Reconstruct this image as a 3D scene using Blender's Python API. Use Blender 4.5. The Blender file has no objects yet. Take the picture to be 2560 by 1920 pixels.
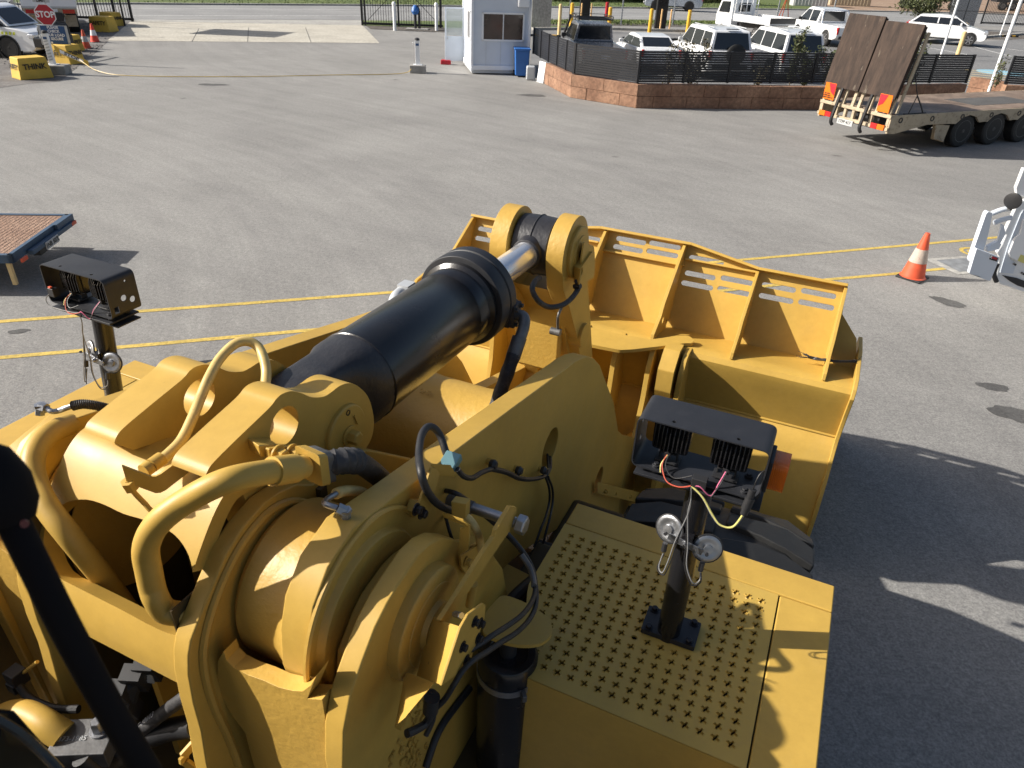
import bpy, bmesh, math, random
from mathutils import Vector, Matrix
from mathutils.geometry import tessellate_polygon
random.seed(7)
PI = math.pi
scene = bpy.context.scene
COL = scene.collection

# ---------------------------------------------------------------- camera
HC = 4.1
cam = bpy.data.cameras.new('camera')
cam.sensor_width = 36.0
cam.lens = 25.145
cam.clip_start = 0.05
cam.clip_end = 2000.0
cam.dof.use_dof = True
cam.dof.focus_distance = 4.0
cam.dof.aperture_fstop = 7.5
camo = bpy.data.objects.new('camera', cam)
COL.objects.link(camo)
_p, _r = math.radians(31.0), math.radians(2.5)
fw = Vector((0, math.cos(_p), -math.sin(_p)))
r0 = Vector((1, 0, 0))
u0 = r0.cross(fw)
r2 = (math.cos(_r) * r0 + math.sin(_r) * u0).normalized()
u2 = r2.cross(fw)
mw = Matrix((r2, u2, -fw)).transposed().to_4x4()
mw.translation = Vector((0, 0, HC))
camo.matrix_world = mw
scene.camera = camo

# ---------------------------------------------------------------- world and sun
SUN_EL = math.radians(32.2)
world = bpy.data.worlds.new('World')
scene.world = world
world.use_nodes = True
wn = world.node_tree
for n in list(wn.nodes):
    wn.nodes.remove(n)
sky = wn.nodes.new('ShaderNodeTexSky')
sky.sky_type = 'NISHITA'
sky.sun_disc = False
sky.sun_elevation = SUN_EL
sky.sun_rotation = math.radians(-90)
sky.air_density = 1.0
sky.dust_density = 3.4
sky.ozone_density = 0.6
bg = wn.nodes.new('ShaderNodeBackground')
bg.inputs['Strength'].default_value = 0.068
wo = wn.nodes.new('ShaderNodeOutputWorld')
wn.links.new(sky.outputs[0], bg.inputs['Color'])
wn.links.new(bg.outputs[0], wo.inputs['Surface'])
sl = bpy.data.lights.new('sun', 'SUN')
sl.energy = 4.4
sl.angle = math.radians(0.5)
sl.color = (1.0, 0.95, 0.87)
so = bpy.data.objects.new('sun', sl)
COL.objects.link(so)
so.rotation_euler = Vector((math.cos(SUN_EL), 0, -math.sin(SUN_EL))).to_track_quat('-Z', 'Y').to_euler()
scene.view_settings.view_transform = 'Standard'
scene.view_settings.look = 'None'
scene.view_settings.gamma = 1.0
scene.view_settings.exposure = 0.80
scene.render.resolution_x = 1024
scene.render.resolution_y = 768

# ---------------------------------------------------------------- materials
def nmat(name):
    m = bpy.data.materials.new(name)
    m.use_nodes = True
    nt = m.node_tree
    b = nt.nodes['Principled BSDF']
    return m, nt, b

def node(nt, t, **kw):
    n = nt.nodes.new(t)
    for k, v in kw.items():
        setattr(n, k, v)
    return n

def noise(nt, scale, detail=4, rough=0.55, vec=None, dist=0.0):
    n = node(nt, 'ShaderNodeTexNoise')
    n.inputs['Scale'].default_value = scale
    n.inputs['Detail'].default_value = detail
    n.inputs['Roughness'].default_value = rough
    n.inputs['Distortion'].default_value = dist
    if vec is None:
        g = node(nt, 'ShaderNodeNewGeometry')
        vec = g.outputs['Position']
    nt.links.new(vec, n.inputs['Vector'])
    return n.outputs['Fac']

def ramp(nt, fac, p0, p1, c0=(0, 0, 0, 1), c1=(1, 1, 1, 1)):
    r = node(nt, 'ShaderNodeValToRGB')
    r.color_ramp.elements[0].position = p0
    r.color_ramp.elements[1].position = p1
    r.color_ramp.elements[0].color = c0
    r.color_ramp.elements[1].color = c1
    nt.links.new(fac, r.inputs[0])
    return r.outputs[0]

def mix(nt, fac, a, b, mode='MIX'):
    x = node(nt, 'ShaderNodeMix', data_type='RGBA', blend_type=mode)
    for sock, v in ((x.inputs['Factor'], fac), (x.inputs['A'], a), (x.inputs['B'], b)):
        if isinstance(v, (int, float)):
            sock.default_value = v
        elif isinstance(v, tuple):
            sock.default_value = v if len(v) == 4 else v + (1,)
        else:
            nt.links.new(v, sock)
    return x.outputs['Result']

def bump(nt, b, h, strength, dist=0.01, prev=None):
    bp = node(nt, 'ShaderNodeBump')
    bp.inputs['Strength'].default_value = strength
    bp.inputs['Distance'].default_value = dist
    nt.links.new(h, bp.inputs['Height'])
    if prev is not None:
        nt.links.new(prev, bp.inputs['Normal'])
    nt.links.new(bp.outputs[0], b.inputs['Normal'])
    return bp.outputs[0]

def c4(c, k=1.0):
    return (c[0] * k, c[1] * k, c[2] * k, 1)

def paint(name, col, rough=0.4, metal=0.0, var=0.12, vs=3.0, dirt=0.0, bs=60.0, bstr=0.05, spec=0.5, coat=0.0, dcol=(0.12, 0.09, 0.06), chips=0.0):
    m, nt, b = nmat(name)
    v = noise(nt, vs, 5)
    c = mix(nt, ramp(nt, v, 0.3, 0.7), c4(col, 1 - var), c4(col, 1 + var * 0.5))
    if dirt > 0:
        d = ramp(nt, noise(nt, vs * 2.3, 8, 0.7), 0.52, 0.75)
        dm = node(nt, 'ShaderNodeMath', operation='MULTIPLY')
        nt.links.new(d, dm.inputs[0]); dm.inputs[1].default_value = dirt
        c = mix(nt, dm.outputs[0], c, c4(dcol))
    if chips > 0:
        vr = node(nt, 'ShaderNodeTexVoronoi'); vr.inputs['Scale'].default_value = 9.0
        gg = node(nt, 'ShaderNodeNewGeometry'); nt.links.new(gg.outputs['Position'], vr.inputs['Vector'])
        nz = noise(nt, 60, 3)
        ad = node(nt, 'ShaderNodeMath', operation='ADD'); nt.links.new(vr.outputs['Distance'], ad.inputs[0])
        ml = node(nt, 'ShaderNodeMath', operation='MULTIPLY'); nt.links.new(nz, ml.inputs[0]); ml.inputs[1].default_value = 0.12
        nt.links.new(ml.outputs[0], ad.inputs[1])
        cm = ramp(nt, ad.outputs[0], 0.085, 0.10, c4((1, 1, 1)), c4((0, 0, 0)))
        # only some patches of the surface carry chips
        ms = node(nt, 'ShaderNodeMath', operation='MULTIPLY'); nt.links.new(cm, ms.inputs[0]); nt.links.new(ramp(nt, noise(nt, 1.3, 3), 0.48, 0.6), ms.inputs[1])
        mk = node(nt, 'ShaderNodeMath', operation='MULTIPLY'); nt.links.new(ms.outputs[0], mk.inputs[0]); mk.inputs[1].default_value = chips
        c = mix(nt, mk.outputs[0], c, (0.10, 0.06, 0.02, 1))
        fl = noise(nt, 22, 6, 0.75)
        c = mix(nt, 1.0, c, ramp(nt, fl, 0.3, 0.7, c4((0.93, 0.93, 0.92)), c4((1.04, 1.04, 1.05))), 'MULTIPLY')
    nt.links.new(c, b.inputs['Base Color'])
    rr = node(nt, 'ShaderNodeMapRange')
    nt.links.new(noise(nt, vs * 4, 4), rr.inputs[0])
    rr.inputs[3].default_value = max(0.02, rough - 0.08)
    rr.inputs[4].default_value = min(1, rough + 0.12)
    nt.links.new(rr.outputs[0], b.inputs['Roughness'])
    b.inputs['Metallic'].default_value = metal
    b.inputs['Specular IOR Level'].default_value = spec
    b.inputs['Coat Weight'].default_value = coat
    b.inputs['Coat Roughness'].default_value = 0.15
    if bstr:
        bump(nt, b, noise(nt, bs, 3), bstr, 0.004)
    return m

YEL = (0.515, 0.325, 0.066)
M = {}
M['yellow'] = paint('machine_yellow', YEL, 0.46, spec=0.4, bs=260, bstr=0.06, dirt=0.22, vs=2.5, dcol=(0.42, 0.29, 0.10), chips=0.5)
M['yellow_cast'] = paint('machine_yellow_cast', (0.50, 0.310, 0.062), 0.46, bs=38, bstr=0.6, dirt=0.12, vs=4, dcol=(0.3, 0.2, 0.07))
M['yellow_dirty'] = paint('machine_yellow_dusty', (0.50, 0.33, 0.07), 0.5, bs=200, bstr=0.04, dirt=0.45, vs=5, dcol=(0.36, 0.23, 0.09))
M['black'] = paint('black_paint', (0.012, 0.012, 0.014), 0.22, bs=90, bstr=0.12, dirt=0.05, var=0.3)
M['black_rough'] = paint('black_casting', (0.022, 0.022, 0.026), 0.42, bs=55, bstr=0.5, var=0.3, dirt=0.15, dcol=(0.1, 0.1, 0.1))
M['black_panel'] = paint('black_powdercoat', (0.017, 0.018, 0.022), 0.5, bs=300, bstr=0.08, dirt=0.2, vs=9, dcol=(0.06, 0.06, 0.065))
M['rubber'] = paint('hose_rubber', (0.018, 0.018, 0.02), 0.5, bs=120, bstr=0.2, dirt=0.25, vs=8, dcol=(0.09, 0.08, 0.07))
M['rubber_dusty'] = paint('hose_wrap', (0.035, 0.034, 0.036), 0.6, bs=60, bstr=0.6, dirt=0.5, vs=14, dcol=(0.16, 0.15, 0.14))
M['tyre'] = paint('tyre_rubber', (0.013, 0.013, 0.013), 0.62, bs=40, bstr=0.25, dirt=0.2, vs=5, dcol=(0.035, 0.033, 0.03))
M['chrome'] = paint('chrome', (0.80, 0.82, 0.86), 0.2, metal=0.75, var=0.02, bstr=0)
M['zinc'] = paint('zinc_steel', (0.38, 0.39, 0.41), 0.38, metal=0.9, var=0.2, vs=20, bs=120, bstr=0.15)
M['steel_dull'] = paint('dull_steel', (0.17, 0.17, 0.17), 0.5, metal=0.6, var=0.3, vs=20, dirt=0.3, bs=90, bstr=0.2)
M['black_bolt'] = paint('black_bolt', (0.015, 0.015, 0.02), 0.35, metal=0.3)
M['cream_hose'] = paint('painted_hose', (0.62, 0.45, 0.16), 0.38, dirt=0.3, vs=18, dcol=(0.05, 0.04, 0.03))
M['white'] = paint('white_paint', (0.80, 0.81, 0.82), 0.3, var=0.04, bstr=0.02, dirt=0.05)
M['car_white'] = paint('car_white', (0.78, 0.79, 0.80), 0.2, var=0.02, bstr=0, coat=0.8)
M['car_silver'] = paint('car_silver', (0.30, 0.31, 0.34), 0.25, metal=0.6, var=0.04, bstr=0, coat=0.8)
M['car_pale'] = paint('car_pale_silver', (0.50, 0.54, 0.60), 0.25, metal=0.4, var=0.04, bstr=0, coat=0.8)
M['glass'] = paint('car_glass', (0.012, 0.014, 0.017), 0.05, var=0.1, bstr=0, spec=0.8)
M['kiosk_glass'] = paint('kiosk_glass', (0.05, 0.03, 0.025), 0.06, var=0.6, vs=1.4, bstr=0, spec=0.8)
M['black_plastic'] = paint('black_plastic', (0.02, 0.02, 0.022), 0.5, bstr=0.05)
M['red_lens'] = paint('red_lens', (0.45, 0.02, 0.02), 0.2, bstr=0)
M['amber'] = paint('amber_lens', (0.7, 0.16, 0.01), 0.2, bstr=0)
M['orange'] = paint('cone_orange', (0.62, 0.09, 0.035), 0.5, dirt=0.1, vs=12)
M['orange_bright'] = paint('cone_bright', (0.75, 0.06, 0.03), 0.5)
M['grey_cone_band'] = paint('worn_band', (0.45, 0.38, 0.32), 0.6, dirt=0.8, vs=18, dcol=(0.4, 0.12, 0.06))
M['blue_bin'] = paint('bin_blue', (0.025, 0.13, 0.42), 0.45, var=0.1)
M['kiosk'] = paint('kiosk_panel', (0.60, 0.65, 0.72), 0.45, var=0.04, bstr=0.02)
M['kiosk_trim'] = paint('kiosk_trim', (0.76, 0.78, 0.82), 0.4, var=0.03)
M['fence'] = paint('fence_charcoal', (0.018, 0.019, 0.023), 0.4, var=0.1)
M['fence_black'] = paint('fence_black', (0.012, 0.012, 0.014), 0.4)
M['block_yellow'] = paint('block_yellow', (0.62, 0.40, 0.06), 0.7, var=0.12, dirt=0.25, vs=3, bs=50, bstr=0.3, dcol=(0.3, 0.22, 0.1))
M['post_yellow'] = paint('post_yellow', (0.75, 0.42, 0.03), 0.5, dirt=0.1)
M['post_orange'] = paint('post_orange', (0.72, 0.45, 0.2), 0.6)
M['post_cream'] = paint('post_cream', (0.70, 0.52, 0.25), 0.6)
M['galv'] = paint('galvanised', (0.5, 0.52, 0.54), 0.5, metal=0.3, var=0.1)
M['concrete_block'] = paint('concrete_block', (0.30, 0.29, 0.27), 0.85, var=0.25, vs=6, bs=40, bstr=0.4)
M['text_black'] = paint('text_black', (0.015, 0.013, 0.01), 0.6, bstr=0)
M['text_white'] = paint('text_white', (0.8, 0.8, 0.8), 0.5, bstr=0)
M['sign_red'] = paint('sign_red', (0.42, 0.012, 0.025), 0.4, bstr=0)
M['sign_blue'] = paint('sign_blue', (0.02, 0.075, 0.2), 0.4, bstr=0)
M['sign_grey'] = paint('sign_grey', (0.45, 0.46, 0.46), 0.5, bstr=0)
M['trailer_paint'] = paint('trailer_cream', (0.44, 0.36, 0.25), 0.6, dirt=0.95, vs=4, dcol=(0.09, 0.045, 0.025))
M['trailer_blue'] = paint('trailer_blue', (0.045, 0.085, 0.14), 0.5, dirt=0.5, vs=8, dcol=(0.08, 0.05, 0.04))
M['rim'] = paint('wheel_rim', (0.35, 0.35, 0.36), 0.4, metal=0.7)
M['dark_rim'] = paint('dark_rim', (0.03, 0.03, 0.03), 0.5)
M['wire_pink'] = paint('wire_pink', (0.6, 0.13, 0.25), 0.5)
M['wire_red'] = paint('wire_red', (0.55, 0.1, 0.06), 0.5)
M['wire_yellow'] = paint('wire_yellow', (0.65, 0.6, 0.2), 0.5)
M['wire_white'] = paint('wire_grey', (0.22, 0.22, 0.22), 0.5)
M['teal'] = paint('clamp_teal', (0.2, 0.36, 0.38), 0.35, metal=0.5)
M['shade_dark'] = paint('shade_lining', (0.06, 0.04, 0.012), 0.6, dirt=0.5, vs=4, dcol=(0.01, 0.01, 0.01))  # darkened colour carries the shade of machine parts out of the light
M['slate'] = paint('patch', (0.2, 0.21, 0.22), 0.8, var=0.3, vs=8)

def mat_amber_glass():
    m, nt, b = nmat('amber_glass')
    b.inputs['Base Color'].default_value = (0.60, 0.13, 0.008, 1)
    b.inputs['Roughness'].default_value = 0.12
    b.inputs['Transmission Weight'].default_value = 0.12
    w = node(nt, 'ShaderNodeTexWave')
    w.inputs['Scale'].default_value = 60
    g = node(nt, 'ShaderNodeNewGeometry')
    nt.links.new(g.outputs['Position'], w.inputs['Vector'])
    bump(nt, b, w.outputs['Fac'], 0.3, 0.004)
    return m
M['amber_glass'] = mat_amber_glass()

def clear_glass():
    m, nt, b = nmat('clear_glass')
    b.inputs['Base Color'].default_value = (0.8, 0.86, 0.88, 1)
    b.inputs['Roughness'].default_value = 0.03
    b.inputs['Transmission Weight'].default_value = 0.85
    b.inputs['IOR'].default_value = 1.1
    return m
M['clear_glass'] = clear_glass()

def mat_asphalt():
    m, nt, b = nmat('asphalt')
    g = node(nt, 'ShaderNodeNewGeometry')
    pos = g.outputs['Position']
    big = noise(nt, 0.22, 4, 0.6, pos, 0.6)
    mid = noise(nt, 1.6, 6, 0.65, pos)
    c = mix(nt, ramp(nt, big, 0.35, 0.66), (0.235, 0.229, 0.219, 1), (0.285, 0.278, 0.265, 1))
    c = mix(nt, mix(nt, 0.5, mid, mid), c4((0.86, 0.86, 0.86)), c4((1.12, 1.12, 1.12))) if False else c
    c = mix(nt, 1.0, c, ramp(nt, mid, 0.25, 0.75, c4((0.88, 0.88, 0.885)), c4((1.0, 1.0, 1.0))), 'MULTIPLY')
    # swept tyre arcs, two families of circles
    for (cx, cy, sr, amt) in ((-19.0, 3.0, 3.0, 0.14), (16.0, 52.0, 2.0, 0.13)):
        sub = node(nt, 'ShaderNodeVectorMath', operation='SUBTRACT')
        nt.links.new(pos, sub.inputs[0]); sub.inputs[1].default_value = (cx, cy, 0)
        sx = node(nt, 'ShaderNodeSeparateXYZ'); nt.links.new(sub.outputs[0], sx.inputs[0])
        ln = node(nt, 'ShaderNodeVectorMath', operation='LENGTH'); nt.links.new(sub.outputs[0], ln.inputs[0])
        at = node(nt, 'ShaderNodeMath', operation='ARCTAN2')
        nt.links.new(sx.outputs[1], at.inputs[0]); nt.links.new(sx.outputs[0], at.inputs[1])
        am = node(nt, 'ShaderNodeMath', operation='MULTIPLY'); nt.links.new(at.outputs[0], am.inputs[0]); am.inputs[1].default_value = 2.2
        lm = node(nt, 'ShaderNodeMath', operation='MULTIPLY'); nt.links.new(ln.outputs['Value'], lm.inputs[0]); lm.inputs[1].default_value = sr
        cx_ = node(nt, 'ShaderNodeCombineXYZ'); nt.links.new(lm.outputs[0], cx_.inputs[0]); nt.links.new(am.outputs[0], cx_.inputs[1])
        arc = noise(nt, 1.0, 5, 0.7, cx_.outputs[0])
        c = mix(nt, amt * 4, c, mix(nt, 1.0, c, ramp(nt, arc, 0.36, 0.62, c4((0.86, 0.855, 0.86)), c4((1.06, 1.06, 1.05))), 'MULTIPLY'))
    # aggregate speckle
    sp = noise(nt, 48, 4, 0.8, pos)
    c = mix(nt, 1.0, c, ramp(nt, sp, 0.32, 0.68, c4((0.62, 0.62, 0.63)), c4((1.38, 1.38, 1.36))), 'MULTIPLY')
    sp2 = noise(nt, 16, 4, 0.7, pos)
    c = mix(nt, 1.0, c, ramp(nt, sp2, 0.3, 0.7, c4((0.80, 0.80, 0.81)), c4((1.18, 1.18, 1.17))), 'MULTIPLY')
    # oil spots
    v = node(nt, 'ShaderNodeTexVoronoi'); v.inputs['Scale'].default_value = 0.33
    nt.links.new(pos, v.inputs['Vector'])
    dd = node(nt, 'ShaderNodeMath', operation='ADD')
    nz = noise(nt, 3.0, 4, 0.6, pos)
    nm = node(nt, 'ShaderNodeMath', operation='MULTIPLY'); nt.links.new(nz, nm.inputs[0]); nm.inputs[1].default_value = 0.12
    nt.links.new(v.outputs['Distance'], dd.inputs[0]); nt.links.new(nm.outputs[0], dd.inputs[1])
    oil = ramp(nt, dd.outputs[0], 0.075, 0.105, c4((0.62, 0.62, 0.62)), c4((1, 1, 1)))
    c = mix(nt, 1.0, c, oil, 'MULTIPLY')
    # tar-sealed cracks
    vc = node(nt, 'ShaderNodeTexVoronoi', feature='DISTANCE_TO_EDGE'); vc.inputs['Scale'].default_value = 0.075
    pv = node(nt, 'ShaderNodeVectorMath', operation='ADD')
    nv = node(nt, 'ShaderNodeTexNoise'); nv.inputs['Scale'].default_value = 0.35
    nt.links.new(pos, nv.inputs['Vector'])
    ns = node(nt, 'ShaderNodeVectorMath', operation='SCALE'); nt.links.new(nv.outputs['Color'], ns.inputs[0]); ns.inputs['Scale'].default_value = 6
    nt.links.new(pos, pv.inputs[0]); nt.links.new(ns.outputs[0], pv.inputs[1]); nt.links.new(pv.outputs[0], vc.inputs['Vector'])
    cr = ramp(nt, vc.outputs['Distance'], 0.0006, 0.0018, c4((0.94, 0.94, 0.94)), c4((1, 1, 1)))
    c = mix(nt, 1.0, c, cr, 'MULTIPLY')
    nt.links.new(c, b.inputs['Base Color'])
    b.inputs['Roughness'].default_value = 0.88
    b.inputs['Specular IOR Level'].default_value = 0.3
    bump(nt, b, sp, 0.5, 0.01)
    return m
M['asphalt'] = mat_asphalt()

def ground_mat(name, col, col2, s1, s2, rough=0.9, bstr=0.4, contrast=(0.35, 0.65)):
    m, nt, b = nmat(name)
    a = noise(nt, s1, 5, 0.65)
    d = noise(nt, s2, 4, 0.7)
    c = mix(nt, ramp(nt, a, contrast[0], contrast[1]), c4(col), c4(col2))
    c = mix(nt, 1.0, c, ramp(nt, d, 0.3, 0.7, c4((0.6, 0.6, 0.6)), c4((1.25, 1.25, 1.25))), 'MULTIPLY')
    nt.links.new(c, b.inputs['Base Color'])
    b.inputs['Roughness'].default_value = rough
    bump(nt, b, d, bstr, 0.03)
    return m
M['gravel'] = ground_mat('gravel', (0.11, 0.10, 0.095), (0.19, 0.18, 0.17), 1.2, 14, bstr=0.9)
M['concrete'] = ground_mat('concrete_slab', (0.40, 0.37, 0.31), (0.50, 0.47, 0.40), 0.7, 9, bstr=0.1)
M['road'] = ground_mat('road_asphalt', (0.21, 0.21, 0.21), (0.27, 0.27, 0.265), 0.3, 10, bstr=0.1)
M['carpark'] = ground_mat('car_park_asphalt', (0.16, 0.16, 0.162), (0.20, 0.20, 0.20), 0.4, 12, bstr=0.2)
M['grass'] = ground_mat('grass', (0.06, 0.10, 0.02), (0.13, 0.16, 0.04), 0.8, 11, bstr=1.0)
M['mulch'] = ground_mat('mulch', (0.05, 0.042, 0.035), (0.16, 0.14, 0.12), 5, 12, bstr=1.0)
M['dirt'] = ground_mat('red_dirt', (0.26, 0.16, 0.10), (0.34, 0.25, 0.18), 0.3, 6, bstr=0.3)
M['kerb'] = ground_mat('kerb_concrete', (0.30, 0.29, 0.27), (0.40, 0.39, 0.36), 0.7, 9, bstr=0.2)
M['line_yellow'] = ground_mat('line_yellow', (0.45, 0.33, 0.08), (0.62, 0.44, 0.10), 2.5, 22, bstr=0.2)
M['line_white'] = ground_mat('line_white', (0.45, 0.45, 0.44), (0.6, 0.6, 0.6), 2, 22, bstr=0.1)
M['tactile'] = ground_mat('hatched_marking', (0.5, 0.42, 0.22), (0.6, 0.5, 0.3), 2, 22, bstr=0.1)
M['limestone'] = ground_mat('red_limestone', (0.20, 0.105, 0.065), (0.33, 0.19, 0.12), 1.1, 9, bstr=0.5)
M['stain'] = ground_mat('oil_stain', (0.07, 0.068, 0.066), (0.10, 0.098, 0.095), 2, 30, bstr=0.3)
M['wood_deck'] = ground_mat('trailer_deck_plate', (0.15, 0.105, 0.075), (0.27, 0.20, 0.15), 0.9, 7, rough=0.6, bstr=0.3)
M['rust_mesh'] = ground_mat('rusty_mesh', (0.26, 0.15, 0.10), (0.36, 0.23, 0.16), 1.5, 26, rough=0.8, bstr=1.0)

def mat_ramp_timber():
    m, nt, b = nmat('worn_ramp')
    tc = node(nt, 'ShaderNodeTexCoord')
    mp = node(nt, 'ShaderNodeMapping'); mp.inputs['Scale'].default_value = (5, 5, 0.7)
    nt.links.new(tc.outputs['Object'], mp.inputs[0])
    a = noise(nt, 1.4, 7, 0.7, mp.outputs[0])
    c = mix(nt, ramp(nt, a, 0.35, 0.7), (0.022, 0.014, 0.011, 1), (0.062, 0.040, 0.029, 1))
    s = ramp(nt, noise(nt, 1.1, 6, 0.7, mp.outputs[0]), 0.62, 0.74)
    c = mix(nt, s, c, (0.20, 0.17, 0.13, 1))
    nt.links.new(c, b.inputs['Base Color'])
    b.inputs['Roughness'].default_value = 0.7
    b.inputs['Specular IOR Level'].default_value = 0.25
    bump(nt, b, a, 0.4, 0.01)
    return m
M['ramp'] = mat_ramp_timber()

def mat_leaf(name, a, b_):
    m, nt, b = nmat(name)
    c = mix(nt, ramp(nt, noise(nt, 6, 3), 0.3, 0.7), c4(a), c4(b_))
    nt.links.new(c, b.inputs['Base Color'])
    b.inputs['Roughness'].default_value = 0.55
    return m
M['leaf'] = mat_leaf('leaf', (0.035, 0.05, 0.015), (0.10, 0.11, 0.04))
M['leaf_dry'] = mat_leaf('leaf_dry', (0.06, 0.055, 0.022), (0.13, 0.11, 0.06))
M['twig'] = paint('twig', (0.12, 0.09, 0.06), 0.8)

# ---------------------------------------------------------------- mesh helpers
class MB:
    def __init__(s):
        s.v = []; s.f = []
    def add(s, vs, fs):
        o = len(s.v)
        s.v += [tuple(v) for v in vs]
        s.f += [tuple(i + o for i in f) for f in fs]
        return s
    def xf(s, mtx, start=0):
        for i in range(start, len(s.v)):
            s.v[i] = tuple(mtx @ Vector(s.v[i]))
        return s

def obj(name, mb, mat, parent=None, bev=0.0, seg=2, smooth=35, sub=0, loc=None, rz=None, kind=None):
    me = bpy.data.meshes.new(name)
    me.from_pydata(mb.v, [], mb.f)
    bm = bmesh.new(); bm.from_mesh(me)
    bmesh.ops.recalc_face_normals(bm, faces=bm.faces)
    lim = math.radians(smooth)
    for f in bm.faces:
        f.smooth = True
    for e in bm.edges:
        if len(e.link_faces) == 2:
            if e.calc_face_angle(0) > lim:
                e.smooth = False
    bm.to_mesh(me); bm.free()
    if mat is not None:
        me.materials.append(M[mat] if isinstance(mat, str) else mat)
    o = bpy.data.objects.new(name, me)
    COL.objects.link(o)
    if parent is not None:
        o.parent = parent
    if loc is not None:
        o.location = loc
    if rz is not None:
        o.rotation_euler = (0, 0, rz)
    if bev > 0:
        md = o.modifiers.new('bevel', 'BEVEL')
        md.width = bev; md.segments = seg; md.limit_method = 'ANGLE'; md.angle_limit = math.radians(40)
        md.harden_normals = True
        md.use_clamp_overlap = True
    if kind:
        o['kind'] = kind
    return o

def tag(o, label, cat, group=None):
    o['label'] = label; o['category'] = cat
    if group: o['group'] = group
    return o

def thing(name, label, cat, loc=(0, 0, 0), rz=0.0, group=None):
    o = bpy.data.objects.new(name, None)
    COL.objects.link(o)
    o.location = loc; o.rotation_euler = (0, 0, rz)
    return tag(o, label, cat, group)

def copy_tree(o, parent=None):
    c = o.copy(); COL.objects.link(c)
    if parent is not None:
        c.parent = parent
    for ch in [x for x in bpy.data.objects if x.parent == o]:
        copy_tree(ch, c)
    return c

FV = lambda a, b, t: (t, a, b)
FZ = lambda a, b, t: (a, b, t)
FU = lambda a, b, t: (a, t, b)

def extr(mb, pts, t0, t1, fr, holes=()):
    loops = [list(pts)] + [list(h) for h in holes]
    flat = [p for l in loops for p in l]
    n = len(flat)
    if holes:
        tris = tessellate_polygon([[Vector((p[0], p[1], 0)) for p in l] for l in loops])
        caps = [tuple(t) for t in tris]
    else:
        caps = [tuple(t) for t in tessellate_polygon([[Vector((p[0], p[1], 0)) for p in pts]])] if len(pts) > 4 else [tuple(range(n))]
    vs = [fr(p[0], p[1], t0) for p in flat] + [fr(p[0], p[1], t1) for p in flat]
    fs = [tuple(c) for c in caps] + [tuple(i + n for i in reversed(c)) for c in caps]
    o = 0
    for l in loops:
        k = len(l)
        for i in range(k):
            j = (i + 1) % k
            fs.append((o + i, o + j, o + j + n, o + i + n))
        o += k
    return mb.add(vs, fs)

def rc(pts, r, n=5):
    """round the corners of a polygon; r a number or one per corner"""
    out = []
    k = len(pts)
    for i in range(k):
        ri = r[i] if isinstance(r, (list, tuple)) else r
        p = Vector(pts[i][:2]); a = Vector(pts[i - 1][:2]); b = Vector(pts[(i + 1) % k][:2])
        da = (a - p); db = (b - p)
        if ri <= 0 or da.length < 1e-6 or db.length < 1e-6:
            out.append(tuple(p)); continue
        d = min(ri, da.length * 0.49, db.length * 0.49)
        p0 = p + da.normalized() * d; p1 = p + db.normalized() * d
        for t in range(n + 1):
            s = t / n
            q = (1 - s) ** 2 * p0 + 2 * s * (1 - s) * p + s * s * p1
            out.append(tuple(q))
    return out

def circ(c, r, n=32, a0=0.0, ry=None):
    ry = ry or r
    return [(c[0] + r * math.cos(a0 + 2 * PI * i / n), c[1] + ry * math.sin(a0 + 2 * PI * i / n)) for i in range(n)]

def arcp(c, r, a0, a1, n=16):
    return [(c[0] + r * math.cos(math.radians(a0 + (a1 - a0) * i / n)), c[1] + r * math.sin(math.radians(a0 + (a1 - a0) * i / n))) for i in range(n + 1)]

def crv(pts, n=8):
    """Catmull-Rom through points of any dimension"""
    P = [Vector(p) for p in pts]
    if len(P) < 3: return P
    out = []
    for i in range(len(P) - 1):
        p0 = P[max(i - 1, 0)]; p1 = P[i]; p2 = P[i + 1]; p3 = P[min(i + 2, len(P) - 1)]
        for k in range(n):
            t = k / n
            out.append(0.5 * ((2 * p1) + (-p0 + p2) * t + (2 * p0 - 5 * p1 + 4 * p2 - p3) * t * t + (-p0 + 3 * p1 - 3 * p2 + p3) * t ** 3))
    out.append(P[-1])
    return out

def crv2(pts, n=6):
    return [(p[0], p[1]) for p in crv([(p[0], p[1], 0) for p in pts], n)]

def tube(mb, pts, r, seg=10, n=8, cap=True):
    P = crv(pts, n) if n > 0 else [Vector(p) for p in pts]
    k = len(P)
    t0 = (P[1] - P[0]).normalized()
    up = Vector((0, 0, 1)) if abs(t0.z) < 0.9 else Vector((1, 0, 0))
    nx = t0.cross(up).normalized()
    vs = []; fs = []
    for i in range(k):
        t = (P[min(i + 1, k - 1)] - P[max(i - 1, 0)])
        if t.length < 1e-9: t = t0
        t = t.normalized()
        nx = (nx - t * nx.dot(t)).normalized()
        ny = t.cross(nx)
        rr = r(i / (k - 1), i) if callable(r) else r
        for j in range(seg):
            a = 2 * PI * j / seg
            vs.append(P[i] + nx * (rr * math.cos(a)) + ny * (rr * math.sin(a)))
    for i in range(k - 1):
        for j in range(seg):
            j2 = (j + 1) % seg
            fs.append((i * seg + j, i * seg + j2, (i + 1) * seg + j2, (i + 1) * seg + j))
    if cap:
        fs.append(tuple(range(seg - 1, -1, -1)))
        fs.append(tuple((k - 1) * seg + j for j in range(seg)))
    return mb.add(vs, fs)

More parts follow.
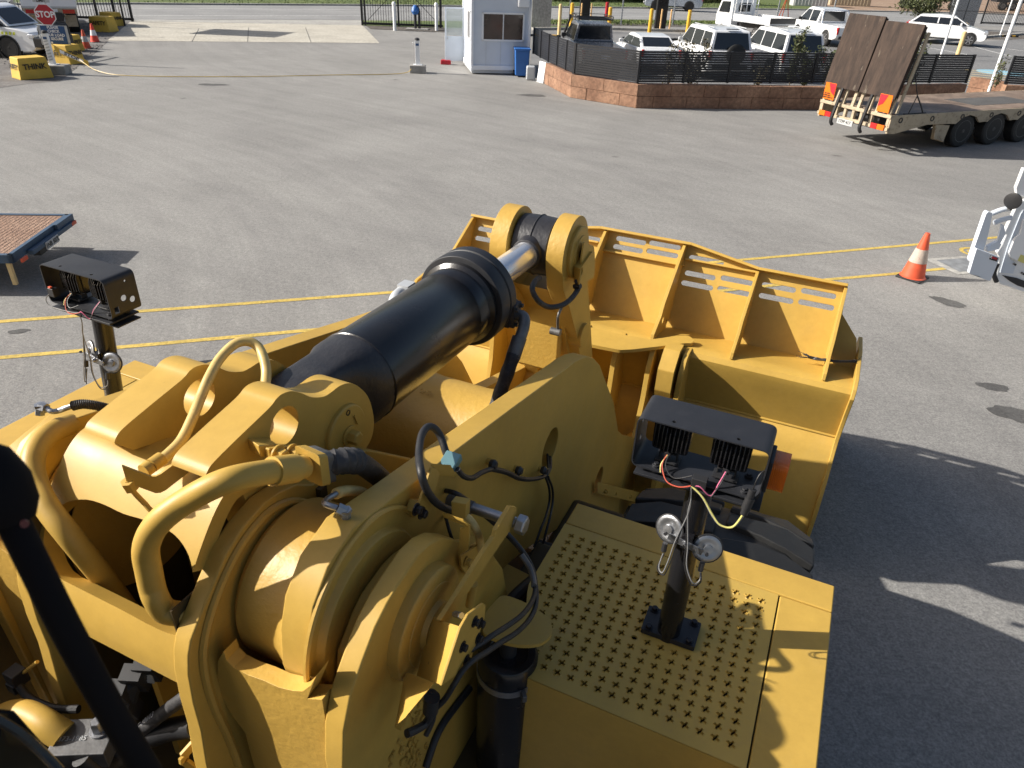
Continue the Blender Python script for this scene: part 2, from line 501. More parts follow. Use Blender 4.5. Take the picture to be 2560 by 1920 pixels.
def lathe(mb, p0, axis, prof, seg=32, cap=True):
    """prof = [(t along axis, radius)]"""
    p0 = Vector(p0); ax = Vector(axis).normalized()
    up = Vector((0, 0, 1)) if abs(ax.z) < 0.9 else Vector((1, 0, 0))
    nx = ax.cross(up).normalized(); ny = ax.cross(nx)
    vs = []; fs = []
    for (t, r) in prof:
        for j in range(seg):
            a = 2 * PI * j / seg
            vs.append(p0 + ax * t + nx * (r * math.cos(a)) + ny * (r * math.sin(a)))
    for i in range(len(prof) - 1):
        for j in range(seg):
            j2 = (j + 1) % seg
            fs.append((i * seg + j, i * seg + j2, (i + 1) * seg + j2, (i + 1) * seg + j))
    if cap:
        fs.append(tuple(range(seg - 1, -1, -1)))
        fs.append(tuple((len(prof) - 1) * seg + j for j in range(seg)))
    return mb.add(vs, fs)

def cyl(mb, p0, p1, r, r1=None, seg=20):
    d = Vector(p1) - Vector(p0)
    return lathe(mb, p0, d, [(0, r), (d.length, r if r1 is None else r1)], seg)

def box(mb, c, s, rz=0.0, rx=0.0, ry=0.0):
    m_ = Matrix.Translation(Vector(c)) @ Matrix.Rotation(rz, 4, 'Z') @ Matrix.Rotation(ry, 4, 'Y') @ Matrix.Rotation(rx, 4, 'X')
    vs = [m_ @ Vector((s[0] * x / 2, s[1] * y / 2, s[2] * z / 2)) for x in (-1, 1) for y in (-1, 1) for z in (-1, 1)]
    return mb.add(vs, [(0, 1, 3, 2), (4, 6, 7, 5), (0, 4, 5, 1), (2, 3, 7, 6), (0, 2, 6, 4), (1, 5, 7, 3)])

def beam(mb, p0, p1, w, h, upv=(0, 0, 1)):
    """rectangular bar from p0 to p1; w across, h along up"""
    p0 = Vector(p0); p1 = Vector(p1)
    t = (p1 - p0).normalized(); u = Vector(upv)
    s = t.cross(u)
    if s.length < 1e-6: s = t.cross(Vector((1, 0, 0)))
    s.normalize(); u = s.cross(t)
    vs = [p + s * (w * a / 2) + u * (h * b / 2) for p in (p0, p1) for a in (-1, 1) for b in (-1, 1)]
    return mb.add(vs, [(0, 1, 3, 2), (4, 6, 7, 5), (0, 4, 5, 1), (2, 3, 7, 6), (0, 2, 6, 4), (1, 5, 7, 3)])

def quadslab(mb, q, th, nrm=None):
    """thin slab whose outer face is polygon q (3D, coplanar), thickness th along the given normal"""
    P = [Vector(p) for p in q]
    if nrm is None:
        nrm = (P[1] - P[0]).cross(P[2] - P[0]).normalized()
    nrm = Vector(nrm).normalized() * th
    n = len(P)
    fs = [tuple(range(n)), tuple(range(2 * n - 1, n - 1, -1))]
    fs += [(i, (i + 1) % n, (i + 1) % n + n, i + n) for i in range(n)]
    return mb.add(P + [p + nrm for p in P], fs)

def hexbolt(mb, p, axis, r=0.012, h=0.01, washer=True):
    a = Vector(axis).normalized(); p = Vector(p)
    if washer:
        lathe(mb, p, a, [(0, r * 1.45), (h * 0.25, r * 1.45)], 16)
    lathe(mb, p + a * h * 0.22, a, [(0, r), (h, r), (h * 1.15, r * 0.8)], 6)

def boolean(o, cutter, op='DIFFERENCE'):
    md = o.modifiers.new('cut', 'BOOLEAN'); md.object = cutter; md.operation = op; md.solver = 'EXACT'
    dg = bpy.context.evaluated_depsgraph_get()
    dg.update()
    me = bpy.data.meshes.new_from_object(o.evaluated_get(dg))
    o.modifiers.remove(md)
    old = o.data; o.data = me; me.name = old.name
    bm = bmesh.new(); bm.from_mesh(me)
    bmesh.ops.dissolve_limit(bm, angle_limit=math.radians(1.0), verts=bm.verts, edges=bm.edges)
    for e in bm.edges:
        e.smooth = not (len(e.link_faces) == 2 and e.calc_face_angle(0) > math.radians(32))
    for f_ in bm.faces: f_.smooth = True
    bm.to_mesh(me); bm.free()
    bpy.data.objects.remove(cutter)
    return o

def text(name, s, size, mat, parent, loc, rot, depth=0.002, bold=0.0, sx=1.0, align='CENTER'):
    cu = bpy.data.curves.new(name, 'FONT')
    cu.body = s; cu.size = size; cu.extrude = depth; cu.offset = bold
    cu.align_x = align; cu.align_y = 'CENTER'
    cu.resolution_u = 3
    t = bpy.data.objects.new(name, cu)
    COL.objects.link(t)
    bpy.context.view_layer.update()
    dg = bpy.context.evaluated_depsgraph_get()
    me = bpy.data.meshes.new_from_object(t.evaluated_get(dg))
    bpy.data.objects.remove(t)
    me.materials.clear(); me.materials.append(M[mat])
    o = bpy.data.objects.new(name, me)
    COL.objects.link(o)
    if parent is not None: o.parent = parent
    o.location = loc
    if isinstance(rot, Matrix):
        o.rotation_euler = rot.to_euler()
    else:
        o.rotation_euler = rot
    o.scale = (sx, 1, 1)
    return o

def plate(name, pts, t0, t1, fr, mat, parent, holes=(), bev=0.006, seg=2, **kw):
    return obj(name, extr(MB(), pts, t0, t1, fr, holes), mat, parent, bev, seg, **kw)

# ================================================================ GROUND
def sheet(name, pts, z, mat, kind='structure'):
    mb = MB(); mb.add([(p[0], p[1], z) for p in pts], [tuple(range(len(pts)))])
    o = obj(name, mb, mat)
    # make sure the face looks up
    if o.data.polygons[0].normal.z < 0:
        o.data.flip_normals()
    if kind: o['kind'] = kind
    return o
gd = sheet('ground', [(-600, -400), (600, -400), (600, 900), (-600, 900)], 0.0, 'asphalt')

# ================================================================ WHEEL LOADER
# local axes: x = across (right), y = forward, z = up
LA = math.radians(23.6)
L = thing('wheel_loader', 'large yellow wheel loader in the foreground with its bucket lowered to the asphalt', 'wheel loader', (0, 0, 0), -LA)
VC = -1.53
PIN = (1.17, 2.46)

# ---- lift arms
HUBR = [(1.114,2.692),(1.005,2.658),(0.96,2.599),(0.943,2.497),(0.952,2.422)]
ARM_TOP = [(1.358,2.739),(1.661,2.68),(2.168,2.576),(2.741,2.455),(2.882,2.427),(2.997,2.393),(3.102,2.351),(3.196,2.296),(3.334,2.184),(3.474,2.022),(3.751,1.71),(4.079,1.35),(4.261,1.196)]
arm_out = [(.96, 2.22), (0.915, 2.34), (0.90, 2.46), (0.915, 2.58), (0.95, 2.67), (1.02, 2.745), (1.14, 2.785)] + [(p[0] - (.10 if p[1] < 1.6 and p[0] > 3.5 else 0), p[1]) for p in ARM_TOP] + [(4.66, .86), (4.92, .76), (5.02, .58), (4.98, .25), (4.75, .12), (4.3, .15), (3.8, .50), (3.4, .95), (3.0, 1.30), (2.4, 1.62), (1.7, 1.92), (1.35, 2.06), (1.12, 2.10)]
for sgn, nm in ((1, 'R'), (-1, 'L')):
    va, vb = (-1.025, -0.935) if sgn > 0 else (2 * VC + 0.955, 2 * VC + 1.045)
    hc_ = [(2.633,2.079)][0]
    hole = circ(hc_, 0.10, 28)
    hole2 = circ((3.62, 1.18), 0.09, 24)
    arm = plate('lift_arm', arm_out, va, vb, FV, 'yellow', L, holes=[hole, hole2] if sgn > 0 else [hole], bev=0.005)
    mb = MB()
    b0, b1 = (-1.225, -1.02) if sgn > 0 else (2 * VC + 1.04, 2 * VC + 1.225)
    lathe(mb, (b0, PIN[0], PIN[1]), (1, 0, 0), [(0, .225), (.02, .24), (b1 - b0 - .05, .24), (b1 - b0 - .02, .25), (b1 - b0, .265)], 48)
    obj('hub_boss', mb, 'yellow_cast', arm)
    mb = MB()
    b0, b1 = (-0.936, -0.915) if sgn > 0 else (2 * VC + .935, 2 * VC + .956)
    lathe(mb, (b0, PIN[0], PIN[1]), (1, 0, 0), [(0, .24), (.006, .235), (b1 - b0 - .004, .232), (b1 - b0, .228)] if sgn > 0 else [(0, .228), (.004, .232), (b1 - b0 - .006, .235), (b1 - b0, .24)], 48)
    obj('hub_boss', mb, 'yellow_cast', arm)
    if sgn > 0:
        # weld line around the boss
        mb = MB(); tube(mb, [(-.930, PIN[0] + .285 * math.cos(a), PIN[1] + .30 * math.sin(a)) for a in [math.radians(x) for x in range(30, 190, 12)]], .009, 6, 3)
        obj('weld_bead', mb, 'yellow_cast', arm)
        for q in [(-0.935,1.94,2.466),(-0.935,2.205,2.251),(-0.935,2.5,2.045)]:
            mb = MB(); cyl(mb, q, (q[0] + .045, q[1], q[2]), .013); obj('cable_stud', mb, 'yellow', arm)
        for q in [(-0.885,1.892,2.498),(-0.885,2.141,2.297),(-0.885,2.434,2.096)]:
            mb = MB(); lathe(mb, (q[0], q[1], q[2]), (1, 0, 0), [(-.015, .016), (0, .02), (.012, .012)], 12); obj('cable_clip', mb, 'black_plastic', arm)

# cross casting joining the arms
mb = MB()
lathe(mb, (-2.005, 2.72, 1.93), (1, 0, 0), [(0, .36), (.10, .30), (.35, .27), (.62, .27), (.86, .30), (.953, .36)], 40)
xt = obj('arm_cross_tube', mb, 'yellow_cast', L)
for v0, v1 in ((-1.79, -1.71), (-1.35, -1.27)):
    pts = rc([(2.60, 2.17), (2.9, 2.12), (3.45, 1.74), (4.2, 1.54), (4.30, 1.42), (4.2, 1.30), (3.6, 1.45), (2.75, 1.62)], .09, 6)
    plate('pivot_lug', pts, v0, v1, FV, 'yellow_cast', xt, bev=.012)
text('cast_mark', 'CAT', .035, 'yellow_cast', xt, (-1.62, 2.62, 2.198), (math.radians(18), 0, 0), .002)

# ---- tilt lever (bellcrank)
bc = MB()
core = [(3.64, 2.42), (3.70, 2.38), (3.74, 2.36), (3.92, 2.40), (4.02, 2.25), (4.2, 1.9), (4.35, 1.5), (4.5, 1.1), (4.35, 1.05), (4.24, 1.35), (4.10, 1.7), (3.94, 2.0), (3.80, 2.26)]
extr(bc, core, -1.66, -1.39, FV)
lever = obj('tilt_lever', bc, 'yellow_cast', L, .03, 3)
lever_prof = arcp((3.72, 2.65), .205, -8, 205, 20) + [(3.56, 2.47), (3.70, 2.30), (3.92, 1.98), (4.10, 1.62), (4.34, 1.2), (4.5, 1.2), (4.32, 1.6), (4.12, 2.1), (3.96, 2.45)]
for v0, v1 in ((-1.715, -1.61), (-1.365, -1.262)):
    plate('fork_plate', lever_prof, v0, v1, FV, 'yellow_cast', lever, bev=.012)
    vo = v1 if v0 > VC else v0
    d = 1 if v0 > VC else -1
    mb = MB(); lathe(mb, (vo, 3.72, 2.65), (d, 0, 0), [(0, .15), (.02, .15), (.026, .143)], 36)
    lathe(mb, (vo + d * .026, 3.72, 2.65), (d, 0, 0), [(0, .10), (.008, .097)], 32)
    obj('pin_cover', mb, 'yellow', lever)
mb = MB(); lathe(mb, (-1.229, 3.72, 2.65), (1, 0, 0), [(0, .032), (.004, .032), (.004, .02), (.001, .019)], 20)
obj('pin_hole', mb, 'black', lever)
# side flange + pivot boss
mb = MB(); extr(mb, rc([(3.70, 2.42), (3.82, 2.42), (4.0, 2.0), (4.25, 1.5), (4.15, 1.45), (3.90, 1.95)], .03), -1.36, -1.33, FV)
cyl(mb, (-1.86, 4.20, 1.43), (-1.20, 4.20, 1.43), .09, seg=32)
cyl(mb, (-1.5, 3.98, 2.0), (-1.24, 3.98, 2.0), .08, seg=32)
obj('pivot_boss', mb, 'yellow_cast', lever, .006)
# saddle under the rod eye
mb = MB()
extr(mb, [(-1.70, 2.42), (-1.62, 2.30), (-1.55, 2.27), (-1.44, 2.27), (-1.37, 2.30), (-1.28, 2.42), (-1.30, 2.22), (-1.36, 2.10), (-1.36, 1.75), (-1.66, 1.75), (-1.66, 2.10), (-1.70, 2.22)], 3.84, 3.90, FU)
obj('rear_web', mb, 'yellow_cast', lever, .02)
# sensor bracket on the right of the lever
mb = MB()
extr(mb, rc([(3.653,2.743),(3.844,2.656),(3.897,2.545),(3.907,2.437),(3.766,2.463),(3.608,2.51),(3.681,2.561),(3.634,2.633)], .02), -1.205, -1.195, FV)
quadslab(mb, [(-1.24,3.628,2.6),(-1.24,3.757,2.655),(-1.18,3.778,2.649),(-1.18,3.586,2.609)], .008)
quadslab(mb, [(-1.24,3.629,2.596),(-1.18,3.586,2.607),(-1.18,3.58,2.517),(-1.24,3.663,2.488)], .008)
sb = obj('sensor_bracket', mb, 'yellow', lever, .003)
mb = MB(); cyl(mb, [(-1.2,3.62,2.498)][0], [(-1.2,3.598,2.528)][0], .014); cyl(mb, [(-1.22,3.621,2.481)][0], [(-1.18,3.614,2.496)][0], .015)
obj('connector', mb, 'black_plastic', lever)
mb = MB(); tube(mb, [(-1.36,3.427,2.577),(-1.34,3.313,2.599),(-1.32,3.233,2.597),(-1.3,3.217,2.568),(-1.28,3.247,2.52),(-1.26,3.32,2.468),(-1.23,3.384,2.449),(-1.21,3.457,2.442),(-1.2,3.539,2.448),(-1.2,3.611,2.459),(-1.2,3.645,2.475)], lambda t, i: .0135 + .002 * (i % 2), 12, 14); obj('sensor_conduit', mb, 'rubber_dusty', lever)
mb = MB(); tube(mb, [(-1.235,3.475,2.404),(-1.24,3.45,2.37),(-1.245,3.458,2.33),(-1.25,3.486,2.25)], .008, 8); p = [(-1.25,3.476,2.247)][0]; cyl(mb, (p[0] - .04, p[1], p[2]), (p[0] + .02, p[1], p[2]), .022); obj('pressure_sensor', mb, 'steel_dull', lever)

# ---- tilt cylinder
cy = thing('tilt_cylinder', '', '')
del cy['label'], cy['category']
cy.parent = L
BP = Vector((VC, 1.62, 2.655)); RP = Vector((VC + .04, 3.72, 2.65))
ax = (RP - BP).normalized(); CL = (RP - BP).length
mb = MB()
lathe(mb, BP, ax, [(.30, .17), (.335, .184), (.34, .190), (.35, .190), (.355, .186), (1.03, .186), (1.035, .183), (1.04, .186), (1.12, .186), (1.135, .204), (1.17, .204)], 72)
obj('barrel', mb, 'black', cy)
mb = MB()
lathe(mb, BP, ax, [(1.16, .206), (1.163, .228), (1.173, .232), (1.24, .232), (1.245, .224), (1.252, .224), (1.257, .232), (1.31, .232), (1.32, .222), (1.32, .09)], 72)
for k in range(10):
    a = 2 * PI * k / 10
    n1 = ax.cross(Vector((1, 0, 0))).normalized(); n2 = Vector((1, 0, 0))
    q = BP + ax * 1.32 + (n1 * math.cos(a) + n2 * math.sin(a)) * .195
    hexbolt(mb, q, ax, .017, .018)
obj('gland', mb, 'black_panel', cy, .004)
mb = MB(); lathe(mb, BP, ax, [(1.25, .074), (1.99, .074)], 48); obj('rod', mb, 'chrome', cy)
mb = MB()
lathe(mb, (RP.x - .112, RP.y, RP.z), (1, 0, 0), [(0, .158), (.008, .168), (.105, .172), (.112, .178), (.119, .172), (.216, .168), (.224, .158)], 48)
lathe(mb, BP, ax, [(1.905, .076), (1.91, .086), (1.94, .089), (1.98, .11), (2.04, .15)], 40)
obj('rod_eye', mb, 'black_rough', cy)
# base casting: eye block blending to the barrel
mb = MB()
secs = []
for (t, hw, hh, e) in ((-.16, .085, .10, 6), (-.12, .095, .145, 6), (0.0, .10, .165, 6), (.12, .10, .165, 6), (.20, .115, .168, 4), (.25, .15, .178, 3), (.30, .178, .182, 2.3), (.345, .186, .186, 2)):
    ring = []
    for j in range(40):
        a = 2 * PI * j / 40
        c_, s_ = math.cos(a), math.sin(a)
        x = hw * math.copysign(abs(c_) ** (2 / e), c_); z = hh * math.copysign(abs(s_) ** (2 / e), s_)
        ring.append(BP + ax * t + Vector((x, 0, z)))
    secs.append(ring)
vs = [p for r_ in secs for p in r_]; fs = []
for i in range(len(secs) - 1):
    for j in range(40):
        fs.append((i * 40 + j, i * 40 + (j + 1) % 40, (i + 1) * 40 + (j + 1) % 40, (i + 1) * 40 + j))
fs += [tuple(range(39, -1, -1)), tuple((len(secs) - 1) * 40 + j for j in range(40))]
mb.add(vs, fs)
obj('base_casting', mb, 'black_rough', cy)
# port block, elbow and wrapped hose
port = [(-1.28,2.955,2.63)][0]
mb = MB()
box(mb, (-1.315, 2.93, 2.58), (.05, .10, .12), 0)
obj('port_block', mb, 'black_panel', cy, .004)
mb = MB(); box(mb, (-1.282, 2.93, 2.58), (.03, .085, .115), 0)
for dy, dz in ((-.03, .04), (.03, .04), (-.03, -.04), (.03, -.04)):
    hexbolt(mb, (-1.267, 2.93 + dy, 2.58 + dz), (1, 0, 0), .011, .012)
obj('port_flange', mb, 'rubber_dusty', cy, .004)
mb = MB(); tube(mb, [(-1.27, 2.93, 2.58), (-1.235, 2.925, 2.58), (-1.215, 2.90, 2.565), (-1.21, 2.87, 2.53), (-1.213, 2.84, 2.49)], .029, 14)
tube(mb, [(-1.213, 2.845, 2.51), (-1.22, 2.79, 2.42)], .036, 16, 0)
obj('elbow', mb, 'steel_dull', cy)
mb = MB(); tube(mb, [(-1.218, 2.80, 2.44), (-1.235, 2.70, 2.28), (-1.25, 2.60, 2.12), (-1.27, 2.50, 1.98), (-1.29, 2.42, 1.84)], lambda t, i: .034 + .0015 * math.sin(i * 1.3), 16, 10)
obj('wrapped_hose', mb, 'rubber_dusty', cy)
# second port on far side
mb = MB(); tube(mb, [(-1.74,2.56,2.671),(-1.76,2.624,2.689),(-1.78,2.729,2.673),(-1.76,2.754,2.639)], .03, 12); box(mb, [(-1.76,2.707,2.7)][0], (.06, .07, .05))
obj('far_port', mb, 'galv', cy)

# ---- front frame
fr = thing('front_frame', '', ''); del fr['label'], fr['category']; fr.parent = L
inner = [tuple(p) for p in [(0.754,2.057),(0.768,2.196),(0.77,2.318),(0.779,2.425),(0.793,2.486),(0.811,2.527),(0.842,2.56),(0.911,2.63),(0.975,2.693),(1.049,2.732),(1.135,2.75),(1.206,2.742),(1.271,2.72),(1.336,2.672)]] + [(1.62, 2.62), (1.95, 2.35), (2.2, 2.0), (2.3, 1.4), (2.3, .7), (.6, .7), (.72, 1.4)]
outer = [(0.84, .70), (0.84, 1.5)] + [tuple(p) for p in [(0.822,2.272),(0.842,2.4),(0.881,2.49),(0.941,2.554),(1.005,2.614),(1.063,2.645),(1.131,2.663),(1.211,2.678),(1.285,2.666),(1.343,2.637),(1.416,2.574),(1.519,2.457)]] + [(1.62, 2.40), (1.8, 2.1), (1.95, 1.6), (1.95, .7)]
for s in (1, -1):
    a, b = (-1.295, -1.24) if s > 0 else (-1.92, -1.865)
    plate('inner_tower_plate', inner, a, b, FV, 'yellow', fr, bev=.006)
    a, b = (-0.85, -0.79) if s > 0 else (2 * VC + .79, 2 * VC + .85)
    plate('outer_tower_plate', outer, a, b, FV, 'yellow', fr, bev=.006)
    # cheek casting with rounded lip
    a, b = (-0.908, -0.852) if s > 0 else (2 * VC + .852, 2 * VC + .908)
    cheek = [(.90, .8), (.90, 2.1)] + [tuple(p) for p in [(0.982,2.487),(1.021,2.521),(1.057,2.558),(1.1,2.583),(1.143,2.593),(1.203,2.602),(1.274,2.594),(1.32,2.577),(1.367,2.546)]] + [(1.5, 2.35), (1.6, 2.1), (1.6, .8)]
    plate('cheek_casting', cheek, a, b, FV, 'yellow_cast', fr, bev=.014, seg=3)
# U shaped saddle wall of the right tower
sad = [(-1.236, .8)] + [tuple(p) for p in [(-1.16,1.835),(-1.171,1.975),(-1.172,2.122),(-1.213,2.187),(-1.233,2.255),(-1.226,2.352),(-1.209,2.421),(-1.175,2.48),(-1.173,2.444),(-1.151,2.427),(-1.106,2.426),(-1.05,2.436),(-0.997,2.439),(-0.949,2.455),(-0.915,2.474),(-0.882,2.52),(-0.857,2.574)]] + [(-.93, 2.38), (-.905, 2.45), (-.853, 2.48), (-.853, .8)]
SAD = [(p[0], p[1]) for p in sad]
def saddle(mirror):
    pts = [((2 * VC - x) if mirror else x, z) for (x, z) in SAD]
    return plate('saddle_wall', pts, .85, .898, FU, 'yellow_cast', fr, bev=.022, seg=4)
saddle(False); saddle(True)
# weld-edged doubler on inner plate
mb = MB()
dp = [(0.849,1.922),(0.84,2.077),(0.825,2.221),(0.821,2.341),(0.83,2.441),(0.857,2.515),(0.912,2.593),(0.986,2.662),(1.06,2.701),(1.147,2.715),(1.231,2.685),(1.301,2.623),(1.358,2.551),(1.401,2.48)]
tube(mb, [(-1.236, p[0], p[1]) for p in dp], .013, 8, 3)
obj('weld_bead', mb, 'yellow_cast', fr)
dbl = [tuple(p) for p in dp] + [(1.5, 2.0), (1.4, .9), (1.0, .9)]
plate('doubler_plate', dbl, -1.243, -1.232, FV, 'yellow_cast', fr, bev=.004)
# pin boss and cover on the outside
pc = [(-0.79,1.216,2.428)][0]
PCY, PCZ = pc[1], pc[2]
mb = MB(); lathe(mb, (-.792, PCY, PCZ), (1, 0, 0), [(0, .175), (.035, .172), (.04, .165), (.041, .125)], 56, cap=False)
obj('pin_retainer', mb, 'yellow_cast', fr, .003)
mb = MB(); lathe(mb, (-.76, PCY, PCZ), (1, 0, 0), [(0, .13), (.012, .125), (.014, .075), (.03, .07), (.03, .045), (-.03, .042), (-.03, 0.001)], 48)
pn = obj('pin_end', mb, 'yellow_cast', fr)
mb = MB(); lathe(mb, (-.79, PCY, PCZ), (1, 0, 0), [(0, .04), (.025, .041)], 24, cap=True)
obj('threaded_hole', mb, 'shade_dark', pn)

# cover between the towers with the big oval opening
prof = [(1.45, 2.60), (1.33, 2.74), (1.2, 2.81), (1.1, 2.835), (1.03, 2.81), (.95, 2.73), (.87, 2.62), (.81, 2.50), (.785, 2.42), (.78, 2.36)]
PR = [tuple(p) for p in crv2(prof, 5)]
def offs(pl, d):
    out = []
    for i, p in enumerate(pl):
        a = Vector(pl[max(i - 1, 0)]); b = Vector(pl[min(i + 1, len(pl) - 1)])
        t = (b - a).normalized(); n = Vector((t.y, -t.x)) if False else Vector((-t.y, t.x))
        out.append((p[0] + n.x * d, p[1] + n.y * d))
    return out
inn = offs(PR, .055)
if (inn[20][0] < PR[20][0]): inn = offs(PR, -.055)
mb = MB()
n_ = len(PR); NV = 14
vs = []; fs = []
for k in range(NV + 1):
    v = -1.866 + (-1.29 + 1.866) * k / NV
    for p in PR: vs.append((v, p[0], p[1]))
    for p in inn: vs.append((v, p[0], p[1]))
W = 2 * n_
for k in range(NV):
    a = k * W; b = a + W
    for i in range(n_ - 1):
        fs.append((a + i, a + i + 1, b + i + 1, b + i))
        fs.append((a + n_ + i, b + n_ + i, b + n_ + i + 1, a + n_ + i + 1))
    fs.append((a, b, b + n_, a + n_)); fs.append((a + n_ - 1, a + 2 * n_ - 1, b + 2 * n_ - 1, b + n_ - 1))
for a in (0, NV * W):
    for i in range(n_ - 1): fs.append((a + i, a + i + 1, a + n_ + i + 1, a + n_ + i))
mb.add(vs, fs)
cover = obj('frame_cover', mb, 'yellow', fr)
cut = MB(); hp = [(-1.831,0.847,2.574),(-1.84,0.88,2.633),(-1.818,0.907,2.671),(-1.78,0.929,2.701),(-1.72,0.943,2.721),(-1.652,0.947,2.726),(-1.577,0.946,2.724),(-1.492,0.95,2.73),(-1.408,0.95,2.729),(-1.348,0.938,2.714),(-1.305,0.918,2.686),(-1.277,0.889,2.646),(-1.269,0.857,2.594),(-1.274,0.834,2.548),(-1.289,0.818,2.517),(-1.366,0.813,2.506),(-1.506,0.815,2.509),(-1.652,0.815,2.511),(-1.768,0.819,2.517)]
hc = [Vector(p) for p in crv(hp + [hp[0]], 3)[:-1]]
dn = Vector((0, -.86, .51))
nh = len(hc)
ct = sum(hc, Vector()) / nh
cut.add([p + dn * .14 for p in hc] + [p - dn * .14 for p in hc] + [ct + dn * .14, ct - dn * .14], [(i, (i + 1) % nh, (i + 1) % nh + nh, i + nh) for i in range(nh)] + [((i + 1) % nh, i, 2 * nh) for i in range(nh)] + [(i + nh, (i + 1) % nh + nh, 2 * nh + 1) for i in range(nh)])
co = obj('cut', cut, None, fr)
bpy.context.view_layer.update()
boolean(cover, co)
# dark lining under the cover: yellow plates with shade put into the colour
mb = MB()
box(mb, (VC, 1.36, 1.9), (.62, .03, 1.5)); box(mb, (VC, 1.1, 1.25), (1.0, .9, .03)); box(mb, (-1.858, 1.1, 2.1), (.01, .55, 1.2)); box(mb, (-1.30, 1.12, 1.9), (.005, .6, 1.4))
obj('shade_lining', mb, 'shade_dark', fr)
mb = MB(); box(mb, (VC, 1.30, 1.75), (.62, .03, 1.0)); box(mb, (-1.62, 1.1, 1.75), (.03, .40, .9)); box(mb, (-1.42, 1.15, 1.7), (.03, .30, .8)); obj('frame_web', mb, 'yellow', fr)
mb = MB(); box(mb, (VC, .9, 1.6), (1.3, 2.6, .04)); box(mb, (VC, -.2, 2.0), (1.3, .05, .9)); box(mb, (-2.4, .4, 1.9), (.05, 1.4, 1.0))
obj('belly_plate', mb, 'shade_dark', fr)

# cylinder lugs
lug = [tuple(p) for p in crv2([(1.014,2.904),(1.024,2.918),(1.052,2.932),(1.154,2.953),(1.268,2.974),(1.302,2.987),(1.329,2.989),(1.366,2.978),(1.406,2.949),(1.447,2.912),(1.499,2.885),(1.537,2.88),(1.583,2.88),(1.629,2.866),(1.674,2.832),(1.725,2.764),(1.748,2.688),(1.749,2.622),(1.724,2.577),(1.67,2.55)], 4)] + [(1.70, 2.46), (1.60, 2.40), (1.3, 2.40), (1.15, 2.60), (1.11, 2.835), (1.06, 2.85)]
lh = [(1.317,2.883)][0]
for v0, v1 in ((-1.42, -1.30), (-1.75, -1.63)):
    lg = plate('cylinder_lug', lug, v0, v1, FV, 'yellow', fr, holes=[circ(lh, .062, 32)], bev=.006)
    if v0 > VC:
        mb = MB()
        q = [(1.582,2.698)][0]
        lathe(mb, (-1.302, q[0], q[1]), (1, 0, 0), [(0, .102), (.014, .101), (.018, .096)], 48)
        pcv = obj('pin_cover', mb, 'yellow', lg, .002)
        mb = MB(); hexbolt(mb, (-1.284, q[0] + .004, q[1] - .012), (1, 0, 0), .026, .03)
        obj('hex_bolt', mb, 'yellow', pcv, .002)
        for dy, dz in ((.01, .078), (-.062, -.05), (.05, -.052)):
            mb = MB(); lathe(mb, (-1.286, q[0] + dy, q[1] + dz), (1, 0, 0), [(0, .011), (.004, .011), (.004, .007), (0, .006)], 12); obj('socket_screw', mb, 'black_bolt', pcv)
        mb = MB(); box(mb, (-1.28, q[0] + .045, q[1] + .03), (.004, .006, .045), 0, math.radians(20))
        obj('index_mark', mb, 'yellow', pcv)
# mount block on the right lug and the clamp bracket
mb = MB()
quadslab(mb, [(-1.3,1.173,2.931),(-1.3,1.245,2.888),(-1.24,1.22,2.9),(-1.24,1.152,2.939)], -.04, (0, 0, 1))
obj('mount_block', mb, 'yellow', fr, .004)
mb = MB()
extr(mb, rc([(1.162,2.931),(1.254,2.88),(1.26,2.856),(1.237,2.835),(1.161,2.876)], .008), -1.228, -1.216, FV)
for q in [(-1.21,1.183,2.902),(-1.21,1.235,2.872)]:
    hexbolt(mb, q, (1, 0, 0), .019, .022)
obj('clamp_plate', mb, 'yellow', fr, .002)

# small bent bracket between the lugs
mb = MB()
p = [(-1.5,0.938,2.908),(-1.44,0.963,2.879),(-1.42,0.972,2.878),(-1.42,0.999,2.87),(-1.42,1.06,2.885)]
p = [Vector(a) for a in [(-1.5,0.935,2.9),(-1.45,0.976,2.851),(-1.437,0.985,2.857),(-1.42,1.058,2.877)]]
rb_ = [p[0], p[0].lerp(p[1], .93), p[1].lerp(p[2], .5), p[2].lerp(p[3], .07), p[3]]
nv = len(rb_)
vs = []
for k, q in enumerate(rb_):
    t_ = (rb_[min(k + 1, nv - 1)] - rb_[max(k - 1, 0)]).normalized(); n_r = t_.cross(Vector((0, 0, 1))).normalized() * .003
    for dz, s in ((-.028, 1), (.028, 1), (.028, -1), (-.028, -1)): vs.append(q + Vector((0, 0, dz)) + n_r * s)
fs = [(4 * k + a, 4 * k + (a + 1) % 4, 4 * k + 4 + (a + 1) % 4, 4 * k + 4 + a) for k in range(nv - 1) for a in range(4)] + [(0, 1, 2, 3), (4 * nv - 1, 4 * nv - 2, 4 * nv - 3, 4 * nv - 4)]
mb.add(vs, fs)
obj('hose_bracket', mb, 'yellow', fr)
mb = MB()
tube(mb, [(-1.5,0.937,2.877),(-1.5,0.941,2.85),(-1.5,0.946,2.827),(-1.49,0.958,2.786),(-1.47,0.962,2.76),(-1.44,0.991,2.713),(-1.4,1.001,2.698),(-1.36,1.029,2.651),(-1.335,1.03,2.647),(-1.325,1.02,2.636),(-1.32,0.991,2.614),(-1.32,0.969,2.589),(-1.32,0.924,2.536)], .0075, 8)
gl = obj('grease_line', mb, 'yellow', fr)
mb = MB()
a = [(-1.5,0.936,2.875),(-1.5,0.943,2.844)]
cyl(mb, a[0], a[1], .018, seg=6); obj('line_fitting', mb, 'yellow', gl); mb = MB()
a = [(-1.37,1.014,2.613),(-1.34,1.025,2.605)]
cyl(mb, a[0], a[1], .016, seg=12)
obj('line_fitting', mb, 'yellow', gl)

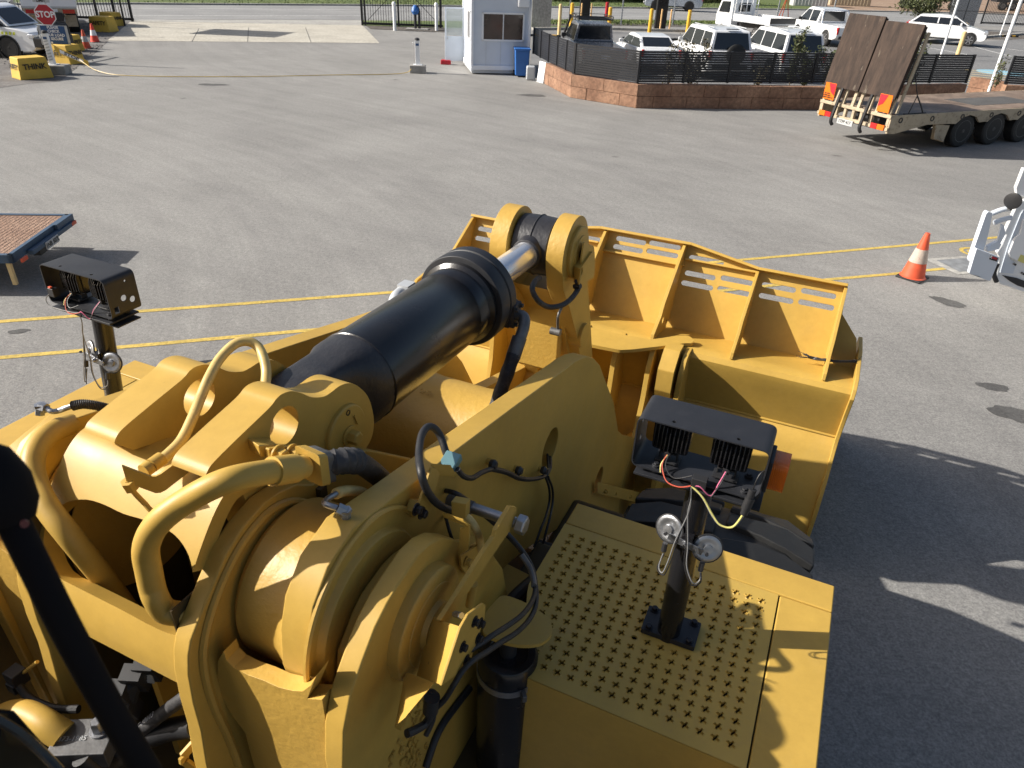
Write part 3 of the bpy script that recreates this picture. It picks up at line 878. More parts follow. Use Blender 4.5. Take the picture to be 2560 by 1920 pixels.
# painted steel pipes
mb = MB()
tube(mb, [(-2.124,1.33,2.647),(-2.111,1.24,2.692),(-2.022,1.12,2.771),(-1.97,1.03,2.805),(-1.939,0.97,2.798),(-1.906,0.93,2.774),(-1.857,0.9,2.746),(-1.781,0.87,2.717),(-1.696,0.86,2.64),(-1.691,0.9,2.459),(-1.752,0.98,2.175),(-1.768,1.03,2.028)], .033, 20, 8)
obj('steel_pipe', mb, 'yellow', fr)
mb = MB()
RP_ = [(-1.14,1.203,2.868),(-1.15,1.097,2.922),(-1.17,1.002,2.961),(-1.21,0.954,2.951),(-1.27,0.919,2.908),(-1.31,0.884,2.872),(-1.34,0.864,2.832),(-1.36,0.85,2.787),(-1.37,0.845,2.746),(-1.37,0.84,2.694),(-1.37,0.836,2.645),(-1.36,0.83,2.613)]
tube(mb, RP_ + [(-1.35,0.834,2.569),(-1.33,0.846,2.552),(-1.3,0.883,2.527)], .033, 20, 8)
obj('steel_pipe', mb, 'yellow', fr)
# clamp collar, coupler and armoured hose
mb = MB(); a = RP_[1]; b = RP_[0]
d = (Vector(b) - Vector(a)).normalized()
cyl(mb, Vector(a) + d * .0, Vector(a) + d * .085, .0395, seg=24)
obj('pipe_clamp', mb, 'yellow', fr)
mb = MB()
c0 = Vector(b) + d * .02
extr(mb, rc([(-.055, -.045), (.055, -.045), (.055, .045), (-.055, .045)], .012), 0, .035, lambda x, y, t: tuple(c0 + d * t + d.cross(Vector((0, 0, 1))).normalized() * y + Vector((0, 0, 1)) * x))
fl = obj('coupler_flange', mb, 'yellow', fr, .003)
mb = MB()
extr(mb, rc([(-.055, -.04), (.055, -.04), (.055, .04), (-.055, .04)], .02), .036, .066, lambda x, y, t: tuple(c0 + d * t + d.cross(Vector((0, 0, 1))).normalized() * y + Vector((0, 0, 1)) * x))
obj('coupler_half', mb, 'steel_dull', fl, .003)
mb = MB()
hp_ = [tuple(c0 + d * .06)] + [(-1.1,1.306,2.832),(-1.09,1.35,2.808),(-1.09,1.395,2.763),(-1.1,1.455,2.691),(-1.12,1.526,2.603),(-1.14,1.586,2.52),(-1.18,1.644,2.405)]
tube(mb, hp_, lambda t, i: (.036 + (.004 if i % 3 == 0 else 0)) if t < .35 else .031 + .0025 * (i % 2), 16, 8)
obj('armoured_hose', mb, 'rubber_dusty', fr)
# cream hose arching over the lugs
mb = MB()
tube(mb, [(-1.49,0.998,2.877),(-1.49,1.026,2.877),(-1.5,1.073,2.874),(-1.51,1.13,2.882),(-1.53,1.195,2.909),(-1.56,1.262,2.934),(-1.58,1.325,2.967),(-1.6,1.395,2.992),(-1.59,1.45,3.018),(-1.57,1.484,3.02),(-1.54,1.497,3.004),(-1.5,1.476,2.979),(-1.47,1.447,2.952),(-1.44,1.401,2.926)], lambda t, i: .0155, 14, 8)
ch = obj('lubrication_hose', mb, 'cream_hose', fr)
mb = MB()
for a, b in ([(-1.49,0.98,2.88),(-1.49,1.002,2.881)], [(-1.49,1.006,2.881),(-1.49,1.042,2.882)]):
    cyl(mb, a, b, .02, seg=6 if a[0] < -1.5 else 16)
obj('hose_end', mb, 'yellow', ch)

# grease fittings with sprung hoses on both arms
def fitting(pts, hosepts, hosemat):
    mb = MB()
    cyl(mb, pts[0], pts[1], .014, seg=6)
    cyl(mb, pts[1], (pts[1][0], pts[1][1], pts[1][2] + .01), .017, seg=6)
    cyl(mb, pts[1], pts[2], .016, seg=6)
    tube(mb, pts[2:], .0085, 10)
    f_ = obj('grease_elbow', mb, 'zinc', L)
    mb = MB()
    tube(mb, hosepts, lambda t, i: .0135 + .0025 * (i % 2), 12, 14)
    obj('spring_guard', mb, hosemat, f_)
fitting([(-0.98,1.161,2.766),(-0.98,1.166,2.798),(-1,1.157,2.811),(-1.02,1.151,2.816),(-1.04,1.155,2.814),(-1.06,1.189,2.794),(-1.06,1.233,2.783)], [(-1.06,1.228,2.785),(-1.07,1.273,2.758),(-1.08,1.324,2.718),(-1.09,1.378,2.67),(-1.1,1.426,2.615)], 'cream_hose')
fitting([(-2.05,1.075,2.83),(-2.05,1.085,2.854),(-2.03,1.089,2.852),(-2.01,1.091,2.846),(-2,1.107,2.843),(-1.98,1.114,2.853),(-1.96,1.131,2.86)], [(-1.96,1.126,2.861),(-1.94,1.142,2.865),(-1.92,1.163,2.856),(-1.9,1.184,2.841),(-1.88,1.195,2.829),(-1.87,1.205,2.811)], 'rubber_dusty')
mb = MB()
quadslab(mb, [(-1.86,1.193,2.817),(-1.86,1.222,2.852),(-1.86,1.23,2.842),(-1.86,1.204,2.808)], .04, (0, 1, 0))
a = [(-1.8,1.191,2.867),(-1.76,1.188,2.886)]
cyl(mb, a[0], a[1], .018, seg=6)
quadslab(mb, [(-1.86,1.222,2.854),(-1.75,1.206,2.897),(-1.75,1.204,2.89),(-1.86,1.225,2.844)], .01, (0, 1, 0))
obj('hose_bracket', mb, 'yellow', fr, .002)

# ---- bucket
bk = thing('bucket', '', ''); del bk['label'], bk['category']; bk.parent = L
VB0, VB1 = -3.12, 0.455
poly = [(5.42, 1.50), (5.05, 1.575)] + [(4.97, 1.588), (4.925, 1.575), (4.905, 1.54), (4.91, 1.50), (4.95, 1.40), (5.03, 1.10), (4.90, 1.00), (4.72, .84), (4.60, .68), (4.53, .52), (4.52, .36), (4.58, .22), (4.72, .12), (4.95, .07), (6.9, .05)]
up_ = poly[:11]; lo_ = poly[9:]
def sheet_v(name, pl, th, v0, v1, mat, parent, bev=.0):
    a = offs(pl, th); 
    mb = MB(); extr(mb, list(pl) + list(reversed(a)), v0, v1, FV)
    return obj(name, mb, mat, parent, bev)
shell_top = sheet_v('shell_shelf', [(5.45, 1.495)] + poly[1:8], .025, VB0, VB1, 'yellow', bk)
low = [(5.032, 1.10), (4.97, 1.03), (4.91, .91), (4.86, .77), (4.82, .60), (4.80, .44), (4.81, .30), (4.86, .18), (4.78, .10), (5.0, .07), (6.9, .05)]
shell_low = sheet_v('shell_back', crv2(low, 3), .03, VB0, VB1, 'yellow', bk)
mb = MB(); tube(mb, [(VB0, 5.03, 1.105), (VB1, 5.03, 1.105)], .012, 8, 0); obj('weld_bead', mb, 'yellow', bk)
# spill guard plane: x across, b up the slope
GO = (5.42, 1.5); GB = (.447, .894)
FK = lambda a, b, t: (a, GO[0] + GB[0] * b + GB[1] * t, GO[1] + GB[1] * b - GB[0] * t)
def K(pts): return [tuple(p) for p in pts]
CB = -1.335
topR = K([(-0.983,0.716),(-0.947,0.721),(-0.391,0.597),(0.243,0.605)])
topR = [(topR[0][0], .705), (topR[1][0], .70), (topR[2][0], .605), (topR[3][0], .605)]
wR = [tuple(p) for p in [(0.281,0.38),(0.423,0.221),(0.475,0.041)]]
outl = [(VB0 - .02, 0), (wR[2][0], -.0), wR[1], wR[0], (topR[3][0] + .015, .605)] + [topR[2], topR[1]] + [(2 * CB - topR[1][0], .70), (2 * CB - topR[2][0], .605), (2 * CB - topR[3][0] - .015, .605), (VB0 + .16, .42), (VB0, .16)]
slots = []
for e in ([(-0.932,0.586),(-0.691,0.597)], [(-0.935,0.458),(-0.725,0.467)], [(-0.645,0.473),(-0.429,0.482)], [(-0.943,0.373),(-0.724,0.384)], [(-0.649,0.386),(-0.432,0.392)], [(-0.323,0.482),(-0.107,0.492)], [(-0.029,0.496),(0.186,0.501)], [(-0.324,0.394),(-0.104,0.405)], [(-0.028,0.408),(0.194,0.412)]):
    slots.append((e[0], e[1]))
sl2 = [(( 2 * CB - b_[0], b_[1]), (2 * CB - a_[0], a_[1])) for a_, b_ in slots]
cen = [tuple(e) for e in ([(-1.569,0.631),(-1.348,0.642)], [(-1.283,0.643),(-1.058,0.655)], [(-1.578,0.561),(-1.357,0.571)], [(-1.288,0.572),(-1.06,0.587)])]
holes = []
for a_, b_ in slots + sl2 + cen:
    r_ = .021
    y_ = (a_[1] + b_[1]) / 2
    x0, x1 = min(a_[0], b_[0]) + .0, max(a_[0], b_[0])
    holes.append([(x1 + r_ * math.cos(t), y_ + r_ * math.sin(t)) for t in [(-90 + 18 * k) * PI / 180 for k in range(11)]] + [(x0 - r_ * math.cos(t), y_ - r_ * math.sin(t)) for t in [(-90 + 18 * k) * PI / 180 for k in range(11)]])
sg = obj('spill_guard', extr(MB(), outl, 0, .022, FK, holes), 'yellow', bk)
# top lips
def lip(a_, b_, w=.075, th=.022):
    mb = MB()
    P = [FK(a_[0], a_[1], .024), FK(b_[0], b_[1], .024), FK(b_[0], b_[1], -w), FK(a_[0], a_[1], -w)]
    quadslab(mb, P, th, (0, -GB[0], -GB[1]))
    return obj('guard_lip', mb, 'yellow', sg, .003)
lip((2 * CB - topR[1][0], .70), topR[1]); lip(topR[1], topR[2]); lip(topR[2], (topR[3][0] + .02, .605))
lip((2 * CB - topR[2][0], .605), (2 * CB - topR[1][0], .70)); lip((2 * CB - topR[3][0] - .02, .605), (2 * CB - topR[2][0], .605))
q_ = [(-1.664,0.524),(-1.017,0.519)]; qq = [(-0.98,0.551),(-0.398,0.579)]
zmid = .52
lip((-1.72 + .03, zmid), (-.97, zmid), .05, .016); lip((-.97, zmid + .055), (-.40, zmid + .055), .05, .016); lip((2 * CB + .40, zmid + .055), (-1.72, zmid + .055), .05, .016)
# ribs
ribp = [(5.735, 2.115)] + [(5.42 + .055 * math.cos(math.radians(a)), 1.5 + .055 * math.sin(math.radians(a))) for a in range(63, 172, 12)] + [(4.93, 1.588), (4.945, 1.635), (5.12, 1.72), (5.17, 1.80), (5.655, 2.125)]
for v in (.255, -.395, -1.0, -1.675, -2.275, -2.92):
    hs = [circ((5.20, 1.655), .03, 18)] if v in (-1.0, -1.675) else []
    top = 0.705 if v in (-1.0, -1.675) else .605
    f_ = top / .705
    pr = [(GO[0] + (p[0] - GO[0]) * (f_ if p[1] > 1.9 else 1) , GO[1] + (p[1] - GO[1]) * (f_ if p[1] > 1.9 else 1)) for p in ribp]
    rb = obj('guard_rib', extr(MB(), pr, v - .012, v + .012, FV, hs), 'yellow', sg, .003)
# half-moon gussets beside the ribs
for (x, y) in ():
    mb = MB(); extr(mb, arcp((x, .0), .055, 0, 180, 14), -.03, -.003, FK); obj('round_gusset', mb, 'yellow', sg)
# hinge shelf tongue
tg = rc([(-1.639,4.861),(-1.553,4.637),(-1.471,4.582),(-1.153,4.611),(-1.075,4.665),(-0.837,4.876),(-0.75,4.958),(-0.698,4.987),(-0.702,5.056),(-0.752,5.096),(-0.834,5.059),(-0.919,4.965),(-0.997,4.893),(-1.257,4.86),(-1.471,4.861)], .02, 4)
plate('hinge_shelf', tg, 1.592, 1.618, FZ, 'yellow', bk, bev=.005)
hg = rc([(5.0, 1.59), (4.80, 1.59), (4.72, 1.45), (4.70, 1.2), (4.62, .95), (4.42, .75), (4.36, .5), (4.40, .25), (4.6, .15), (5.0, .6), (5.05, 1.1)], .06)
for v in ([(-1.508,1.492)][0][0], [(-1.217,1.507)][0][0], [(-0.944,1.586)][0][0], [(-0.699,1.546)][0][0], -2.0, -2.25, -1.75):
    plate('hinge_plate', hg if v < -.5 else rc([(5.02, 1.56), (4.90, 1.56), (4.84, 1.3), (4.62, .85), (4.45, .6), (4.45, .3), (4.7, .2), (5.0, .9)], .05), v - .025, v + .012, FV, 'yellow', bk, bev=.006)
q = [(-0.799,4.72,1.455)][0]
mb = MB(); extr(mb, rc([(4.93, 1.62), (4.80, 1.62), (4.68, 1.50), (4.68, 1.32), (4.75, 1.18), (4.95, 1.1)], .01), q[0] - .07, q[0] + .05, FV)
obj('stop_block', mb, 'yellow', bk, .01)
# end plates with cutting edge
sp = [(4.90, 1.585), (4.99, 1.63), (5.40, 1.66), (5.75, 1.62), (5.80, 1.50), (6.3, 1.0), (6.9, .05), (4.96, .05), (4.82, .16), (4.77, .36), (4.77, .56), (4.83, .80), (4.93, .98), (4.98, 1.10), (4.93, 1.35), (4.87, 1.52)]
for v0 in (VB1 - .004, VB0 - .026):
    side = plate('end_plate', sp, v0, v0 + .03, FV, 'yellow', bk, bev=.006)
plate('cutting_edge', [(6.7, .0), (7.15, .02), (7.15, .04), (6.7, .09)], VB0, VB1, FV, 'steel_dull', bk, bev=.004)
# frayed black strap wrapped round the rib
mb = MB()
sa = [(0.122,5.23,1.6),(0.182,5.231,1.6),(0.241,5.114,1.66),(0.343,5.157,1.66),(0.449,5.247,1.64)]
for k in range(9):
    o_ = [(random.uniform(-.008, .008), random.uniform(-.01, .01), random.uniform(-.008, .008)) for _ in sa]
    tube(mb, [tuple(Vector(p) + Vector(o)) for p, o in zip(sa, o_)], .004, 5, 4)
for k in range(14):
    p = Vector(sa[0]) ; e = p + Vector((random.uniform(-.09, -.02), random.uniform(-.03, .03), random.uniform(-.02, .02)))
    tube(mb, [p + Vector((.03, 0, 0)), e], .002, 4, 0)
    p = Vector(sa[-1]); e = p + Vector((random.uniform(-.03, .03), random.uniform(-.05, .05), random.uniform(-.02, .03)))
    tube(mb, [p, e], .002, 4, 0)
obj('frayed_strap', mb, 'black_plastic', bk)

# ---- right front tyre
def big_tyre(cx, cy_, cz, R, w, name='front_tyre'):
    mb = MB()
    prof = [(-w / 2 + .02, R * .52), (-w / 2, R * .62), (-w / 2 - .01, R * .78), (-w / 2 + .03, R * .90), (-w / 2 + .10, R * .955), (-w / 4, R * .965), (0, R * .97), (w / 4, R * .965), (w / 2 - .10, R * .955), (w / 2 - .03, R * .90), (w / 2 + .01, R * .78), (w / 2, R * .62), (w / 2 - .02, R * .52)]
    lathe(mb, (cx, cy_, cz), (1, 0, 0), prof, 96)
    t = obj(name, mb, 'tyre', L)
    N = 24
    mb = MB()
    for k in range(N):
        for s in (1, -1):
            a0 = 2 * PI * (k + (.5 if s > 0 else 0)) / N
            # chunky lug: wide at the shoulder, narrow at the centre
            def P(x, a, r): return (cx + s * x, cy_ + r * math.cos(a), cz + r * math.sin(a))
            da = 2 * PI / N
            pr = [(.02, a0 + da * .18), (.02, a0 + da * .62), (w * .22, a0 + da * .70), (w * .36, a0 + da * .80), (w * .53, a0 + da * .84), (w * .53, a0 + da * .12), (w * .36, a0 + da * .10), (w * .22, a0 + da * .0)]
            rr = [R, R, R * .998, R * .99, R * .945, R * .945, R * .99, R * .998]
            top = [P(x, a, r) for (x, a), r in zip(pr, rr)]
            bot = [P(x * .97, a, r * .93 if i in (4, 5) else R * .94) for i, ((x, a), r) in enumerate(zip(pr, rr))]
            n = len(top)
            mb.add(top + bot, [tuple(range(n)), tuple(range(2 * n - 1, n - 1, -1))] + [(i, (i + 1) % n, (i + 1) % n + n, i + n) for i in range(n)])
    obj('tread', mb, 'tyre', t, .012, 2)
    mb = MB(); lathe(mb, (cx, cy_, cz), (1, 0, 0), [(-w * .3, R * .53), (w * .3, R * .53), (w * .42, R * .5), (w * .30, R * .45), (w * .22, R * .2), (w * .32, R * .18), (w * .34, 0.001)], 40)
    obj('wheel_rim', mb, 'yellow', t)
    return t
big_tyre(-.10, 2.50, .96, .96, .80)
big_tyre(2 * VC + .10, 2.50, .96, .96, .80)
big_tyre(-.10, -2.6, .96, .96, .80, 'rear_tyre')
big_tyre(2 * VC + .10, -2.6, .96, .96, .80, 'rear_tyre')

# ---- fenders
ZF = 2.0
def cross(cx, cy_, r, rot):
    pts = []
    for k in range(4):
        a = rot + k * PI / 2
        for (da, rr) in ((-.22, 1.0), (.22, 1.0), (PI / 4, .36)):
            pts.append((cx + rr * r * math.cos(a + da), cy_ + rr * r * math.sin(a + da)))
    return pts
def fender(mx):
    """mx maps the across coordinate (identity or mirror)"""
    f = thing('front_fender', '', ''); del f['label'], f['category']; f.parent = L
    def Z(pts): return [(mx(x), y) for x, y in pts]
    plate('nose_panel', Z([(-.705, 2.259), (-.705, 2.405), (.385, 2.405), (.385, 2.259)]), ZF - .03, ZF, FZ, 'yellow', f, bev=.006)
    plate('edge_panel', Z([(.193, 1.30), (.193, 2.253), (.385, 2.253), (.385, 1.30)]), ZF - .03, ZF, FZ, 'yellow', f, bev=.006)
    # tread panel: one cell per punched hole, raised lip round each
    tmb = MB()
    SX, SY = .0489, .0434
    X0, Y0 = -.652 - SX / 2, 2.19 + SY / 2
    xl = lambda y: -.705 if y > 1.85 else -.705 + (1.85 - y) * .387
    def flat(pts, z=ZF): tmb.add([(mx(p[0]), p[1], z) for p in pts], [tuple(range(len(pts)))])
    flat([(-.705, Y0), (.187, Y0), (.187, 2.253), (-.705, 2.253)])
    YB = Y0 - 16 * SY
    flat([(xl(YB), YB), (-.56, 1.475), (.187, 1.475), (.187, YB)])
    for j in range(16):
        yt = Y0 - j * SY; yb = yt - SY
        i0 = 0
        while X0 + i0 * SX < xl(yb): i0 += 1
        flat([(xl(yb), yb), (X0 + i0 * SX, yb), (X0 + i0 * SX, yt), (xl(yt), yt)])
        flat([(X0 + 17 * SX, yb), (.187, yb), (.187, yt), (X0 + 17 * SX, yt)])
        for i in range(i0, 17):
            xa = X0 + i * SX; cell = [(xa, yb), (xa + SX, yb), (xa + SX, yt), (xa, yt)]
            cx_, cy_ = xa + SX / 2, (yb + yt) / 2
            if -.245 < cx_ < -.055 and 1.80 < cy_ < 2.0:
                flat(cell); continue
            h_ = circ((cx_, cy_), .010, 12) if abs(cx_ + .26) < .025 and abs(cy_ - 1.80) < .022 else cross(cx_, cy_, .0135, 1.13)
            k_ = len(h_)
            o_ = [(cx_ + (p[0] - cx_) * 1.3, cy_ + (p[1] - cy_) * 1.3) for p in h_]
            fl2 = cell + o_
            tr = tessellate_polygon([[Vector((p[0], p[1], 0)) for p in cell], [Vector((p[0], p[1], 0)) for p in o_]])
            tmb.add([(mx(p[0]), p[1], ZF) for p in fl2], [tuple(t_) for t_ in tr])
            rim = [(mx(p[0]), p[1], ZF) for p in o_] + [(mx(cx_ + (p[0] - cx_) * 1.08), cy_ + (p[1] - cy_) * 1.08, ZF + .003) for p in h_] + [(mx(p[0]), p[1], ZF - .006) for p in h_]
            tmb.add(rim, [(a, (a + 1) % k_, (a + 1) % k_ + k_, a + k_) for a in range(k_)] + [(a + k_, (a + 1) % k_ + k_, (a + 1) % k_ + 2 * k_, a + 2 * k_) for a in range(k_)])
    tp = obj('tread_panel', tmb, 'yellow_dirty', f)
    for fc in tp.data.polygons:
        pass
    if sum(1 for fc in tp.data.polygons if fc.normal.z < 0) > len(tp.data.polygons) / 2: tp.data.flip_normals()
    mb = MB()
    P = lambda x, y, z: (mx(x), y, z)
    quadslab(mb, [P(-.56, 1.475, ZF - .004), P(.187, 1.475, ZF - .004), P(.187, 1.46, 1.15), P(-.56, 1.46, 1.15)], .012, (0, 1, 0))
    quadslab(mb, [P(.383, 1.30, ZF - .03), P(.383, 2.405, ZF - .03), P(.383, 2.405, 1.85), P(.383, 1.30, 1.3)], .012 * (mx(0) - mx(1)), (1, 0, 0))
    quadslab(mb, [P(-.703, 1.85, ZF - .01), P(-.703, 2.405, ZF - .03), P(-.703, 2.405, 1.86), P(-.703, 1.85, 1.3)], .012 * (mx(1) - mx(0)), (1, 0, 0))
    quadslab(mb, [P(-.703, 1.85, ZF - .01), P(-.56, 1.475, ZF - .01), P(-.56, 1.475, 1.3), P(-.703, 1.85, 1.3)], .012, (0, 1, 0))
    quadslab(mb, [P(-.70, 2.403, ZF - .03), P(.38, 2.403, ZF - .03), P(.38, 2.403, 1.86), P(-.70, 2.403, 1.86)], -.012, (0, 1, 0))
    obj('skirt', mb, 'yellow', f)
    mb = MB(); box(mb, (mx(-.2), 1.9, 1.90), (.9, .82, .01)); obj('inner_liner', mb, 'shade_dark', f)
    mb = MB(); box(mb, (mx(.19), 1.86, 1.955), (.03, .78, .03)); box(mb, (mx(-.2), 2.256, 1.955), (.9, .03, .03)); obj('support_rail', mb, 'shade_dark', f)
    return f
fender(lambda x: x)
fender(lambda x: 2 * VC - x)

# ---- light masts
LZR = 2.74
def light_mast(x0, lean, zb, dz, right):
    m_ = thing('light_mast', '', ''); del m_['label'], m_['category']; m_.parent = L
    X = lambda x: x + x0          # x measured from the mast
    base = Vector((X(0), 1.87, 2.0)); topp = Vector((X(lean), 1.87, 2.70 + dz))
    mb = MB(); cyl(mb, base, topp, .041, seg=36)
    box(mb, (X(0 + lean * .7), 1.822, 2.50 + dz), (.035, .03, .05))
    obj('post', mb, 'black', m_)
    if right:
        bpz = [(p[0], p[1]) for p in [(-0.25,1.951),(-0.054,1.955),(-0.053,1.834),(-0.248,1.83)]]
    else:
        bpz = [(X(-.1), 1.96), (X(.07), 1.96), (X(.07), 1.8), (X(-.1), 1.8)]
    mb = MB(); extr(mb, rc(bpz, .008), 2.003, 2.024, FZ); bpl = obj('base_plate', mb, 'black_panel', m_, .003)
    mb = MB()
    cx_ = sum(p[0] for p in bpz) / 4; cy_ = sum(p[1] for p in bpz) / 4
    for p in bpz:
        hexbolt(mb, (p[0] + (cx_ - p[0]) * .25, p[1] + (cy_ - p[1]) * .25, 2.024), (0, 0, 1), .0115, .012)
    obj('hex_bolt', mb, 'black_bolt', bpl)
    # box frame, open front and back: 0.385 wide, 0.18 tall, 0.15 deep
    bx0, bx1 = X(-.215 + lean), X(.175 + lean)
    z0, z1 = 2.745 + dz, 2.925 + dz
    ya, yb = 1.80, 1.95
    out = rc([(bx0, z0), (bx1, z0), (bx1, z1), (bx0, z1)], .025, 5)
    inn_ = rc([(bx0 + .004, z0 + .004), (bx1 - .004, z0 + .004), (bx1 - .004, z1 - .004), (bx0 + .004, z1 - .004)], .021, 5)
    mb = MB(); n = len(out)
    for lo in (out, inn_):
        pass
    vs = [(p[0], ya, p[1]) for p in out] + [(p[0], ya, p[1]) for p in inn_] + [(p[0], yb, p[1]) for p in out] + [(p[0], yb, p[1]) for p in inn_]
    fs = []
    for i in range(n):
        j = (i + 1) % n
        fs += [(i, j, j + n, i + n), (2 * n + i, 3 * n + i, 3 * n + j, 2 * n + j), (i, i + 2 * n, j + 2 * n, j), (i + n, j + n, j + 3 * n, i + 3 * n)]
    mb.add(vs, fs)
    hs = obj('lamp_housing', mb, 'black_panel', m_)
    cut = MB()
    for dx in (-.11, .08):
        cyl(cut, (X(dx + lean), 1.825, z1 - .03), (X(dx + lean), 1.825, z1 + .03), .0065, seg=16)
    if not right:
        for (yy, zz, r_) in ((1.875, z0 + .075, .014), (1.915, z0 + .055, .014), (1.90, z0 + .145, .005)):
            cyl(cut, (bx1 - .03, yy, zz), (bx1 + .03, yy, zz), r_, seg=20)
        box(cut, (bx1, 1.83, z0 + .035), (.06, .022, .03))
    else:
        for zz in (.065, .13):
            cyl(cut, (bx0 - .03, 1.87, z0 + zz), (bx0 + .03, 1.87, z0 + zz), .011, seg=18)
    co = obj('cut', cut, None, m_)
    bpy.context.view_layer.update(); boolean(hs, co)
    # support tray under the housing
    mb = MB(); box(mb, (X(-.02 + lean), 1.865, z0 - .02), (.36, .15, .008))
    box(mb, (X(.06 + lean), 1.865, z0 - .035), (.25, .12, .006))
    for dx, dy in ((-.14, -.04), (.13, -.04), (-.14, .04), (.13, .04)):
        cyl(mb, (X(dx + lean), 1.865 + dy, z0 - .02), (X(dx + lean), 1.865 + dy, z0 + .012), .013, seg=14)
        hexbolt(mb, (X(dx + lean), 1.865 + dy, z0 + .004), (0, 0, 1), .009, .01)
    obj('support_tray', mb, 'black_panel', m_, .002)
    # two finned work lamps
    for dx in (-.115, .065):
        lx = X(dx + lean)
        mb = MB()
        W_, H_ = .112, .112
        zc = z0 + .098
        tl = math.radians(0)
        yr = 1.865
        extr(mb, rc([(lx - W_ / 2, zc - H_ / 2), (lx + W_ / 2, zc - H_ / 2), (lx + W_ / 2 + .003, zc + H_ / 2), (lx - W_ / 2 - .003, zc + H_ / 2)], .012, 4), yr, yr + .035, FU)
        lm = obj('work_lamp', mb, 'black', m_, .004)
        mb = MB()
        for k in range(9):
            fx = lx - W_ / 2 + .006 + k * (W_ - .012) / 8
            dpt = .032 - .012 * abs(k - 4) / 4
            extr(mb, [(yr + .002, zc - H_ / 2 + .004), (yr - dpt, zc - H_ / 2 + .018), (yr - dpt, zc + H_ / 2 - .03), (yr - .012, zc + H_ / 2 - .008), (yr + .002, zc + H_ / 2 - .004)], fx - .0019, fx + .0019, FV)
        obj('cooling_fins', mb, 'black', lm, .0012)
        mb = MB(); box(mb, (lx, yr + .012, zc - H_ / 2 - .006), (.05, .03, .006))
        for s in (-1, 1): box(mb, (lx + s * .027, yr + .012, zc - H_ / 2 - .002), (.005, .026, .045))
        box(mb, (lx, yr - .018, zc - H_ / 2 + .004), (.02, .018, .02))
        box(mb, (lx, yr + .012, z0 + .014), (.075, .07, .006))
        obj('lamp_bracket', mb, 'black_plastic', lm, .001)
    # horn pair on the mast
    hz = 2.50 + dz
    hy = 1.808
    mb = MB(); beam(mb, (X(-.06 + lean * .7), hy, hz + .006), (X(.055 + lean * .7), hy - .005, hz - .012), .004, .026, (0, 0, 1))
    hexbolt(mb, (X(lean * .7), hy - .004, hz - .002), (0, -1, 0), .01, .01)
    obj('horn_bracket', mb, 'zinc', m_, .001)
    for s, hx in ((-1, X(-.062 + lean * .7)), (1, X(.064 + lean * .7))):
        zz = hz + (.012 if s < 0 else -.018)
        mb = MB(); lathe(mb, (hx, hy + .03, zz), (s * .35, -1, .35), [(0, .030), (.002, .046), (.006, .047), (.009, .042), (.010, .032), (.007, .026), (.008, .016), (.016, .014), (.017, .002)], 36)
        hn = obj('horn', mb, 'zinc', m_)
        mb = MB(); lathe(mb, (hx, hy + .03, zz), (s * .35, -1, .35), [(.000, .046), (.001, .050), (.006, .050), (.007, .046)], 36)
        cyl(mb, (hx - .002, hy - .005, zz - .035), (hx - .002, hy - .012, zz - .065), .009, seg=10)
        cyl(mb, (hx + s * .005, hy - .012, zz + .012), (hx + s * .006, hy - .02, zz + .014), .006, seg=8)
        obj('horn_seal', mb, 'black_plastic', hn)
    # wiring
    wl = X(-.115 + lean); wr = X(.065 + lean); zb_ = z0 + .035
    jn = (X(-.02 + lean), 1.79, z0 - .005)
    def wire(pts, mat, r=.0021):
        mb = MB(); tube(mb, pts, r, 6, 7); return obj('wire', mb, mat, m_)
    wire([(wl, 1.84, zb_ + .012), (wl - .005, 1.81, zb_ - .01), (wl + .02, 1.785, zb_ - .045), (wl + .06, 1.78, zb_ - .05), jn], 'wire_red')
    wire([(wl + .004, 1.84, zb_ + .012), (wl + .006, 1.81, zb_ - .012), (wl + .04, 1.79, zb_ - .03), (wl + .09, 1.80, zb_ - .01)], 'rubber')
    wire([(wl + .002, 1.84, zb_ + .012), (wl - .009, 1.812, zb_ - .008), (wl - .004, 1.795, zb_ - .028)], 'wire_yellow')
    wire([(wr, 1.84, zb_ + .012), (wr - .01, 1.81, zb_ - .015), (wr - .024, 1.79, zb_ - .055), (wr - .06, 1.785, zb_ - .03), jn], 'wire_pink')
    wire([(wr + .003, 1.84, zb_ + .012), (wr - .006, 1.808, zb_ - .018), (wr - .022, 1.788, zb_ - .058)], 'rubber')
    if right:
        ex = X(.16 + lean)
        wire([jn, (X(.02 + lean), 1.785, z0 - .03), (X(.06 + lean), 1.78, z0 - .08), (X(.09 + lean), 1.775, z0 - .105), (X(.125 + lean), 1.78, z0 - .10), (ex - .015, 1.79, z0 - .045)], 'wire_yellow', .003)
        wire([jn, (X(.02 + lean), 1.79, z0 - .036), (X(.058 + lean), 1.785, z0 - .086), (X(.09 + lean), 1.78, z0 - .11), (X(.125 + lean), 1.785, z0 - .105), (ex - .012, 1.79, z0 - .05)], 'wire_white', .003)
        mb = MB(); cyl(mb, (ex - .015, 1.79, z0 - .05), (ex - .008, 1.80, z0 + .04), .011, seg=12); cyl(mb, (ex - .014, 1.79, z0 - .03), (ex - .009, 1.797, z0 + .01), .014, seg=12)
        obj('inline_connector', mb, 'black_plastic', m_)
        wire([(ex - .008, 1.80, z0 + .04), (ex - .006, 1.79, z0 + .075), (ex, 1.80, z0 + .10), (ex + .015, 1.82, z0 + .11)], 'rubber', .002)
        mb = MB(); box(mb, (bx1 + .006, 1.875, z0 + .075), (.012, .10, .11)); cl_ = obj('marker_base', mb, 'black_plastic', m_, .003)
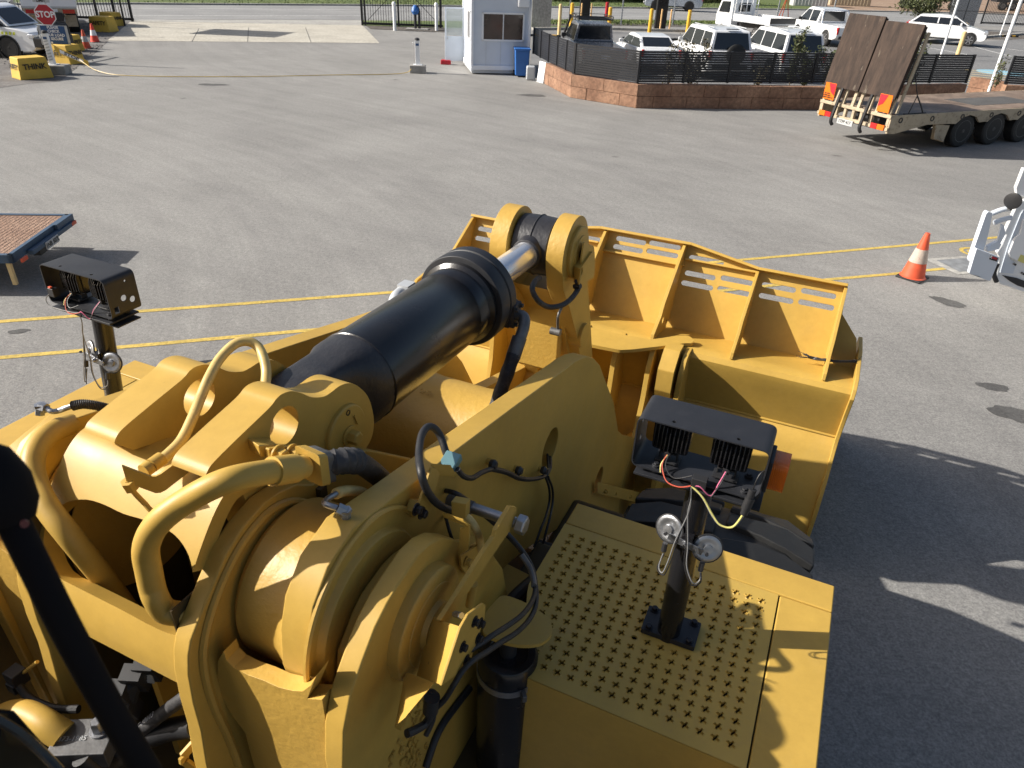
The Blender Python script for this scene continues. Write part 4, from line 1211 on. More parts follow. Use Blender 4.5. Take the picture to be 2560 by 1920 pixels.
        mb = MB(); extr(mb, rc([(1.83, z0 + .025), (1.92, z0 + .025), (1.92, z0 + .125), (1.83, z0 + .125)], .02), bx1 + .012, bx1 + .056, FV)
        obj('marker_lens', mb, 'amber_glass', cl_, .012, 3)
        mb = MB(); box(mb, (X(.0 + lean), 1.80, z0 + .012), (.045, .03, .03)); obj('relay', mb, 'black_plastic', m_, .002)
    else:
        wire([(bx0 + .02, 1.81, z0 + .05), (bx0 + .0, 1.785, z0 + .02), (bx0 + .03, 1.78, z0 - .01), (X(-.06 + lean), 1.785, z0 - .01), jn], 'wire_white')
        mb = MB(); box(mb, (bx0 + .03, 1.81, z0 + .05), (.035, .03, .04)); obj('relay', mb, 'black_plastic', m_, .003)
        mb = MB(); box(mb, (bx0 + .03, 1.80, z0 + .075), (.016, .012, .008)); obj('relay_tab', mb, 'orange', m_, .002)
    hzz = hz
    for s, mat_ in ((-1, 'wire_white'), (1, 'wire_white')):
        hx = X(s * .063 + lean * .7)
        wire([jn, (X(-.012 + lean), 1.783, z0 - .05), (X(-.012 + lean * .8), 1.785, z0 - .11), (X(s * .02 - .012 + lean * .7), 1.78, hz + .02), (X(s * .03 - .01 + lean * .6), 1.77, hz - .06), (X(s * .05 + lean * .6), 1.765, hz - .115), (hx + s * .004, 1.78, hz - .11), (hx, 1.793, hz - (.06 if s < 0 else .088))], mat_, .0022)
        wire([jn, (X(-.018 + lean), 1.787, z0 - .05), (X(-.016 + lean * .8), 1.788, z0 - .11), (X(s * .014 - .012 + lean * .7), 1.782, hz + .02), (X(s * .022 - .01 + lean * .6), 1.772, hz - .06), (X(s * .045 + lean * .6), 1.767, hz - .125), (hx + s * .008, 1.78, hz - .118), (hx + .003, 1.793, hz - (.06 if s < 0 else .088))], 'rubber', .0022)
    return m_
light_mast(-.155, -.0, 2.0, 0.0, True)
light_mast(-2.93, .105, 2.0, -.045, False)

# ---- cables, brackets and small items on the right tower
mb = MB()
tube(mb, [(-0.88,1.607,2.676),(-0.87,1.628,2.637),(-0.87,1.691,2.584),(-0.88,1.787,2.538),(-0.885,1.886,2.482),(-0.885,2.008,2.383),(-0.885,2.139,2.263),(-0.885,2.283,2.154),(-0.885,2.44,2.061),(-0.9,2.551,2.027),(-0.97,2.723,1.971),(-1.02,2.795,1.962),(-1.08,2.951,1.892)], .0095, 10)
tube(mb, [(-0.885,1.886,2.476),(-0.885,2.008,2.376),(-0.885,2.139,2.255),(-0.885,2.283,2.148),(-0.885,2.432,2.059),(-0.885,2.486,2.054),(-0.97,2.695,1.989),(-1.04,2.846,1.947)], .006, 8)
obj('harness', mb, 'rubber', L)
mb = MB()
tube(mb, [(-0.885,2.457,2.045),(-0.88,2.51,1.934),(-0.88,2.525,1.844),(-0.86,2.432,1.83),(-0.85,2.348,1.824),(-0.85,2.281,1.77)], .006, 8)
tube(mb, [(-0.885,2.492,2.02),(-0.88,2.556,1.9),(-0.87,2.544,1.826),(-0.85,2.466,1.807),(-0.84,2.394,1.766),(-0.84,2.358,1.7)], .006, 8)
obj('drop_cable', mb, 'rubber', L)
# thick loop over the arm
mb = MB()
tube(mb, [(-0.93,1.647,2.657),(-0.95,1.654,2.692),(-0.98,1.674,2.73),(-1,1.668,2.76),(-1.01,1.641,2.776),(-1,1.589,2.777),(-0.96,1.508,2.774),(-0.9,1.42,2.793),(-0.88,1.41,2.746),(-0.87,1.442,2.673),(-0.865,1.493,2.608),(-0.86,1.541,2.56)], .0125, 14, 10)
obj('armoured_cable', mb, 'rubber', L)
mb = MB()
q = [(-0.915,1.625,2.682),(-0.91,1.571,2.7)]
box(mb, q[0], (.055, .06, .03), 0, .3); 
cb = obj('cable_clamp', mb, 'teal', L, .004)
mb = MB(); p = [(-0.87,1.571,2.532)][0]; box(mb, p, (.03, .022, .022)); obj('cable_ferrule', mb, 'teal', cb, .004)
# strap bracket bolted to the arm carrying the clamp
mb = MB()
P = [(-0.9,1.47,2.772),(-0.9,1.526,2.729),(-0.9,1.44,2.602),(-0.9,1.374,2.671)]
quadslab(mb, P, .008, (1, 0, 0))
P = [(-0.9,1.474,2.775),(-0.87,1.544,2.733),(-0.86,1.567,2.678),(-0.9,1.517,2.703)]
quadslab(mb, P, .008, (0, 0, 1))
P = [(-0.93,1.399,2.691),(-0.93,1.437,2.663),(-0.93,1.43,2.608),(-0.93,1.373,2.667)]
quadslab(mb, P, .03, (1, 0, 0))
ab = obj('arm_bracket', mb, 'yellow', L, .002)
mb = MB()
for q in [(-0.888,1.366,2.691),(-0.888,1.395,2.654)]: hexbolt(mb, q, (1, 0, 0), .014, .014)
obj('hex_bolt', mb, 'black_bolt', ab)
# galvanised long bolt reaching out from the arm
a = [(-0.9,1.641,2.503)][0]
BY, BZ = a[1], a[2]
mb = MB()
cyl(mb, (-.935, BY, BZ), (-.68, BY, BZ), .019, seg=20)
obj('lock_pin', mb, 'zinc', L)
mb = MB(); tube(mb, [(-.935, BY, BZ), (-.84, BY, BZ)], lambda t, i: .021 + .002 * (i % 2), 14, 14); obj('pin_spring', mb, 'steel_dull', L)
mb = MB(); hexbolt(mb, (-.682, BY, BZ), (1, 0, 0), .034, .028, False); obj('pin_head', mb, 'zinc', L, .003)
# flat link bar
lb = [(1.603,2.6),(1.651,2.56),(1.652,2.533),(1.603,2.494),(1.538,2.496),(1.5,2.495),(1.47,2.496),(1.216,2.487),(1.188,2.491),(1.155,2.538),(1.182,2.539),(1.227,2.543),(1.408,2.564),(1.488,2.567),(1.499,2.584),(1.553,2.593)]
lo_ = plate('link_bar', lb, -.70, -.686, FV, 'yellow', L, bev=.002)
mb = MB(); cyl(mb, [(-0.7,1.379,2.459)][0], [(-0.72,1.39,2.347)][0], .013, seg=14)
obj('gas_strut', mb, 'yellow', lo_)
# Z shaped bracket with cable clamp
mb = MB()
quadslab(mb, [(-0.83,1.425,2.648),(-0.75,1.404,2.672),(-0.74,1.424,2.642),(-0.75,1.421,2.635),(-0.83,1.427,2.635)], .007, (0, 0, 1))
quadslab(mb, [(-0.775,1.429,2.611),(-0.74,1.424,2.642),(-0.74,1.42,2.549),(-0.775,1.418,2.506)], .007, (0, 1, 0))
quadslab(mb, [(-0.775,1.421,2.511),(-0.775,1.429,2.452),(-0.775,1.464,2.386),(-0.775,1.526,2.333),(-0.775,1.587,2.389),(-0.775,1.541,2.452),(-0.775,1.487,2.476)], .007, (1, 0, 0))
quadslab(mb, [(-0.83,1.475,2.66),(-0.79,1.496,2.649),(-0.79,1.491,2.594),(-0.83,1.48,2.597)], .03, (0, 1, 0))
zb = obj('cable_bracket', mb, 'yellow', L, .002)
mb = MB()
for q in [(-0.765,1.454,2.457),(-0.765,1.489,2.41)]: hexbolt(mb, q, (1, 0, 0), .012, .013)
obj('hex_bolt', mb, 'yellow', zb)
mb = MB(); tube(mb, [(-0.8,1.509,2.589),(-0.78,1.513,2.57),(-0.76,1.51,2.544),(-0.76,1.536,2.478),(-0.77,1.551,2.423),(-0.79,1.559,2.391)], .013, 12); obj('painted_cable', mb, 'cream_hose', zb)
# two long cables sweeping to the front of the frame
mb = MB()
tube(mb, [(-0.94,1.624,2.553),(-0.885,1.614,2.566),(-0.88,1.718,2.444),(-0.82,1.737,2.394),(-0.76,1.759,2.324),(-0.7,1.751,2.281),(-0.66,1.742,2.239),(-0.62,1.689,2.239),(-0.59,1.622,2.249),(-0.57,1.538,2.283),(-0.56,1.434,2.338),(-0.57,1.351,2.373),(-0.58,1.274,2.411),(-0.6,1.204,2.426),(-0.62,1.128,2.456)], .0085, 10)
tube(mb, [(-0.885,1.614,2.559),(-0.88,1.732,2.418),(-0.82,1.752,2.362),(-0.75,1.769,2.294),(-0.69,1.764,2.241),(-0.63,1.696,2.244),(-0.59,1.635,2.237),(-0.56,1.555,2.256),(-0.55,1.472,2.28),(-0.55,1.374,2.328),(-0.56,1.294,2.371),(-0.57,1.21,2.414),(-0.58,1.144,2.447),(-0.59,1.103,2.446),(-0.6,1.072,2.419),(-0.62,1.059,2.364),(-0.64,1.046,2.33)], .0085, 10)
tube(mb, [(-0.95,1.639,2.446),(-0.9,1.575,2.455),(-0.885,1.577,2.398),(-0.9,1.653,2.252)], .006, 8)
lc = obj('long_cable', mb, 'rubber', L)
mb = MB(); tube(mb, [(-0.692,1.734,2.274),(-0.652,1.715,2.25),(-0.617,1.67,2.249),(-0.6,1.636,2.256)], .0105, 10); obj('cable_sleeve', mb, 'steel_dull', lc)
# folded guard box with black bolts
A_ = [(-0.6,1.111,2.6)][0]; B_ = [(-0.6,1.009,2.493)][0]
uA = round(A_[1], 3)
mb = MB()
quadslab(mb, [(-0.6,1.111,2.6),(-0.6,1.154,2.608),(-0.6,1.242,2.562),(-0.6,1.259,2.538),(-0.6,1.255,2.494),(-0.6,1.162,2.4),(-0.6,1.136,2.412),(-0.6,1.009,2.491)], -.008, (1, 0, 0))
quadslab(mb, [(-0.74,1.191,2.48),(-0.601,1.113,2.595),(-0.601,1.012,2.489),(-0.74,1.106,2.331)], .008, (0, 1, 0))
quadslab(mb, [(-0.741,1.193,2.478),(-0.7,1.175,2.507),(-0.72,1.134,2.317),(-0.741,1.108,2.328)], .006, (0, 1, 0))
gb = obj('guard_box', mb, 'yellow', L, .003)
mb = MB()
for q in [(-0.6,1.188,2.546),(-0.6,1.223,2.503),(-0.6,1.211,2.454),(-0.6,1.119,2.52),(-0.6,1.141,2.441)]: hexbolt(mb, q, (1, 0, 0), .0115, .011)
obj('hex_bolt', mb, 'black_bolt', gb)
mb = MB(); a = [(-0.66,1.187,2.545),(-0.63,1.172,2.57)]; cyl(mb, a[0], a[1], .009, seg=6); obj('stud', mb, 'zinc', gb)
# lower wedge bracket, with its shadowed cut
mb = MB()
quadslab(mb, [(-0.74,1.052,2.403),(-0.64,1.032,2.444),(-0.64,0.899,2.481),(-0.7,0.934,2.357)], .008, (0, 1, 0))
quadslab(mb, [(-0.745,1.05,2.388),(-0.745,1.072,2.384),(-0.745,1.01,2.216),(-0.745,0.994,2.238)], .02, (1, 0, 0))
obj('wedge_bracket', mb, 'yellow', L, .003)
# connector cluster and scraped decal panel
mb = MB()
tube(mb, [(-0.66,1.059,2.373),(-0.66,1.048,2.345),(-0.66,1.051,2.296),(-0.67,1.038,2.252),(-0.68,1,2.266),(-0.69,0.972,2.281)], .012, 10)
tube(mb, [(-0.655,1.062,2.316),(-0.66,1.059,2.247),(-0.67,1.035,2.2)], .008, 8)
a = [(-0.65,1.042,2.375),(-0.655,1.039,2.315)]; cyl(mb, a[0], a[1], .022, seg=12)
obj('connector_cluster', mb, 'black_plastic', L)
mb = MB(); tube(mb, [(-0.78,1.513,1.749),(-0.78,1.419,1.777),(-0.78,1.318,1.8),(-0.78,1.258,1.785),(-0.78,1.197,1.722)], .014, 12); obj('braided_cable', mb, 'rubber', L)
mb = MB()
random.seed(3)
for k in range(60):
    x = random.uniform(0, 150); y = 1330 + random.uniform(0, 320)
    if random.random() < .2: continue
dp_ = [(-0.78,1.18,2.04),(-0.78,1.116,2.002),(-0.78,1.055,1.982),(-0.78,1.205,1.879),(-0.78,1.138,1.859),(-0.78,1.088,1.887)]
for k in range(70):
    c_ = random.choice(dp_)
    box(mb, (-.785, c_[1] + random.uniform(-.05, .05), c_[2] + random.uniform(-.07, .05)), (.006, .012, .022), 0, random.uniform(-.6, .6))
obj('rough_patch', mb, 'yellow_cast', L)
# lower step plate seen between tower and fender
sp_ = [(-1.106,2.201),(-0.82,2.163),(-0.817,2.021),(-0.946,1.99),(-1.065,2.021)]
plate('step_plate', sp_, 1.70, 1.72, FZ, 'yellow', L, bev=.003)
# air intake: rain plate over black canister with band clamp
cp_ = rc([(-0.718,1.479),(-0.748,1.564),(-0.734,1.669),(-0.664,1.673),(-0.6,1.665),(-0.549,1.648),(-0.514,1.619),(-0.503,1.575),(-0.518,1.535),(-0.551,1.509),(-0.599,1.488),(-0.653,1.48)], .03, 5)
cn = thing('air_canister', '', ''); del cn['label'], cn['category']; cn.parent = L
plate('rain_plate', cp_, 2.105, 2.12, FZ, 'yellow_dirty', cn, bev=.004)
cc = [(-0.634,1.519)][0]
mb = MB(); lathe(mb, (cc[0], cc[1], 1.0), (0, 0, 1), [(0, .105), (.93, .105), (.935, .098), (.945, .098), (.95, .105), (1.015, .105), (1.03, .095), (1.032, .07), (1.026, .066), (1.026, .001)], 48)
obj('canister', mb, 'black', cn)
mb = MB(); lathe(mb, (cc[0], cc[1], 1.925), (0, 0, 1), [(0, .106), (.0, .1085), (.028, .1085), (.028, .106)], 48, cap=False)
bn = obj('band_clamp', mb, 'zinc', cn)
mb = MB(); box(mb, (cc[0] + .09, cc[1] - .065, 1.938), (.05, .016, .03), -.9); cyl(mb, (cc[0] + .105, cc[1] - .04, 1.935), (cc[0] + .12, cc[1] + .0, 1.96), .008, seg=8)
box(mb, (cc[0] + .115, cc[1] - .02, 1.95), (.02, .03, .03), .4)
obj('clamp_latch', mb, 'steel_dull', bn, .002)
mb = MB(); cyl(mb, (cc[0], cc[1], 2.02), (cc[0], cc[1], 2.108), .03, seg=12); obj('stand_off', mb, 'black_plastic', cn)
# machinery in the shade behind the fender
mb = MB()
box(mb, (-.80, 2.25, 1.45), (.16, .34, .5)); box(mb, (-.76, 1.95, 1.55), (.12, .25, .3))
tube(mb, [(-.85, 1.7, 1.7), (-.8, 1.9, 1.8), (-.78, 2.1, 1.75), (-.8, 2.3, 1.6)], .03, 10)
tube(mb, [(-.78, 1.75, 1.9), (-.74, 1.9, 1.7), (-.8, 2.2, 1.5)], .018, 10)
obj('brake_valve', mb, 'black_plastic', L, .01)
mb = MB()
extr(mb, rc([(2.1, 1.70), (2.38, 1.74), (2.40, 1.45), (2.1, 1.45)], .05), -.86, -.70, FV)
obj('mud_flap', mb, 'shade_dark', L)
mb = MB(); box(mb, (-.78, 2.2, .95), (.36, 1.9, .9)); box(mb, (VC, 2.5, .95), (1.6, .6, .6)); box(mb, (-.80, 3.0, .5), (.25, .9, .5)); obj('axle_housing', mb, 'shade_dark', L, .05)
# grease bank on the lower arm
mb = MB()
q = [(-0.9,3.463,1.281),(-0.8,4.413,0.537),(-0.8,4.486,0.379),(-0.9,3.497,1.17)]
quadslab(mb, q, .012, (0, 1, 0))
bnk = obj('grease_bank', mb, 'yellow', L, .003)
mb = MB()
for q in [(-0.88,3.623,1.105),(-0.87,3.856,0.921),(-0.83,4.199,0.653),(-0.81,4.417,0.479)]:
    hexbolt(mb, q, (0, -1, .2), .011, .014)
obj('grease_nipple', mb, 'yellow', bnk)

# ---- bottom left: hydraulics below the cover
mb = MB(); tube(mb, [(-1.95,0.618,1.996),(-1.93,0.629,2.008),(-1.88,0.638,2.031),(-1.83,0.642,2.039),(-1.77,0.643,2.037),(-1.72,0.649,2.013)], .042, 20)
obj('steel_pipe', mb, 'yellow', L)
e = [(-1.66,0.671,2.016)][0]
mb = MB(); box(mb, (e[0], e[1], e[2] - .03), (.17, .12, .07), .5, 0)
vb = obj('manifold_block', mb, 'steel_dull', L, .004)
text('block_mark', '373-1985', .022, 'sign_grey', vb, (e[0] - .02, e[1] - .02, e[2] + .0065), (0, 0, .5), .0008)
mb = MB(); q = [(-1.64,0.691,2.053)][0]; hexbolt(mb, (e[0] + .03, e[1] + .035, e[2] + .004), (0, 0, 1), .02, .035); obj('hex_bolt', mb, 'zinc', vb)
mb = MB(); quadslab(mb, [(-1.8,0.62,1.886),(-1.74,0.651,1.944),(-1.7,0.659,1.9),(-1.76,0.622,1.858)], -.10, (0, 0, 1)); obj('block_mount', mb, 'yellow', L, .004)
mb = MB(); tube(mb, [(-1.32,0.84,2.228),(-1.36,0.824,2.2),(-1.42,0.803,2.136),(-1.48,0.778,2.067),(-1.54,0.755,1.995),(-1.62,0.711,1.896),(-1.7,0.673,1.797)], .021, 14)
hs_ = obj('hydraulic_hose', mb, 'rubber_dusty', L)
hp2 = [(-1.54,0.755,1.995),(-1.42,0.803,2.136)]
hd = (Vector(hp2[1]) - Vector(hp2[0])).normalized(); hn_ = (Vector((0, -.2, 1)) - hd * Vector((0, -.2, 1)).dot(hd)).normalized(); hy_ = hn_.cross(hd)
text('hose_print', 'C-101/13', .026, 'text_white', hs_, (Vector(hp2[0]) + Vector(hp2[1])) / 2 + hn_ * .0225, Matrix((hd, hy_, hn_)).transposed(), .0003)
mb = MB(); tube(mb, [(-1.5,0.774,1.989),(-1.46,0.793,2.015),(-1.4,0.817,2.042),(-1.34,0.823,2.081)], .035, 14); obj('hydraulic_hose', mb, 'rubber', L)
mb = MB(); tube(mb, [(-1.62,0.628,2.004),(-1.6,0.645,1.942),(-1.6,0.694,1.895),(-1.58,0.768,1.882)], .028, 14); obj('hydraulic_hose', mb, 'rubber', L)
mb = MB(); tube(mb, [(-2.02,0.719,2.042),(-2.02,0.701,2.013),(-2,0.703,2.01),(-1.96,0.698,1.989),(-1.9,0.701,1.984),(-1.84,0.71,1.988),(-1.77,0.735,1.998)], .013, 10)
bc_ = obj('braided_cable', mb, 'rubber', L)
mb = MB(); q = [(-2.02,0.716,2.033),(-2.02,0.699,2.002)]; box(mb, q[0], (.05, .05, .06)); box(mb, q[1], (.04, .03, .04)); obj('cable_connector', mb, 'black_plastic', bc_, .004)
mb = MB(); tube(mb, [(-2.03,0.725,2.053),(-2,0.728,2.049),(-1.97,0.742,2.076),(-1.94,0.754,2.107)], .006, 8); obj('wire_clip', mb, 'yellow', L)
mb = MB(); q = [(-1.55,0.762,2.122),(-1.52,0.801,2.223),(-1.5,0.834,2.242),(-1.55,0.759,2.187)]
for p in q: box(mb, p, (.06, .05, .09), .4, .3)
tube(mb, q, .025, 10); obj('valve_cluster', mb, 'black_plastic', L, .006)
mb = MB(); box(mb, [(-1.5,0.809,2.232)][0], (.06, .004, .05), .3); obj('paper_tag', mb, 'sign_grey', L)
mb = MB()
p = [(-1.33,0.825,2.004),(-1.34,0.81,2.029),(-1.36,0.767,1.997),(-1.36,0.764,1.973),(-1.34,0.773,1.94)]
for i in range(len(p) - 1): beam(mb, p[i], p[i + 1], .012, .03)
obj('hose_guard', mb, 'yellow', L, .002)

# ---- rear body, cab and the handrail in front of the lens
mb = MB()
extr(mb, [(-2.2, 2.2), (-.55, 2.2), (-.42, 3.0), (-.6, 4.6), (-2.2, 4.6)], -2.35, -.86, FV)
cabo = obj('cab', mb, 'yellow', L, .04)
mb = MB(); box(mb, (-1.6, -1.3, 4.68), (1.7, 2.0, .14)); obj('cab_roof', mb, 'yellow', cabo, .03)
mb = MB(); quadslab(mb, [(-2.28, -.535, 2.35), (-.93, -.535, 2.35), (-.93, -.40, 3.05), (-2.28, -.40, 3.05)], .012, (0, 1, 0)); quadslab(mb, [(-2.28, -.40, 3.08), (-.93, -.40, 3.08), (-.93, -.56, 4.5), (-2.28, -.56, 4.5)], .012, (0, 1, 0))
obj('windscreen', mb, 'glass', cabo)
mb = MB(); box(mb, (VC, -3.9, 1.9), (2.2, 4.6, 1.8)); obj('engine_hood', mb, 'yellow', L, .08)
mb = MB(); box(mb, (VC, -1.5, 1.2), (1.3, 3.0, .9)); obj('rear_frame', mb, 'yellow', L, .04)
mb = MB(); box(mb, (-.33, -.85, 2.15), (1.0, 1.3, .05)); obj('platform', mb, 'yellow_dirty', L, .01)
# black mirror arm close to the lens
mb = MB()
MA = [(-1.171,0.5,3.384),(-1.109,0.48,3.335),(-1.077,0.47,3.277)]
def PXD(pp): return pp
rail = [(-0.66,0.283,3.674),(-0.63,0.274,3.634),(-0.6,0.264,3.583),(-0.57,0.255,3.516),(-0.54,0.25,3.423),(-0.51,0.248,3.321),(-0.49,0.243,3.253)]
tube(mb, rail, .0140, 20)
ra = obj('mirror_arm', mb, paint('arm_black', (0.005, 0.004, 0.005), 0.7, bstr=0, spec=0.15), L)
mb = MB(); a = Vector(rail[0]) + Vector((0, 0, .02)); b = Vector(rail[1]) + (Vector(rail[1]) - Vector(rail[0])) * .25
dj = (b - a); lathe(mb, a, dj, [(0, .012), (.012, .024), (.03, .029), (dj.length - .04, .031), (dj.length - .015, .028), (dj.length, .019)], 24); obj('arm_joint', mb, ra.data.materials[0], ra)
mb = MB(); q = [(-0.585,0.263,3.647)][0]; lathe(mb, q, (1, -.6, .3), [(0, .0035), (.003, .0035)], 14); obj('red_reflection', mb, paint('dim_red', (0.12, 0.02, 0.02), 0.4, bstr=0), ra)  # dim red disc painted in for a reddish reflection on the arm
mb = MB(); quadslab(mb, [(-0.8,0.249,3.26),(-0.78,0.258,3.257),(-0.74,0.267,3.135),(-0.8,0.215,3.16)], .006, (0, 0, -1)); obj('side_glass', mb, 'glass', L)
mb = MB(); tube(mb, [(-0.76,0.229,3.298),(-0.74,0.239,3.266),(-0.72,0.244,3.231),(-0.7,0.245,3.204)], .006, 10); obj('wiper_arm', mb, 'black', L)

# ================================================================ YARD AND STREET
RD = [(-36.884,33.71),(-22.889,45.538),(-20.525,47.552),(-10.9,52.567),(-5.706,54.653),(5.772,62.792),(22.354,69.583),(40.894,74.371),(51.592,77.751),(114.422,88.802)]
RF = [(175.651,137.729),(65.564,99.563),(53.149,97.515),(27.903,87.636),(6.943,76.531),(-13.527,65.585),(-25.066,58.507),(-28.276,56.734),(-45.744,42.351)]
sheet('road', RD + RF, 0.008, 'road')
VF = [(-45.984,42.585),(-28.473,57.143),(-25.246,58.941),(-13.637,66.126),(7.005,77.261),(28.196,88.587),(33.106,91.046)]
sheet('far_verge', VF + [(80, 400), (-400, 400)], 0.012, 'grass')
VD = [(33.106,91.046),(53.769,98.687),(66.346,100.783),(178.549,140.044)]
sheet('far_yard', VD + [(500, 400), (80, 400)], 0.012, 'dirt')
# kerbs
def kerb(name, pts, w, h, mat='kerb'):
    mb = MB()
    for i in range(len(pts) - 1):
        beam(mb, (pts[i][0], pts[i][1], h / 2), (pts[i + 1][0], pts[i + 1][1], h / 2), w, h)
    return obj(name, mb, mat, kind='structure')
kerb('far_kerb', [(-42.83,44.607),(-28.374,56.938),(-25.156,58.723),(-13.582,65.854),(6.968,76.821),(28.049,88.109),(53.457,98.098),(80.436,104.272)], .35, .12)
mb = MB()
ln = [(-39.191,43.421),(-26.703,53.471),(-23.713,55.249),(-12.717,61.574),(6.488,71.212),(25.681,80.415),(47.985,87.774),(72.963,94.339)]
ln2 = [(-36.092,39.813),(-24.239,48.35),(-11.536,55.727),(-6.06,58.072),(6.015,65.669),(23.648,73.802),(43.863,79.989),(65.603,84.547)]
for l in (ln, ln2):
    for i in range(len(l) - 1):
        a = Vector((l[i][0], l[i][1], 0)); b = Vector((l[i + 1][0], l[i + 1][1], 0)); n = (b - a).normalized().cross(Vector((0, 0, 1))) * .08
        mb.add([a + n + Vector((0, 0, .014)), b + n + Vector((0, 0, .014)), b - n + Vector((0, 0, .014)), a - n + Vector((0, 0, .014))], [(0, 1, 2, 3)])
obj('road_line', mb, 'line_white', kind='structure')
# concrete crossover
sheet('driveway_apron', [(-19.194,35.742),(-7.398,39.489),(-10.11,48.655),(-22.572,45.044)], .008, 'concrete')
mb = MB()
for a, b in (([(-17.747,42.664),(-15.734,36.783)]), ([(-15.618,44.295),(-13.381,37.555)]), ([(-12.802,45.697),(-10.585,38.501)])):
    beam(mb, (a[0], a[1], .0125), (b[0], b[1], .0125), .03, .002)
obj('expansion_joint', mb, 'stain', kind='structure')
sheet('driveway_crossing', [(-22.572,45.044),(-10.11,48.655),(-5.271,50.451),(-5.668,54.278),(-10.829,52.218),(-20.406,47.264),(-22.594,46.044)], .012, 'kerb')
# gravel parking strip on the left
sheet('gravel', [(-23.293,18.216),(-17.15,20.751),(-16.047,23.068),(-15.744,23.977),(-15.094,24.646),(-16.516,28.538),(-17.551,31.505),(-19.141,35.764),(-22.448,44.784),(-24.407,44.368),(-27.54,41.12),(-39.45,32.432)], .006, 'gravel')
# car park, mulch bed and verge
CPZ = .03
sheet('car_park', [(0.144,30.972),(0.311,50.223),(4.829,51.728),(17.237,52.933),(24.211,50.666),(37.638,60.792),(48.419,57.264),(35.022,33.287),(24.41,32.303),(11.429,28.934),(3.977,27.495),(1.702,27.914)], .02, 'carpark')
sheet('mulch_bed', [(0.317,53.286),(5.239,56.545),(19.745,61.093),(28.854,58.689),(40.388,60.26),(50.508,59.852),(55.28,65.764),(44.94,67.366),(33.55,67.879),(20.968,65.072),(5.417,58.634),(0.321,55.147)], .016, 'mulch')
sheet('grass_verge', [(-10.11,48.655),(-5.172,49.495),(0.313,50.874),(5.239,56.545),(20.037,62.043),(22.288,62.343),(24.475,68.762),(22.171,68.986),(5.73,62.303),(-5.668,54.278),(-10.794,52.045)], .014, 'grass')
sheet('gate_verge', [(-9.222,46.548),(-4.867,46.544),(-5.172,49.495),(-9.87,48.446)], .019, 'mulch')
kerb('car_park_kerb', [(0.312,50.547),(4.948,53.124),(11.317,54.12),(17.685,54.393),(24.817,52.007),(40.598,65.796),(49.78,63.487)], .3, .15)
mb = MB()
for a, b in (([(37.002,61.347),(32.226,60.664)]), ([(31.686,50.747),(29.858,54.138)]), ([(24.851,52.098),(25.956,46.69)]), ([(29.631,55.549),(28.572,46.732)]), ([(5.13,43.35),(5.582,40.465)]), ([(9.868,46.758),(10.073,40.51)]), ([(21.34,48.05),(21.71,45.144)])):
    beam(mb, (a[0], a[1], .0245), (b[0], b[1], .0245), .1, .003)
obj('parking_line', mb, 'line_white', kind='structure')
mb = MB()
for k in range(9):
    y0 = 150 + k * 5
    a = [(21.557,38.953),(19.581,32.662)]
hA = [(21.695,38.997),(24.016,37.785),(18.443,32.351),(20.024,31.038)]
for k in range(9):
    t = k / 8
    a = Vector(hA[0] + (0,)).lerp(Vector(hA[2] + (0,)), t); b = Vector(hA[1] + (0,)).lerp(Vector(hA[3] + (0,)), t)
    beam(mb, (a.x, a.y, .025), (b.x, b.y, .025), .16, .003)
obj('hatched_line', mb, 'tactile', kind='structure')
bs_ = [(23.23,38.332)][0]
mb = MB(); lathe(mb, (bs_[0], bs_[1], .021), (0, 0, 1), [(0, 1.1), (.004, 1.1)], 32)
obj('bay_marking', mb, paint('bay_blue', (0.25, 0.45, 0.55), 0.7, bstr=0), kind='structure')

# yellow lines in the yard
def gline(name, pts, w, mat):
    mb = MB()
    P = [Vector((p[0], p[1], 0)) for p in pts]
    L_ = []; R_ = []
    for i, p in enumerate(P):
        t = (P[min(i + 1, len(P) - 1)] - P[max(i - 1, 0)]).normalized(); n = Vector((-t.y, t.x, 0)) * (w / 2)
        L_.append(p + n + Vector((0, 0, .0045))); R_.append(p - n + Vector((0, 0, .0045)))
    mb.add(L_ + R_, [(i, i + 1, len(P) + i + 1, len(P) + i) for i in range(len(P) - 1)])
    return obj(name, mb, mat, kind='structure')
gline('yellow_line', [(-6.588,7.682),(-6.309,7.773),(-4.096,8.432),(-1.582,9.198),(1.221,10.233),(3.77,11.078),(5.853,11.782),(8.165,12.563),(9.648,13.08)], .085, 'line_yellow')
gline('yellow_line', [(-6.024,6.839),(-5.757,6.906),(-4.344,7.338),(-2.799,7.823),(-0.681,8.469),(1.869,9.328),(4.785,10.343),(5.935,10.697),(6.934,11.046)], .085, 'line_yellow')
gl_ = [(7.851,11.893)][0]
mb = MB()
for (r0_, r1_, a0, a1) in ((.17, .24, 60, 330), (.06, .12, 80, 300)):
    A0 = arcp(gl_, r0_, a0, a1, 20); A1 = arcp(gl_, r1_, a0, a1, 20)
    mb.add([(p[0], p[1], .0047) for p in A0] + [(p[0], p[1], .0047) for p in A1], [(i, i + 1, 22 + i, 21 + i) for i in range(20)])
obj('yellow_marking', mb, 'line_yellow', kind='structure')
pit = [(7.045,11.469),(7.881,11.874),(7.931,11.533),(7.914,11.159),(7.275,10.811),(7.129,10.814)]
sheet('pit_surround', [(6.758,11.435),(7.641,11.691),(7.653,11.029),(7.001,10.78)], .0055, 'kerb')
sheet('pit_lid', [(6.947,11.394),(7.564,11.574),(7.521,11.034),(7.08,10.905)], .0095, 'slate')
